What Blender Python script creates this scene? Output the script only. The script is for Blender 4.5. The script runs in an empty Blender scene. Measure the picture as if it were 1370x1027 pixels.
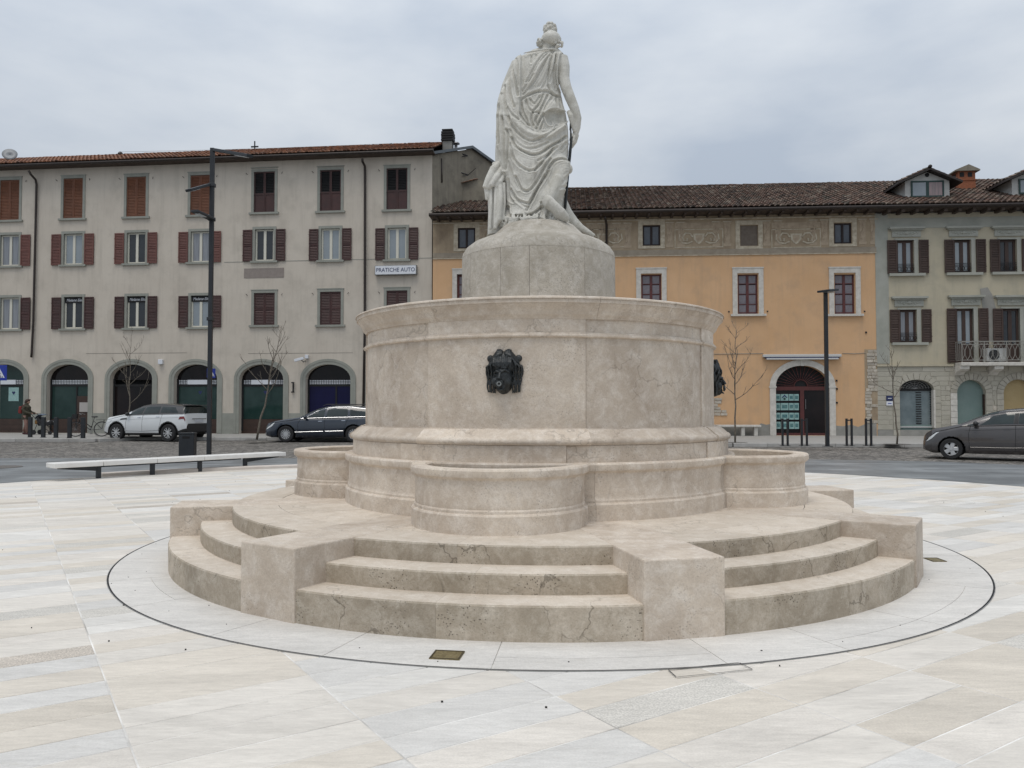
import bpy, bmesh, math, random
import numpy as np
from mathutils import Vector, Matrix
R = math.radians
PI = math.pi
random.seed(7)
sc = bpy.context.scene
COL = sc.collection

# ------------------------------------------------------------------ camera, sky, sun, exposure
FPX = 1050.0; CX = 685.0; CY = 513.5; CAMH = 1.4; PITCH = math.atan(32/1050)
cam_d = bpy.data.cameras.new('camera'); cam = bpy.data.objects.new('camera', cam_d); COL.objects.link(cam)
cam.location = (0, 0, CAMH); cam.rotation_euler = (PI/2+PITCH, 0, 0)
cam_d.sensor_width = 36; cam_d.lens = FPX/1370*36; cam_d.clip_end = 600; cam_d.clip_start = .05
sc.camera = cam
sc.view_settings.view_transform = 'Standard'; sc.view_settings.look = 'None'
sc.view_settings.exposure = 0.0; sc.view_settings.gamma = 1; sc.view_settings.use_curve_mapping = False

SUN_EL, SUN_AZ = 70, 205
w = bpy.data.worlds.new('World'); sc.world = w; w.use_nodes = True
nt = w.node_tree; nt.nodes.clear()
def NN(nt, t, **k):
    n = nt.nodes.new(t)
    for a, b in k.items(): setattr(n, a, b)
    return n
def world():
    L = nt.links.new
    out = NN(nt, 'ShaderNodeOutputWorld'); bg = NN(nt, 'ShaderNodeBackground'); bg.inputs[1].default_value = .1
    sky = NN(nt, 'ShaderNodeTexSky', sky_type='NISHITA', sun_disc=False)
    sky.sun_elevation = R(SUN_EL); sky.sun_rotation = R(SUN_AZ); sky.air_density = 1.2; sky.dust_density = 3
    tc = NN(nt, 'ShaderNodeTexCoord'); mp = NN(nt, 'ShaderNodeMapping'); mp.inputs['Scale'].default_value = (1, 1, 2.6)
    mp.inputs['Location'].default_value = (3.1, 1.7, .4)
    n1 = NN(nt, 'ShaderNodeTexNoise'); n1.inputs['Scale'].default_value = 3.4; n1.inputs['Detail'].default_value = 6; n1.inputs['Roughness'].default_value = .5
    r1 = NN(nt, 'ShaderNodeValToRGB'); r1.color_ramp.elements[0].position = .32; r1.color_ramp.elements[1].position = .7
    r1.color_ramp.elements[0].color = (4.0, 4.55, 5.35, 1); r1.color_ramp.elements[1].color = (6.05, 6.4, 6.8, 1)
    # an overcast sky is brighter overhead than at the horizon
    sp = NN(nt, 'ShaderNodeSeparateXYZ'); mr = NN(nt, 'ShaderNodeMapRange'); mr.inputs[1].default_value = 0; mr.inputs[2].default_value = 1
    mr.inputs[3].default_value = .88; mr.inputs[4].default_value = 1.9
    mul = NN(nt, 'ShaderNodeVectorMath', operation='SCALE')
    mx = NN(nt, 'ShaderNodeMix', data_type='RGBA'); mx.inputs[0].default_value = .93
    L(tc.outputs['Generated'], mp.inputs[0]); L(mp.outputs[0], n1.inputs['Vector']); L(n1.outputs[0], r1.inputs[0])
    L(tc.outputs['Generated'], sp.inputs[0]); L(sp.outputs[2], mr.inputs[0]); L(r1.outputs[0], mul.inputs[0]); L(mr.outputs[0], mul.inputs[3])
    L(sky.outputs[0], mx.inputs[6]); L(mul.outputs[0], mx.inputs[7]); L(mx.outputs[2], bg.inputs[0]); L(bg.outputs[0], out.inputs[0])
world()
sd = bpy.data.lights.new('sun', 'SUN'); sd.energy = 1.35; sd.angle = R(28); sd.color = (1, .94, .86)
so = bpy.data.objects.new('sun', sd); COL.objects.link(so)
az = R(SUN_AZ); el = R(SUN_EL)
so.rotation_euler = Vector((-math.sin(az)*math.cos(el), -math.cos(az)*math.cos(el), -math.sin(el))).to_track_quat('-Z', 'Y').to_euler()

# ------------------------------------------------------------------ where a thing seen in the photograph stands
def tanv(py): return math.tan(math.atan((CY-py)/FPX)+PITCH)
def P(px, py, Y):
    z = CAMH + Y*tanv(py)
    t = Y*math.cos(PITCH) + (z-CAMH)*math.sin(PITCH)
    return Vector(((px-CX)/FPX*t, Y, z))
def G(px, py, z=0.0): return P(px, py, (z-CAMH)/tanv(py))

# ------------------------------------------------------------------ mesh helpers
class MB:
    def __init__(s, M=None): s.v = []; s.f = []; s.mi = []; s.M = M
    def add(s, vs, fs, mi=0):
        b = len(s.v)
        for p in vs:
            p = Vector(p)
            if s.M is not None: p = s.M @ p
            s.v.append(tuple(p))
        for f in fs: s.f.append(tuple(i+b for i in f)); s.mi.append(mi)
        return s
    def box(s, x0, x1, y0, y1, z0, z1, mi=0):
        return s.add([(x0,y0,z0),(x1,y0,z0),(x1,y1,z0),(x0,y1,z0),(x0,y0,z1),(x1,y0,z1),(x1,y1,z1),(x0,y1,z1)],
              [(0,3,2,1),(4,5,6,7),(0,1,5,4),(1,2,6,5),(2,3,7,6),(3,0,4,7)], mi)
    def prism(s, poly, y0, y1, mi=0):          # polygon in x,z pulled along y
        n = len(poly)
        s.add([(x,y0,z) for x,z in poly]+[(x,y1,z) for x,z in poly],
              [tuple(range(n)), tuple(range(2*n-1,n-1,-1))]+[(i,i+n,(i+1)%n+n,(i+1)%n) for i in range(n)], mi)
        return s
    def slab(s, poly, z0, z1, mi=0):           # polygon in x,y pulled along z
        n = len(poly)
        s.add([(x,y,z0) for x,y in poly]+[(x,y,z1) for x,y in poly],
              [tuple(range(n-1,-1,-1)), tuple(range(n,2*n))]+[(i,(i+1)%n,(i+1)%n+n,i+n) for i in range(n)], mi)
        return s
    def tube(s, pts, r, n=8, mi=0, flat=1.0):
        pts = [Vector(p) for p in pts]; m = len(pts)
        rr = r if isinstance(r, (list, tuple)) else [r]*m
        vs = []; up = None
        for i, p in enumerate(pts):
            d = (pts[min(i+1,m-1)]-pts[max(i-1,0)]).normalized()
            if up is None or abs(d.dot(up)) > .98: up = Vector((0,0,1)) if abs(d.z) < .9 else Vector((0,1,0))
            a = d.cross(up).normalized(); b = a.cross(d).normalized(); up = b
            for k in range(n):
                t = 2*PI*k/n
                vs.append(p + (a*math.cos(t)+b*math.sin(t)*flat)*rr[i])
        fs = [(i*n+k, i*n+(k+1)%n, (i+1)*n+(k+1)%n, (i+1)*n+k) for i in range(m-1) for k in range(n)]
        fs += [tuple(range(n-1,-1,-1)), tuple(range((m-1)*n, m*n))]
        return s.add(vs, fs, mi)
    def ball(s, c, r, nu=14, nv=9, mi=0, rot=None):
        if not isinstance(r, (tuple, list)): r = (r,r,r)
        c = Vector(c); vs = []
        for j in range(1, nv):
            a = PI*j/nv
            for i in range(nu):
                b = 2*PI*i/nu
                q = Vector((r[0]*math.sin(a)*math.cos(b), r[1]*math.sin(a)*math.sin(b), r[2]*math.cos(a)))
                if rot is not None: q = rot @ q
                vs.append(c+q)
        t = Vector((0,0,r[2])); 
        if rot is not None: t = rot @ t
        vs += [c+t, c-t]; T = len(vs)-2
        fs = [(j*nu+i, (j+1)*nu+i, (j+1)*nu+(i+1)%nu, j*nu+(i+1)%nu) for j in range(nv-2) for i in range(nu)]
        fs += [(T, i, (i+1)%nu) for i in range(nu)] + [(T+1, (nv-2)*nu+(i+1)%nu, (nv-2)*nu+i) for i in range(nu)]
        return s.add(vs, fs, mi)
    def arc(s, prof, a0, a1, n, c=(0,0), mi=0):  # closed profile (r,z) swept round c; azimuth 0 faces -y, positive towards +x
        m = len(prof); full = abs(a1-a0) >= 359.9; N = n if full else n+1
        vs = []
        for i in range(N):
            a = R(a0+(a1-a0)*i/n); sx, sy = math.sin(a), -math.cos(a)
            for r, z in prof: vs.append((c[0]+r*sx, c[1]+r*sy, z))
        fs = [(i*m+k, ((i+1)%N)*m+k, ((i+1)%N)*m+(k+1)%m, i*m+(k+1)%m) for i in range(n) for k in range(m)]
        if not full: fs += [tuple(range(m)), tuple(range((N-1)*m+m-1, (N-1)*m-1, -1))]
        return s.add(vs, fs, mi)
    def mesh(s, name, mats, smooth=False, fix=False):
        me = bpy.data.meshes.new(name); me.from_pydata(s.v, [], s.f)
        if not isinstance(mats, (list, tuple)): mats = [mats]
        for m in mats: me.materials.append(m)
        if len(mats) > 1: me.polygons.foreach_set('material_index', s.mi)
        if smooth: me.polygons.foreach_set('use_smooth', [True]*len(s.f))
        if fix:
            bm = bmesh.new(); bm.from_mesh(me); bmesh.ops.recalc_face_normals(bm, faces=bm.faces); bm.to_mesh(me); bm.free()
        me.update(); return me
    def build(s, name, mats, parent=None, smooth=False, fix=True, bevel=0, seg=2, loc=None, auto=None):
        me = s.mesh(name, mats, smooth or auto is not None, fix)
        if auto is not None: me.set_sharp_from_angle(angle=R(auto))
        o = bpy.data.objects.new(name, me); COL.objects.link(o); o.parent = parent
        if loc is not None: o.location = loc
        if bevel:
            b = o.modifiers.new('bevel', 'BEVEL'); b.width = bevel; b.segments = seg; b.limit_method = 'ANGLE'; b.angle_limit = R(35)
        return o
def link(name, me, parent=None, loc=None, rot=None, scale=None):
    o = bpy.data.objects.new(name, me); COL.objects.link(o); o.parent = parent
    if loc is not None: o.location = loc
    if rot is not None: o.rotation_euler = rot
    if scale is not None: o.scale = scale
    return o
def empty(name, loc=(0,0,0), rz=0):
    o = bpy.data.objects.new(name, None); COL.objects.link(o); o.location = loc; o.rotation_euler = (0,0,rz); o.empty_display_size = .3
    return o
def tag(o, label=None, cat=None, group=None, kind=None):
    if label: o['label'] = label
    if cat: o['category'] = cat
    if group: o['group'] = group
    if kind: o['kind'] = kind
    return o
def dup(o, parent=None, loc=None, rz=None, label=None):
    c = o.copy(); COL.objects.link(c); c.parent = parent
    if loc is not None: c.location = loc
    if rz is not None: c.rotation_euler = (0,0,rz)
    if label: c['label'] = label
    for ch in list(o.children): dup(ch, c)
    return c
def text(body, size, parent, loc, rot, m, name='lettering', ext=.002, align='CENTER', xs=1, shear=0):
    cu = bpy.data.curves.new('tmp_text', 'FONT'); cu.body = body; cu.size = size; cu.align_x = align; cu.align_y = 'CENTER'
    cu.extrude = ext; cu.shear = shear; cu.resolution_u = 3
    to = bpy.data.objects.new('tmp_text', cu); COL.objects.link(to)
    dg = bpy.context.evaluated_depsgraph_get(); dg.update()
    me = bpy.data.meshes.new_from_object(to.evaluated_get(dg)); bpy.data.objects.remove(to)
    me.materials.clear(); me.materials.append(m); me.name = name
    return link(name, me, parent, loc, rot, (xs,1,1))
def remesh(mb, name, m, voxel, parent=None, smooth_it=2, fac=.5):
    o = mb.build(name, m, parent, fix=True)
    r = o.modifiers.new('r', 'REMESH'); r.mode = 'VOXEL'; r.voxel_size = voxel; r.use_smooth_shade = True
    if smooth_it:
        q = o.modifiers.new('s', 'SMOOTH'); q.iterations = smooth_it; q.factor = fac
    dg = bpy.context.evaluated_depsgraph_get(); dg.update()
    me = bpy.data.meshes.new_from_object(o.evaluated_get(dg)); o.modifiers.clear(); o.data = me
    if not me.materials: me.materials.append(m)
    return o

# ------------------------------------------------------------------ materials
def hexc(r, g, b): return (r, g, b, 1)
def mat(name, c1, c2=None, scale=4, rough=.75, metal=0, bump=0, bscale=40, spec=.5, rand=0, stain=None, sscale=1.2, det=5, stretch=None, contrast=(.35,.65), emit=None, coat=0, streak=None):
    m = bpy.data.materials.new(name); m.use_nodes = True; t = m.node_tree; L = t.links.new
    b = t.nodes['Principled BSDF']; b.inputs['Roughness'].default_value = rough; b.inputs['Metallic'].default_value = metal
    b.inputs['Specular IOR Level'].default_value = spec; b.inputs['Coat Weight'].default_value = coat
    b.inputs['Base Color'].default_value = (*c1, 1)
    tc = NN(t, 'ShaderNodeTexCoord'); vec = tc.outputs['Object']
    if stretch:
        mp = NN(t, 'ShaderNodeMapping'); mp.inputs['Scale'].default_value = stretch; L(vec, mp.inputs[0]); vec = mp.outputs[0]
    if rand:
        oi = NN(t, 'ShaderNodeObjectInfo'); ad = NN(t, 'ShaderNodeVectorMath', operation='MULTIPLY_ADD'); ad.inputs[1].default_value = (37, 19, 53)
        cb = NN(t, 'ShaderNodeCombineXYZ')
        for i in range(3): L(oi.outputs['Random'], cb.inputs[i])
        L(cb.outputs[0], ad.inputs[0]); L(vec, ad.inputs[2]); vec = ad.outputs[0]
    col = None
    if c2 is not None:
        n = NN(t, 'ShaderNodeTexNoise'); n.inputs['Scale'].default_value = scale; n.inputs['Detail'].default_value = det; n.inputs['Roughness'].default_value = .6
        L(vec, n.inputs['Vector'])
        r = NN(t, 'ShaderNodeValToRGB'); r.color_ramp.elements[0].position = contrast[0]; r.color_ramp.elements[1].position = contrast[1]
        r.color_ramp.elements[0].color = (*c1, 1); r.color_ramp.elements[1].color = (*c2, 1)
        L(n.outputs[0], r.inputs[0]); col = r.outputs[0]
    if stain:
        n = NN(t, 'ShaderNodeTexNoise'); n.inputs['Scale'].default_value = sscale; n.inputs['Detail'].default_value = 7; n.inputs['Roughness'].default_value = .65
        L(vec, n.inputs['Vector'])
        r = NN(t, 'ShaderNodeMapRange'); r.inputs[1].default_value = .5; r.inputs[2].default_value = .72; r.inputs[4].default_value = stain[1]
        L(n.outputs[0], r.inputs[0])
        x = NN(t, 'ShaderNodeMix', data_type='RGBA'); L(r.outputs[0], x.inputs[0])
        if col: L(col, x.inputs[6])
        else: x.inputs[6].default_value = (*c1, 1)
        x.inputs[7].default_value = (*stain[0], 1); col = x.outputs[2]
    if streak:
        mp = NN(t, 'ShaderNodeMapping'); mp.inputs['Scale'].default_value = (1.6, 1.6, .13); L(vec, mp.inputs[0])
        n = NN(t, 'ShaderNodeTexNoise'); n.inputs['Scale'].default_value = 2; n.inputs['Detail'].default_value = 6; n.inputs['Roughness'].default_value = .7; L(mp.outputs[0], n.inputs['Vector'])
        r = NN(t, 'ShaderNodeMapRange'); r.inputs[1].default_value = .5; r.inputs[2].default_value = .75; r.inputs[4].default_value = streak[1]; L(n.outputs[0], r.inputs[0])
        x = NN(t, 'ShaderNodeMix', data_type='RGBA'); L(r.outputs[0], x.inputs[0])
        if col: L(col, x.inputs[6])
        else: x.inputs[6].default_value = (*c1, 1)
        x.inputs[7].default_value = (*streak[0], 1); col = x.outputs[2]
    if rand:
        oi2 = NN(t, 'ShaderNodeObjectInfo'); mr = NN(t, 'ShaderNodeMapRange'); mr.inputs[3].default_value = 1-rand; mr.inputs[4].default_value = 1+rand
        L(oi2.outputs['Random'], mr.inputs[0]); sm = NN(t, 'ShaderNodeVectorMath', operation='SCALE'); L(mr.outputs[0], sm.inputs[3])
        if col: L(col, sm.inputs[0])
        else: sm.inputs[0].default_value = c1
        col = sm.outputs[0]
    if col: L(col, b.inputs['Base Color'])
    if bump:
        n = NN(t, 'ShaderNodeTexNoise'); n.inputs['Scale'].default_value = bscale; n.inputs['Detail'].default_value = 5; L(vec, n.inputs['Vector'])
        bp = NN(t, 'ShaderNodeBump'); bp.inputs['Strength'].default_value = bump; bp.inputs['Distance'].default_value = .02
        L(n.outputs[0], bp.inputs['Height']); L(bp.outputs[0], b.inputs['Normal'])
    if emit: b.inputs['Emission Color'].default_value = (*emit[0], 1); b.inputs['Emission Strength'].default_value = emit[1]
    return m

def stone_mat(name, base, dark, light, pits=.5, cracks=.5, rand=.08, scale=1.0, grime=.35):
    """limestone: broad clouds, fine mottling, pale lime streaks, pits, a few thin cracks"""
    m = bpy.data.materials.new(name); m.use_nodes = True; t = m.node_tree; L = t.links.new
    b = t.nodes['Principled BSDF']; b.inputs['Roughness'].default_value = .78; b.inputs['Specular IOR Level'].default_value = .35
    tc = NN(t, 'ShaderNodeTexCoord'); oi = NN(t, 'ShaderNodeObjectInfo')
    cb = NN(t, 'ShaderNodeCombineXYZ')
    for i in range(3): L(oi.outputs['Random'], cb.inputs[i])
    ad = NN(t, 'ShaderNodeVectorMath', operation='MULTIPLY_ADD'); ad.inputs[1].default_value = (41, 23, 57)
    L(cb.outputs[0], ad.inputs[0]); L(tc.outputs['Object'], ad.inputs[2]); vec = ad.outputs[0]
    def noise(s, d=6, ro=.6, dist=0, st=None):
        v = vec
        if st:
            mp = NN(t, 'ShaderNodeMapping'); mp.inputs['Scale'].default_value = st; L(vec, mp.inputs[0]); v = mp.outputs[0]
        n = NN(t, 'ShaderNodeTexNoise'); n.inputs['Scale'].default_value = s*scale; n.inputs['Detail'].default_value = d
        n.inputs['Roughness'].default_value = ro; n.inputs['Distortion'].default_value = dist; L(v, n.inputs['Vector']); return n.outputs[0]
    def ramp(x, a, bb, c0=0, c1=1):
        r = NN(t, 'ShaderNodeMapRange'); r.inputs[1].default_value = a; r.inputs[2].default_value = bb; r.inputs[3].default_value = c0; r.inputs[4].default_value = c1
        L(x, r.inputs[0]); return r.outputs[0]
    def mix(f, a, bb):
        x = NN(t, 'ShaderNodeMix', data_type='RGBA')
        L(f, x.inputs[0]); 
        if isinstance(a, tuple): x.inputs[6].default_value = (*a, 1)
        else: L(a, x.inputs[6])
        if isinstance(bb, tuple): x.inputs[7].default_value = (*bb, 1)
        else: L(bb, x.inputs[7])
        return x.outputs[2]
    def mul(a, k):
        x = NN(t, 'ShaderNodeMath', operation='MULTIPLY'); L(a, x.inputs[0])
        if isinstance(k, (int, float)): x.inputs[1].default_value = k
        else: L(k, x.inputs[1])
        return x.outputs[0]
    c = mix(ramp(noise(1.7, 7, .62, .6), .3, .7), dark, base)
    c = mix(ramp(noise(8, 9, .75, .45), .45, .75, 0, .75), c, light)                       # pale lime clouds
    c = mix(ramp(noise(26, 5, .75), .48, .72, 0, .45), c, dark)                            # fine mottling
    c = mix(ramp(noise(80, 4, .8), .46, .72, 0, .45), c, tuple(x*.8 for x in dark))
    c = mix(ramp(noise(5, 7, .7, 2.0, (1, 1, .35)), .60, .80, 0, grime), c, tuple(x*.45 for x in dark))   # grime runs
    # pits
    v = NN(t, 'ShaderNodeTexVoronoi', feature='F1'); v.inputs['Scale'].default_value = 52*scale; L(vec, v.inputs['Vector'])
    pit = mul(ramp(v.outputs['Distance'], .16, .30, 1, 0), ramp(noise(3.2, 3), .5, .62))
    c = mix(mul(pit, pits), c, tuple(x*.22 for x in dark))
    # cracks
    wv = NN(t, 'ShaderNodeVectorMath', operation='MULTIPLY_ADD'); nz = NN(t, 'ShaderNodeTexNoise'); nz.inputs['Scale'].default_value = 4; nz.inputs['Detail'].default_value = 4
    L(vec, nz.inputs['Vector']); L(nz.outputs['Color'], wv.inputs[0]); wv.inputs[1].default_value = (.5, .5, .5); L(vec, wv.inputs[2])
    v2 = NN(t, 'ShaderNodeTexVoronoi', feature='DISTANCE_TO_EDGE'); v2.inputs['Scale'].default_value = 1.9*scale; L(wv.outputs[0], v2.inputs['Vector'])
    cr = mul(ramp(v2.outputs['Distance'], .004, .016, 1, 0), ramp(noise(1.3, 2), .5, .58))
    c = mix(mul(cr, cracks), c, tuple(x*.4 for x in dark))
    # each block its own shade
    sm = NN(t, 'ShaderNodeVectorMath', operation='SCALE'); L(c, sm.inputs[0]); L(ramp(oi.outputs['Random'], 0, 1, 1-rand, 1+rand), sm.inputs[3])
    L(sm.outputs[0], b.inputs['Base Color'])
    h = NN(t, 'ShaderNodeMath', operation='SUBTRACT'); L(noise(30, 8, .7), h.inputs[0]); L(mul(pit, pits*1.2), h.inputs[1])
    bp = NN(t, 'ShaderNodeBump'); bp.inputs['Strength'].default_value = .45; bp.inputs['Distance'].default_value = .012
    L(h.outputs[0], bp.inputs['Height']); L(bp.outputs[0], b.inputs['Normal'])
    return m

STONE = stone_mat('fountain_limestone', (.655,.572,.475), (.425,.352,.282), (.79,.735,.665), .35, .35, .11)
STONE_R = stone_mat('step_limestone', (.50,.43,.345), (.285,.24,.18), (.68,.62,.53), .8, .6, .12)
STONE_T = stone_mat('pale_tread_stone', (.65,.572,.48), (.49,.42,.34), (.76,.70,.62), .25, .35, .05)
STONE_P = stone_mat('pedestal_limestone', (.50,.46,.395), (.32,.29,.24), (.68,.65,.60), .5, .3, .07, 1.3)
MARBLE = stone_mat('statue_marble', (.65,.635,.585), (.42,.405,.355), (.75,.74,.70), .12, 0, 0, 1.5, .75)
BRONZE = mat('dark_bronze', (.012,.014,.015), (.035,.04,.042), 30, .42, .3, .3, 60)
DARK = mat('anthracite_metal', (.018,.021,.025), (.026,.029,.033), 3, .5, .2)
BLACK = mat('black_gap', (.008,.008,.008), rough=.9)

# paving with one tint per slab, kept as a mesh colour attribute
def paver_mat(name, speck=True):
    m = bpy.data.materials.new(name); m.use_nodes = True; t = m.node_tree; L = t.links.new
    b = t.nodes['Principled BSDF']; b.inputs['Roughness'].default_value = .62; b.inputs['Specular IOR Level'].default_value = .35
    at = NN(t, 'ShaderNodeAttribute', attribute_name='tint'); tc = NN(t, 'ShaderNodeTexCoord')
    rot = NN(t, 'ShaderNodeMapping'); rot.inputs['Rotation'].default_value = (0, 0, R(-33)); rot.inputs['Scale'].default_value = (.35, 1.6, 1)
    L(tc.outputs['Object'], rot.inputs[0])
    n = NN(t, 'ShaderNodeTexNoise'); n.inputs['Scale'].default_value = 3.2; n.inputs['Detail'].default_value = 9; n.inputs['Roughness'].default_value = .68; n.inputs['Distortion'].default_value = .5
    L(rot.outputs[0], n.inputs['Vector'])
    mr = NN(t, 'ShaderNodeMapRange'); mr.inputs[1].default_value = .3; mr.inputs[2].default_value = .7; mr.inputs[3].default_value = .84; mr.inputs[4].default_value = 1.07; L(n.outputs[0], mr.inputs[0])
    sm = NN(t, 'ShaderNodeVectorMath', operation='SCALE'); L(at.outputs['Color'], sm.inputs[0]); L(mr.outputs[0], sm.inputs[3])
    fn = NN(t, 'ShaderNodeTexNoise'); fn.inputs['Scale'].default_value = 22; fn.inputs['Detail'].default_value = 8; fn.inputs['Roughness'].default_value = .8; L(rot.outputs[0], fn.inputs['Vector'])
    fr = NN(t, 'ShaderNodeMapRange'); fr.inputs[1].default_value = .35; fr.inputs[2].default_value = .65; fr.inputs[3].default_value = .88; fr.inputs[4].default_value = 1.07; L(fn.outputs[0], fr.inputs[0])
    fs_ = NN(t, 'ShaderNodeVectorMath', operation='SCALE'); L(sm.outputs[0], fs_.inputs[0]); L(fr.outputs[0], fs_.inputs[3]); sm = fs_
    # speckle: strength is the tint's alpha
    v = NN(t, 'ShaderNodeTexNoise'); v.inputs['Scale'].default_value = 95; v.inputs['Detail'].default_value = 3; L(tc.outputs['Object'], v.inputs['Vector'])
    r2 = NN(t, 'ShaderNodeMapRange'); r2.inputs[1].default_value = .42; r2.inputs[2].default_value = .58; r2.inputs[3].default_value = .7; r2.inputs[4].default_value = 1.25; L(v.outputs[0], r2.inputs[0])
    s2 = NN(t, 'ShaderNodeVectorMath', operation='SCALE'); L(sm.outputs[0], s2.inputs[0]); L(r2.outputs[0], s2.inputs[3])
    mx = NN(t, 'ShaderNodeMix', data_type='RGBA'); L(at.outputs['Alpha'], mx.inputs[0]); L(sm.outputs[0], mx.inputs[6]); L(s2.outputs[0], mx.inputs[7])
    # grey bruises and pits in the bed of the stone
    p = NN(t, 'ShaderNodeTexNoise'); p.inputs['Scale'].default_value = 9; p.inputs['Detail'].default_value = 9; p.inputs['Roughness'].default_value = .8; p.inputs['Distortion'].default_value = 1.2; L(rot.outputs[0], p.inputs['Vector'])
    pr = NN(t, 'ShaderNodeMapRange'); pr.inputs[1].default_value = .57; pr.inputs[2].default_value = .66; pr.inputs[4].default_value = .5; L(p.outputs[0], pr.inputs[0])
    m3 = NN(t, 'ShaderNodeMix', data_type='RGBA'); L(pr.outputs[0], m3.inputs[0]); L(mx.outputs[2], m3.inputs[6]); m3.inputs[7].default_value = (.47, .44, .385, 1)
    L(m3.outputs[2], b.inputs['Base Color'])
    bp = NN(t, 'ShaderNodeBump'); bp.inputs['Strength'].default_value = .25; bp.inputs['Distance'].default_value = .004
    L(v.outputs[0], bp.inputs['Height']); L(bp.outputs[0], b.inputs['Normal'])
    return m
PAVER = paver_mat('pale_paving_stone')
MORTAR = mat('white_mortar', (.88,.86,.82), (.36,.34,.31), 1.6, .85)
def tint_mesh(me, cols):          # one colour per face
    a = me.color_attributes.new('tint', 'FLOAT_COLOR', 'CORNER')
    arr = []
    for p, c in zip(me.polygons, cols): arr += list(c)*p.loop_total
    a.data.foreach_set('color', arr)

# ================================================================== GROUND
FC = Vector((.279, 8.27, 0)); S = 1.017; AX = -11.0
PC = Vector((-.4, 8.35)); PR = 11.05
grd = MB().slab([(-90,-60),(90,-60),(90,120),(-90,120)], -.6, -.012)
SETT = bpy.data.materials.new('stone_setts'); SETT.use_nodes = True
def sett():
    t = SETT.node_tree; L = t.links.new; b = t.nodes['Principled BSDF']; b.inputs['Roughness'].default_value = .7
    tc = NN(t, 'ShaderNodeTexCoord'); v = NN(t, 'ShaderNodeTexVoronoi', feature='F1'); v.inputs['Scale'].default_value = 7; v.inputs['Randomness'].default_value = .6
    L(tc.outputs['Object'], v.inputs['Vector'])
    bw = NN(t, 'ShaderNodeSeparateColor'); L(v.outputs['Color'], bw.inputs[0])
    r = NN(t, 'ShaderNodeValToRGB'); r.color_ramp.elements[0].color = (.09,.083,.074,1); r.color_ramp.elements[1].color = (.30,.275,.245,1); L(bw.outputs[0], r.inputs[0])
    n = NN(t, 'ShaderNodeTexNoise'); n.inputs['Scale'].default_value = .5; n.inputs['Detail'].default_value = 5; L(tc.outputs['Object'], n.inputs['Vector'])
    mr = NN(t, 'ShaderNodeMapRange'); mr.inputs[1].default_value = .3; mr.inputs[2].default_value = .7; mr.inputs[3].default_value = .75; mr.inputs[4].default_value = 1.15; L(n.outputs[0], mr.inputs[0])
    s = NN(t, 'ShaderNodeVectorMath', operation='SCALE'); L(r.outputs[0], s.inputs[0]); L(mr.outputs[0], s.inputs[3])
    e = NN(t, 'ShaderNodeTexVoronoi', feature='DISTANCE_TO_EDGE'); e.inputs['Scale'].default_value = 7; e.inputs['Randomness'].default_value = .6; L(tc.outputs['Object'], e.inputs['Vector'])
    er = NN(t, 'ShaderNodeMapRange'); er.inputs[1].default_value = .02; er.inputs[2].default_value = .09; L(e.outputs['Distance'], er.inputs[0])
    m = NN(t, 'ShaderNodeMix', data_type='RGBA'); L(er.outputs[0], m.inputs[0]); m.inputs[6].default_value = (.05,.047,.042,1); L(s.outputs[0], m.inputs[7]); L(m.outputs[2], b.inputs['Base Color'])
    bp = NN(t, 'ShaderNodeBump'); bp.inputs['Strength'].default_value = .6; bp.inputs['Distance'].default_value = .02; L(er.outputs[0], bp.inputs['Height']); L(bp.outputs[0], b.inputs['Normal'])
sett()
tag(grd.build('road', SETT), 'grey stone sett roadway behind the square', kind='structure')

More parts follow.
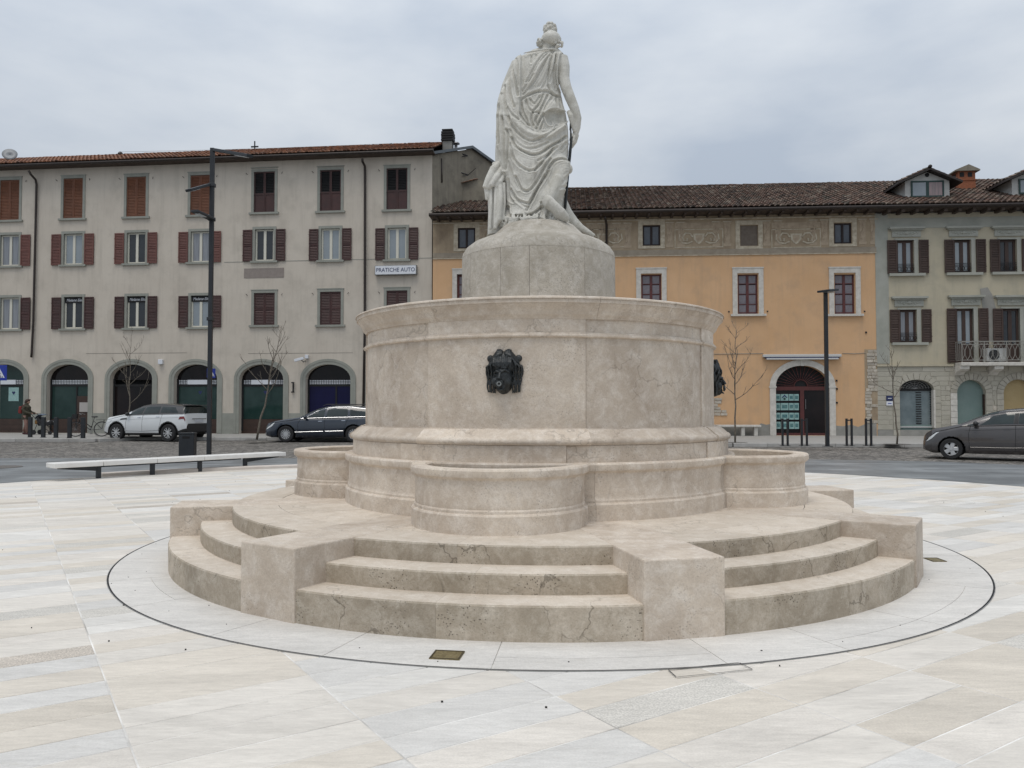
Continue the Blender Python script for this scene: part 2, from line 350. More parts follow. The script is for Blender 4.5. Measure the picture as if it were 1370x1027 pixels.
# grey paved band round the white square (a sheet with a round hole)
def apron():
    outer = [(-45,22.6),(-14,21.9),(0,21.9),(8.2,21.4),(11,20.5),(12.6,19.2),(20,12),(32,0),(32,-25),(-45,-25)]
    def hit(a):
        d = Vector((math.cos(a), math.sin(a))); best = None
        for i in range(len(outer)):
            p = Vector(outer[i])-PC; q = Vector(outer[(i+1)%len(outer)])-PC; e = q-p
            den = d.x*e.y-d.y*e.x
            if abs(den) < 1e-9: continue
            t = (p.x*e.y-p.y*e.x)/den; u = (p.x*d.y-p.y*d.x)/den
            if t > 0 and -1e-6 <= u <= 1+1e-6 and (best is None or t < best): best = t
        return PC+d*best
    mb = MB(); N = 240; vs = []
    for i in range(N):
        a = 2*PI*i/N; h = hit(a); vs += [(PC.x+PR*math.cos(a), PC.y+PR*math.sin(a), .004), (h.x, h.y, .004)]
    mb.add(vs, [(2*i, 2*i+1, (2*i+3)%(2*N), (2*i+2)%(2*N)) for i in range(N)])
    m = bpy.data.materials.new('grey_paving'); m.use_nodes = True; t = m.node_tree; L = t.links.new; b = t.nodes['Principled BSDF']; b.inputs['Roughness'].default_value = .45
    tc = NN(t, 'ShaderNodeTexCoord'); br = NN(t, 'ShaderNodeTexBrick'); br.inputs['Scale'].default_value = 1; br.inputs['Brick Width'].default_value = 1.1; br.inputs['Row Height'].default_value = .4
    br.inputs['Mortar Size'].default_value = .012; br.inputs['Color1'].default_value = (.135,.143,.147,1); br.inputs['Color2'].default_value = (.215,.228,.235,1); br.inputs['Mortar'].default_value = (.11,.115,.12,1)
    br.inputs['Bias'].default_value = 0; L(tc.outputs['Object'], br.inputs['Vector'])
    n = NN(t, 'ShaderNodeTexNoise'); n.inputs['Scale'].default_value = .7; n.inputs['Detail'].default_value = 8; L(tc.outputs['Object'], n.inputs['Vector'])
    mr = NN(t, 'ShaderNodeMapRange'); mr.inputs[1].default_value = .3; mr.inputs[2].default_value = .7; mr.inputs[3].default_value = .7; mr.inputs[4].default_value = 1.25; L(n.outputs[0], mr.inputs[0])
    s = NN(t, 'ShaderNodeVectorMath', operation='SCALE'); L(br.outputs[0], s.inputs[0]); L(mr.outputs[0], s.inputs[3]); L(s.outputs[0], b.inputs['Base Color'])
    tag(mb.build('path', m), 'blue grey paved band round the white square', kind='structure')
apron()

# the white square: mortar bed and single paving slabs
plaza = MB().arc([(0.001,-.05),(PR+.3,-.05),(PR+.3,-.0024),(0.001,-.0024)], 0, 360, 96, (PC.x, PC.y)).build('plaza', MORTAR)
tag(plaza, 'white stone paved square round the fountain', kind='structure')
def pavers():
    a = R(33); e1 = Vector((math.cos(a), math.sin(a))); e2 = Vector((-math.sin(a), math.cos(a)))
    o0 = Vector((-.427, 3.182)); W = .905; rnd = random.Random(3)
    pal = [((.685,.643,.58),.05,4), ((.66,.605,.525),.08,2.4), ((.645,.625,.59),.12,3.2), ((.60,.572,.52),.45,1.6), ((.53,.475,.41),.8,.22), ((.68,.635,.572),.12,2.8), ((.70,.675,.63),.05,2), ((.62,.565,.485),.15,.7)]
    # rows, cumulative
    rows = [0.0]
    while rows[-1] < 19: rows.append(rows[-1]+rnd.choice([.2,.22,.235,.235,.25,.27]))
    neg = [0.0]
    while neg[-1] > -19: neg.append(neg[-1]-rnd.choice([.2,.22,.235,.25,.27]))
    rows = sorted(set(neg[1:]+rows))
    tiles = []
    for k in range(-22, 23):
        j = 0
        while j < len(rows)-1:
            n = 2 if rnd.random() < .03 and j < len(rows)-2 else 1
            v0, v1 = rows[j], rows[j+n]; j += n
            u0, u1 = k*W, (k+1)*W
            c = o0+e1*(u0+u1)/2+e2*(v0+v1)/2
            if (c-PC).length > PR+.25: continue
            if (c-Vector((FC.x,FC.y))).length < 3.6*S: continue
            g = .0040
            q = [o0+e1*x+e2*y for x, y in ((u0+g,v0+g),(u1-g,v0+g),(u1-g,v1-g),(u0+g,v1-g))]
            col = rnd.choices(pal, [p[2] for p in pal])[0]; kk = rnd.uniform(.95,1.06)
            tiles.append((q, (col[0][0]*kk, col[0][1]*kk, col[0][2]*kk, col[1]), c))
    def vis(c):
        if c.y < 1.5: return 99+abs(c.y)
        if abs(c.x)/c.y > .80: return 60+c.length
        return c.length
    tiles.sort(key=lambda t: vis(t[2]))
    for i, (q, col, c) in enumerate(tiles[:300]):
        h = rnd.uniform(-.0006, .0006)
        mb = MB(); b = .003; cc = sum(q, Vector((0,0)))/4
        top = [cc+(p-cc)*(1-b/.25) for p in q]
        mb.add([(p.x,p.y,-.012) for p in q]+[(p.x,p.y,h-.002) for p in q]+[(p.x,p.y,h) for p in top],
               [(0,1,5,4),(1,2,6,5),(2,3,7,6),(3,0,4,7),(4,5,9,8),(5,6,10,9),(6,7,11,10),(7,4,8,11),(8,9,10,11)])
        o = mb.build('paving_slab', PAVER, plaza, fix=False); tint_mesh(o.data, [col]*9)
    mb = MB(); cols = []
    for q, col, c in tiles[300:]:
        mb.add([(p.x,p.y,-.012) for p in q]+[(p.x,p.y,0) for p in q], [(0,1,5,4),(1,2,6,5),(2,3,7,6),(3,0,4,7),(4,5,6,7)]); cols += [col]*5
    o = mb.build('paving_slabs', PAVER, plaza, fix=False); tint_mesh(o.data, cols); o['kind'] = 'stuff'
pavers()
# ring of paving round the steps with its dark drain slot
def ring():
    ro = 4.025; rnd = random.Random(5)
    th = [-178,-160,-141,-128,-108,-92,-76,-62,-48,-32.5,-20,-6,12.5,24,38,57.5,66,79,95,112,130,150,170,182]
    for i in range(len(th)-1):
        a0, a1 = th[i]+.04, th[i+1]-.04
        rm = rnd.uniform(3.68, 3.85) if rnd.random() < .35 else None
        spans = [(3.2, ro)] if rm is None else [(3.2, rm-.002), (rm+.002, ro)]
        for r0, r1 in spans:
            mb = MB().arc([(r0,-.012),(r1,-.012),(r1,.004),(r0,.004)], a0, a1, 8, (FC.x+.03,FC.y-.02))
            o = mb.build('ring_slab', PAVER, plaza); k = rnd.uniform(.97,1.04); tint_mesh(o.data, [(.655*k,.63*k,.59*k,.15)]*len(o.data.polygons))
    MB().arc([(ro,-.01),(ro+.012,-.01),(ro+.012,.0035),(ro,.0035)], 0, 360, 160, (FC.x+.03,FC.y-.02)).build('drain_slot', BLACK, plaza)
    MB().arc([(ro+.012,-.01),(ro+.016,-.01),(ro+.016,.005),(ro+.012,.005)], 0, 360, 160, (FC.x+.03,FC.y-.02)).build('steel_edge', mat('steel_edge', (.3,.3,.3), rough=.4, metal=.8), plaza)
ring()

# ================================================================== FOUNTAIN
def zf(py, r): return P(700, py, FC.y-r).z
ft = empty('fountain', FC)
tag(ft, 'large round limestone fountain with three steps, square piers, low basins and a drum', 'fountain')
R1, R2, R3 = 3.56, 3.30, 3.03
ZP = .485; Z1 = .222; Z2 = .355
def blk(name, prof, a0, a1, n=10, m=STONE, bev=.008, auto=None): return MB().arc(prof, a0, a1, n).build(name, m, ft, bevel=bev, auto=auto)
for i in range(8):
    p0 = AX+23.5+45*i                      # pier azimuth
    # pier: radial block with a flat outer end
    a = R(p0); Mx = Matrix.Rotation(a, 4, 'Z'); hw = .265
    MB(Mx).box(-hw, hw, -R1*math.cos(math.asin(hw/R1))-.012, -1.9, -.01, ZP+.003).build('pier', STONE, ft, bevel=.010)
    a0, a1 = p0+4.0, p0+41.0; rr = random.Random(40+i)
    for nm, ri, ro, z0, z1, mm, cut in (('lower_step', R2-.15, R1, -.01, Z1, STONE_R, rr.uniform(.35,.62)), ('middle_step', R3-.15, R2, Z1-.02, Z2, STONE_R, rr.uniform(.4,.7)), ('platform_edge', 2.62, R3, Z2-.02, ZP, STONE_R, rr.uniform(.3,.6))):
        am = a0+(a1-a0)*cut
        for b0, b1 in ((a0, am-.009), (am+.009, a1)):
            n = 8
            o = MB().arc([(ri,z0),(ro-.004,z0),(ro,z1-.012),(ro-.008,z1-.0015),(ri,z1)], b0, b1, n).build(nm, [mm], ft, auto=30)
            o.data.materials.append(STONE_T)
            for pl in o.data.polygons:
                if pl.normal.z > .7: pl.material_index = 1  # upward faces take the paler stone, the rest keep the darker one
    b0 = p0+6.0
    blk('platform_slab', [(1.85,ZP-.2),(2.615,ZP-.2),(2.615,ZP+.0005),(1.85,ZP+.0005)], p0-.0+4, p0+22.5-.05, 6, STONE_T, .002)
    blk('platform_slab', [(1.85,ZP-.2),(2.615,ZP-.2),(2.615,ZP-.0005),(1.85,ZP-.0005)], p0+22.5+.05, p0+41.5, 6, STONE_T, .002)
MB().arc([(.0,0),(3.2,0),(3.2,Z1-.04),(2.8,Z1-.04),(2.8,Z2-.04),(2.4,ZP-.03),(0,ZP-.03)], 0, 360, 64).build('core', STONE, ft, smooth=False)

def smooth_prof(pts): return pts
RL = 1.99                                     # lower drum
ZR = .955
zt = zf(626.8, 2.66*1.0)
def rimprof(rb, rim, base, rin, z0, z1, rin_floor=None):
    zb = z0+.145
    return [(rin,z0-.02),(base,z0-.02),(base,zb-.012),(base-.008,zb),(base-.022,zb+.004),(base-.022,zb+.022),(base-.030,zb+.034),(rb,zb+.055),(rb-.004,z1-.2),(rb,z1-.085),
            (rim-.022,z1-.072),(rim-.006,z1-.062),(rim,z1-.048),(rim,z1-.014),(rim-.010,z1),(rin,z1)]
for i in range(8):
    blk('lower_drum_block', rimprof(RL-.035, RL, RL-.004, 1.5, ZP, ZR), AX-22.5+45*i+.03, AX+22.5+45*i-.03, 14, STONE, 0, auto=32)
# four low basins on the cross axes
WATER = mat('still_water', (.03,.035,.035), rough=.08, spec=.6)
for k in range(4):
    aa = R(AX+90*k); c = (1.972*math.sin(aa), -1.972*math.cos(aa))
    pr = rimprof(.680, .715, .706, .58, ZP, ZR+.003)
    bs = MB().arc(pr[:-1]+[(.60,ZR+.003),(.585,ZR-.01),(.58,ZR-.32)], AX+90*k-122, AX+90*k+122, 60, c).build('basin', STONE, ft, auto=32)
    MB().arc([(.0,ZR-.36),(.595,ZR-.36),(.595,ZR-.30),(0,ZR-.30)], 0, 360, 48, c).build('basin_floor', STONE_R, bs)
# drum
ZA = zf(595.5, 1.92); ZB = zf(588, 1.93); ZC = zf(573, 1.79); ZD = zf(451, 1.79); ZE = zf(444, 1.79); ZF = zf(421, 1.8); ZG = zf(404, 1.88); ZH = zf(395.5, 1.87)
for i in range(8):
    card = (i % 2 == 0); off = .0 if card else -.014
    a0, a1 = AX-23.2+45*i, AX+21.8+45*i
    if not card: a0, a1 = AX-23.2+45*i+.0, AX+21.8+45*i
    g = .035
    blk('plinth_block', [(1.6,ZR-.05),(1.925+off,ZR-.05),(1.925+off,ZA-.004),(1.6,ZA)], a0+g-6, a1-g-6, 12, STONE, .003, auto=35)
    d = ZC-ZA
    blk('base_moulding', [(1.6,ZA-.002),(1.930+off,ZA-.002),(1.945+off,ZA+.012),(1.950+off,ZA+.03),(1.942+off,ZA+.05),(1.925+off,ZA+.060),(1.915+off,ZA+.063),(1.905+off,ZA+.075),(1.875+off,ZA+.10),(1.835+off,ZA+.125),(1.815+off,ZC-.02),(1.81+off,ZC),(1.6,ZC)], a0+g, a1-g, 16, STONE, 0, auto=40)
    blk('drum_slab', [(1.6,ZC-.005),(1.79+off,ZC-.005),(1.79+off,ZD+.005),(1.6,ZD+.005)], a0+g*.8, a1-g*.8, 16, STONE, .004, auto=30)
    blk('astragal', [(1.6,ZD),(1.80+off,ZD),(1.815+off,ZD+.008),(1.818+off,ZD+.02),(1.808+off,ZD+.030),(1.80+off,ZE-.012),(1.798+off,ZE),(1.6,ZE)], a0+g, a1-g, 16, STONE, 0, auto=40)
    blk('neck_block', [(1.6,ZE-.002),(1.788+off,ZE-.002),(1.788+off,ZF-.03),(1.6,ZF)], a0+g, a1-g, 16, STONE, 0, auto=40)
    cz = ZG-ZF
    blk('cornice_block', [(1.5,ZF-.03),(1.792,ZF-.03),(1.800,ZF-.012),(1.815,ZF),(1.822,ZF+cz*.12),(1.828,ZF+cz*.3),(1.842,ZF+cz*.55),(1.862,ZF+cz*.8),(1.872,ZF+cz*.92),(1.874,ZF+cz),(1.884,ZF+cz),
        (1.886,ZG+.035),(1.893,ZG+.042),(1.895,ZH-.02),(1.888,ZH-.006),(1.86,ZH+.004),(.6,ZH+.05)], a0+g+3, a1-g+3, 18, STONE, 0, auto=40)
MB().arc([(0,ZR-.1),(1.75,ZR-.1),(1.75,ZH-.02),(.9,ZH+.03),(0,ZH+.03)], 0, 360, 64).build('drum_core', STONE, ft)
# pedestal under the statue
RP = .808
zs = P(616, 345, FC.y).z; z3 = P(720, 303, FC.y).z
cuts = [-8, 32, 80, 125, 172, 215, 262, 300, 331, 352]
prof = [(0,ZH-.1),(RP+.006,ZH-.1),(RP,zs-.03),(RP-.01,zs+.02),(RP-.045,zs+.075),(RP-.11,zs+.125),(RP-.20,zs+.165),(RP-.30,zs+.20),(RP-.42,z3-.015),(RP-.5,z3+.01),(0,z3+.02)]
for a, b in zip(cuts[:-1], cuts[1:]):
    blk('pedestal_block', [(.01,ZH-.1),(RP+.008,ZH-.1),(RP,ZH+.3),(RP-.002,zs-.03)]+[(.01,zs-.03)], a+.1, b-.1, 10, STONE_P, 0, auto=40)
MB().arc([(.001,zs-.028)]+[(r,z) for r,z in prof[2:-1]]+[(.001,z3+.02)], 0, 360, 72).build('pedestal_cap', STONE_P, ft, auto=50)

# ================================================================== BRONZE MASKS on the drum
def mask_mesh():
    k = .000526*1.06
    def q(u, v, d): return ((u-510)*k, -d, (540-v)*k)
    mb = MB()
    mb.ball(q(500,640,.02), (150*k,.085,235*k), 24, 18)            # face
    mb.ball(q(490,770,.045), (75*k,.06,85*k), 14, 10)              # chin
    mb.ball(q(500,420,.01), (215*k,.07,190*k), 20, 14)             # skull
    mb.tube([q(470,560,.10), q(470,610,.118), q(468,655,.125)], [.010,.014,.019], 8)   # nose
    mb.tube([q(380,560,.088), q(420,535,.102), q(455,550,.102)], .0095, 8); mb.tube([q(490,550,.102), q(545,520,.100), q(610,555,.080)], .0095, 8)  # brows
    for u in (405, 548): mb.ball(q(u,590,.080), (.022,.012,.011), 10, 8)
    for u in (395, 570): mb.ball(q(u,690,.060), (.038,.035,.045), 12, 8)
    # round open mouth
    pts = [q(470+48*math.cos(t), 722+42*math.sin(t), .118) for t in [2*PI*i/16 for i in range(17)]]; mb.tube(pts, .0095, 8)
    mb.tube([q(430,800,.10), q(480,812,.112), q(540,800,.10)], .008, 8)
    rnd = random.Random(2)
    def lock(pts, r=.012): mb.tube([q(*p) for p in pts], [r*.8]+[r]*(len(pts)-2)+[r*.7], 8)
    for s in (-1, 1):       # long locks at the sides, fanning from a parting
        for i in range(5):
            u = 510+s*(165+i*25); wv = (i%2)*14-7; lock([(510+s*(30+i*8),270+i*14,.05),(510+s*(110+i*16),300+i*26,.062),(u,440+i*8,.05+(i%2)*.02),(u-s*8+wv,560,.045-i*.004+(i%2)*.02),(u-s*12-wv,660,.045-i*.004),(u-s*26+s*i*2+wv,750,.05-i*.004),(u-s*34+s*i*2,860-i*4,.03)], .0078)
        for i in range(4): lock([(510+s*22,230+i*14,.03+i*.01),(510+s*(80+i*10),218+i*30,.045+i*.006),(510+s*(170+i*14),330+i*24,.03),(510+s*(225+i*4),450+i*10,.012)], .013)
        mb.ball(q(510+s*255,530,.012), (.020,.02,.055), 10, 8); mb.tube([q(510+s*45,225,.03), q(510+s*110,240,.03)], .017, 8)
        mb.ball(q(510+s*215,340,.01), (.03,.02,.03), 10, 8)
    for i in range(9): lock([(370+i*32,330+rnd.randint(-20,10),.065),(365+i*33,410,.088),(372+i*31,480+rnd.randint(-20,20),.092)], .0095)
    return mb
mk = remesh(mask_mesh(), 'mask', BRONZE, .0032, ft, 1, .4)
sp_bm = MB().arc([(.012,-.0),(.026,-.0),(.026,.03),(.012,.03)], 0, 360, 16); 
SPOUT = mat('worn_spout', (.30,.31,.30), (.12,.13,.13), 40, .4, .7)
def place_mask(o, az):
    a = R(AX+az); r = 1.775; o.location = (r*math.sin(a), -r*math.cos(a), P(672, 497, FC.y-1.8).z); o.rotation_euler = (0, 0, a)
    k = .000526*1.06
    s = MB(Matrix.Translation(((470-510)*k, -.118, (540-722)*k)) @ Matrix.Rotation(R(90), 4, 'X')).arc([(.010,0),(.021,0),(.021,.014),(.010,.014)], 0, 360, 16).build('spout', SPOUT, o)
place_mask(mk, 0); m2 = link('mask', mk.data, ft); place_mask(m2, 90); m3 = link('mask', mk.data, ft); place_mask(m3, -90)

# ================================================================== STATUE (marble figure seen from behind)
PXM = FC.y/FPX*1.02
def SP(px, py, d=0.0):                # statue space: photo position on the figure's mid plane, d metres towards the square
    p = P(px, py, FC.y); return Vector((p.x-FC.x, -d, p.z))
def A(u, v): return (640+u/6.844, 20+v/6.844)
def B(u, v): return (640+u/6.419, 160+v/6.419)
OUT = [(67,718,747,.05),(70,709,751,.085),(74,698.5,754,.12),(78,691,756,.155),(84,688,756,.165),(92,685,754,.175),(100,682.5,750,.18),(108,679,748,.18),(115,675.5,748,.175),
       (124,671,750,.165),(132,667,752,.165),(138,665.3,753,.175),(145,665,755,.19),(152,664.6,757,.205),(158,664.4,758,.215),(175,664.6,760,.235),(190,663.4,760.5,.245),(205,662.6,760,.25),(220,662.5,758.5,.25),
       (232,665,757.5,.255),(240,668,756,.26),(247,672,754.5,.26),(258,675.5,753,.262),(269,677,752.5,.265),(280,677,752.8,.27),(290,674,753.5,.275),(297,671.5,755,.285),(303,669,757,.29),(309,667,758,.29)]
GRO = [  # grooves between folds: points, half width (px), depth (m)
 ([A(478,375),A(477,490)],.9,.016),([A(530,362),A(524,430)],.8,.014),([A(553,362),A(544,402)],.7,.012),
 ([A(690,345),A(600,400),A(530,500),A(480,590),A(435,665)],1.1,.020),([A(730,338),A(640,395),A(570,470),A(510,570),A(455,660)],1.0,.018),([A(755,345),A(690,370),A(640,430),A(590,520),A(520,640),A(410,770)],1.1,.016),
 ([A(655,400),A(650,500),A(630,620),A(585,715)],1.0,.016),([A(690,375),A(662,480),A(648,600),A(650,700),A(690,765)],1.2,.022),([A(735,350),A(712,450),A(690,560),A(662,650)],1.0,.016),([A(500,600),A(440,690),A(400,740)],1.1,.014),
 ([A(550,700),A(600,640),A(640,540)],.8,.010),([A(716,400),A(700,560),A(720,690)],.9,.014),
 ([A(318,450),A(322,560),A(345,680),A(362,800)],1.2,.022),([A(292,540),A(284,680),A(298,800),A(330,900)],1.3,.022),([A(352,430),A(362,560),A(372,700)],1.0,.016),([A(250,680),A(245,820),A(268,950),B(275,60)],1.3,.022),
 ([A(198,860),A(200,1000),B(185,130)],1.2,.024),([A(268,900),A(305,970),A(365,1025)],1.0,.018),([A(225,760),A(222,900),A(232,1010)],1.0,.014),
 ([A(430,830),A(450,900),A(500,945),A(560,950)],1.1,.018),([A(470,820),A(515,862),A(565,790)],1.0,.016),([A(600,760),A(560,860),A(500,940),A(480,1020),B(470,110)],1.1,.022),([A(640,770),A(592,880),A(552,960),A(520,1020),B(500,100)],1.1,.020),
 ([A(680,790),A(625,875),A(600,930)],1.0,.016),([A(722,790),A(727,905)],1.0,.018),([A(380,830),A(402,950),A(432,1010),B(420,110)],1.1,.020),([A(760,790),A(770,880)],.9,.014),([B(350,0),B(385,62),B(432,112)],1.0,.016),
 ([B(490,150),B(530,60),B(562,0)],1.0,.022),([B(522,160),B(562,60)],.9,.018),([B(181,0),B(186,120),B(185,240)],1.6,.034),([B(215,20),B(226,200),B(232,470)],1.2,.022),([B(246,140),B(262,200),B(258,320),B(240,480)],1.2,.024),([B(160,180),B(158,300),B(170,400)],1,.012),
 ([B(250,20),B(300,130),B(370,210),B(440,248),B(500,240),B(560,212),B(625,165),B(705,80)],1.1,.018),([B(285,215),B(325,295),B(395,345),B(460,368),B(525,355),B(600,300),B(690,235),B(745,180)],1.3,.026),
 ([B(275,150),B(310,235),B(360,290),B(420,315),B(500,305),B(590,260)],1.0,.012),([B(278,270),B(302,380),B(350,455),B(420,500),B(470,500)],1.1,.018),([B(478,500),B(542,428),B(632,305)],1.2,.026),([B(505,420),B(580,370),B(660,290)],1,.016),
 ([B(592,478),B(632,418),B(690,388),B(742,392)],1.3,.026),([B(320,545),B(360,638),B(405,672),B(452,650),B(505,578),B(562,458),B(602,400)],1.2,.022),([B(262,420),B(300,560),B(345,650)],1.0,.014),
 ([B(282,640),B(322,722),B(385,765),B(442,768),B(500,650),B(560,540)],1.2,.022),([B(262,560),B(272,700),B(305,748)],1.1,.018),([B(330,742),B(395,800),B(432,800)],1.0,.014),([B(412,832),B(470,705),B(552,570),B(590,500)],1.3,.022),
 ([B(235,500),B(245,620),B(240,740),B(215,860)],1.1,.020),([B(258,780),B(268,860),B(350,878),B(450,872),B(535,808)],1.6,.034),([B(500,890),B(532,845),B(530,772)],1.1,.020),([B(540,885),B(548,800)],1.1,.020),([B(575,890),B(590,830)],1.0,.016),
 ([B(655,600),B(690,560),B(720,520)],.9,.010),([B(640,650),B(700,620)],.9,.012),([B(695,705),B(682,655)],1.0,.014),([B(700,300),B(742,235)],1.0,.014),
 ([A(392,822),A(452,782),A(545,745),A(640,742),A(702,768),A(768,765)],1.3,.022),
]
RID = [  # broad forms
 ([B(715,430),B(690,540),B(650,650),B(600,720)],9,.085),([A(420,800),A(540,728),A(640,722),A(760,748)],3,.008),([A(600,420),A(520,560),A(430,720)],6,.018),([A(690,860),A(640,940)],6,.026),([A(775,830),A(790,900)],4,.02),
 ([B(300,330),B(420,420),B(540,400)],9,.020),([B(300,60),B(400,165),B(510,205),B(620,180),B(720,90)],3.6,.030),([B(330,420),B(430,560),B(560,420)],6,.016),([A(250,500),A(215,760),A(210,1000),B(200,300)],6,.020),([A(345,420),A(340,640),A(350,860)],3,.016),
 ([B(250,500),B(255,700)],3,.014),([A(560,660),A(620,560),A(660,420)],4,.012),
]
INNER = [(695.5,70),(696,137),(694,165),(699,174),(707,180),(718,185),(733.5,183),(746,177),(755,169),(761,161),(766,70)]
POCK = [A(598,972),A(648,925),A(720,908),A(790,912),A(812,1000),B(770,30),B(735,70),B(690,110),B(620,142),B(578,110),B(560,40)]
def segd(X, Y, pts):
    d = np.full(X.shape, 1e9)
    for (x0,y0),(x1,y1) in zip(pts[:-1], pts[1:]):
        dx, dy = x1-x0, y1-y0; L2 = dx*dx+dy*dy
        t = np.clip(((X-x0)*dx+(Y-y0)*dy)/L2, 0, 1); d = np.minimum(d, np.hypot(X-x0-t*dx, Y-y0-t*dy))
    return d
def inside(X, Y, poly):
    c = np.zeros(X.shape, bool); n = len(poly)
    for i in range(n):
        x0,y0 = poly[i]; x1,y1 = poly[(i+1)%n]
        if y0 == y1: continue
        k = ((y0 > Y) != (y1 > Y)) & (X < (x1-x0)*(Y-y0)/(y1-y0)+x0); c ^= k
    return c
def spline(pts, n=6):       # Catmull-Rom, so the folds run in curves
    if len(pts) < 3: return pts
    p = [pts[0]]+list(pts)+[pts[-1]]; out = []
    for i in range(1, len(p)-2):
        for j in range(n):
            t = j/n
            out.append(tuple(.5*((2*p[i][k])+(-p[i-1][k]+p[i+1][k])*t+(2*p[i-1][k]-5*p[i][k]+4*p[i+1][k]-p[i+2][k])*t*t+(-p[i-1][k]+3*p[i][k]-3*p[i+1][k]+p[i+2][k])*t**3) for k in range(len(p[i]))))
    return out+[pts[-1]]
def statue():
    O = np.array(OUT, float); NY, NT = 430, 460
    ys = np.linspace(67, 309, NY); xl = np.interp(ys, O[:,0], O[:,1]); xr = np.interp(ys, O[:,0], O[:,2]); dep = np.interp(ys, O[:,0], O[:,3])
    th = np.linspace(0, 2*PI, NT, endpoint=False)
    ct, st = np.cos(th), np.sin(th); e = 2/2.25
    cx = np.sign(ct)*np.abs(ct)**e; sy = np.sign(st)*np.abs(st)**e
    X = ((xl+xr)/2)[:,None]+((xr-xl)/2)[:,None]*cx[None,:]; Y = np.repeat(ys[:,None], NT, 1)
    D = dep[:,None]*sy[None,:]                                    # + towards the square
    back = sy[None,:] > -.0
    Xe = np.where(np.repeat(back, NY, 0), X, 1427-X)              # the far side carries the mirrored folds
    disp = np.zeros_like(X)
    for pts, wd, dp in GRO:
        d = segd(Xe, Y, spline(pts)); disp += -dp*2.3*np.exp(-(d/(wd*.95))**1.35)+dp*.65*np.exp(-(d/(wd*3.4))**2)
    dm = np.full(X.shape, 1e9)
    for pts, wd, dp in GRO: dm = np.minimum(dm, segd(Xe, Y, spline(pts)))
    disp += .0055*np.cos(dm*2*PI/2.9)*np.exp(-dm/5)*np.clip((Y-82)/10, 0, 1)
    for pts, wd, dp in RID:
        d = segd(Xe, Y, spline(pts)); disp += dp*np.exp(-(d/wd)**2)
    for poly, dp, sw in ((INNER, -.040, 1.1), (POCK, -.042, 1.2)):
        d = segd(Xe, Y, poly+[poly[0]]); ins = inside(Xe, Y, poly); s = np.where(ins, d, -d); disp += dp/(1+np.exp(-s/sw*2.2))
    # fine tremor of the chisel
    disp += .0035*np.sin(Xe*.9+2*np.sin(Y*.11))*np.clip((Y-130)/60, 0, 1)*np.cos(Y*.05)
    # ragged little folds at the hem
    hem = np.clip((Y-292)/8, 0, 1); disp += hem*.022*np.sin(th[None,:]*34+np.sin(th[None,:]*7)*2)
    # spine hollow, shoulder blades, bare back above the neckline smooth
    disp += .018*np.exp(-((Xe-712)**2+(Y-92)**2)/160)+.014*np.exp(-((Xe-742)**2+(Y-92)**2)/110)
    mb = MB(); 
    Z = np.array([P(700, y, FC.y).z for y in ys])
    sx = np.array([(P(1000, y, FC.y).x-P(600, y, FC.y).x)/400 for y in ys]); x0 = np.array([P(600, y, FC.y).x for y in ys])
    PX = (x0[:,None]+(X-600)*sx[:,None])-FC.x
    # push along the outward normal of the cross-section
    nx = cx[None,:]*dep[:,None]; ny = sy[None,:]*((xr-xl)/2*sx)[:,None]; nn = np.hypot(nx, ny)+1e-9
    fade = np.clip(np.abs(st[None,:])*2.2, 0, 1)                  # keep the outline where it is
    VX = PX+disp*nx/nn*fade; VY = -(D+disp*ny/nn*fade)
    vs = [(VX[j,i], VY[j,i], Z[j]) for j in range(NY) for i in range(NT)]
    fs = [(j*NT+i, j*NT+(i+1)%NT, (j+1)*NT+(i+1)%NT, (j+1)*NT+i) for j in range(NY-1) for i in range(NT)]
    fs += [tuple(range(NT-1,-1,-1)), tuple(range((NY-1)*NT, NY*NT))]
    mb.add(vs, fs)
    def tb(pts, r, n=14, flat=1.0): mb.tube([SP(*p) for p in pts], [x*PXM for x in r], n, flat=flat)
    # neck, head with a cap of hair, knot of curls and curls at the ears
    tb([(729,75,.0),(731,67,.0),(733.5,60,.0),(736,52,.0)], [12,8.6,7.8,9])
    tb([(705,82,.03),(716,75,.03),(727,68,.0)], [8,7.5,6]); tb([(748,79,.03),(742,73,.02),(736,66,.0)], [8,7,6])
    mb.ball(SP(737.2,53.5,.0), (13.4*PXM,.12,11.0*PXM), 28, 20)
    mb.ball(SP(737.5,57,-.05), (10.5*PXM,.10,11*PXM), 24, 16)
    mb.ball(SP(737,66,-.14), (6.5*PXM,.05,6*PXM), 16, 12)          # chin, turned away
    mb.ball(SP(740,58,-.215), (2*PXM,.03,3.5*PXM), 10, 8)           # nose, turned away
    mb.tube([SP(724,53.5,.03), SP(730,55.6,.09), SP(737,56.2,.105), SP(745,55.2,.085), SP(750.6,52.5,.02)], .7*PXM, 10)
    rnd = random.Random(8)
    for i in range(60):            # top knot
        a = rnd.uniform(0, 2*PI); q = math.acos(rnd.uniform(-.6, 1))
        mb.ball(SP(736+8.0*math.sin(q)*math.cos(a), 39-8.2*math.cos(q), 7.2*math.sin(q)*math.sin(a)*PXM), rnd.uniform(1.5,2.3)*PXM, 10, 8)
    for i in range(0):
        a = rnd.uniform(0, 2*PI); q = rnd.uniform(0, 1); v = rnd.uniform(31, 47)
        hw = np.interp(v, [30,34,40,48], [8,11.2,9.4,8.2])
        mb.ball(SP(736+hw*q*math.cos(a)*.92, v, .0+hw*q*math.sin(a)*PXM), rnd.uniform(1.7,2.7)*PXM, 10, 8)
    mb.ball(SP(735.5,40,.0), (7.6*PXM,7*PXM,7.6*PXM), 14, 10)
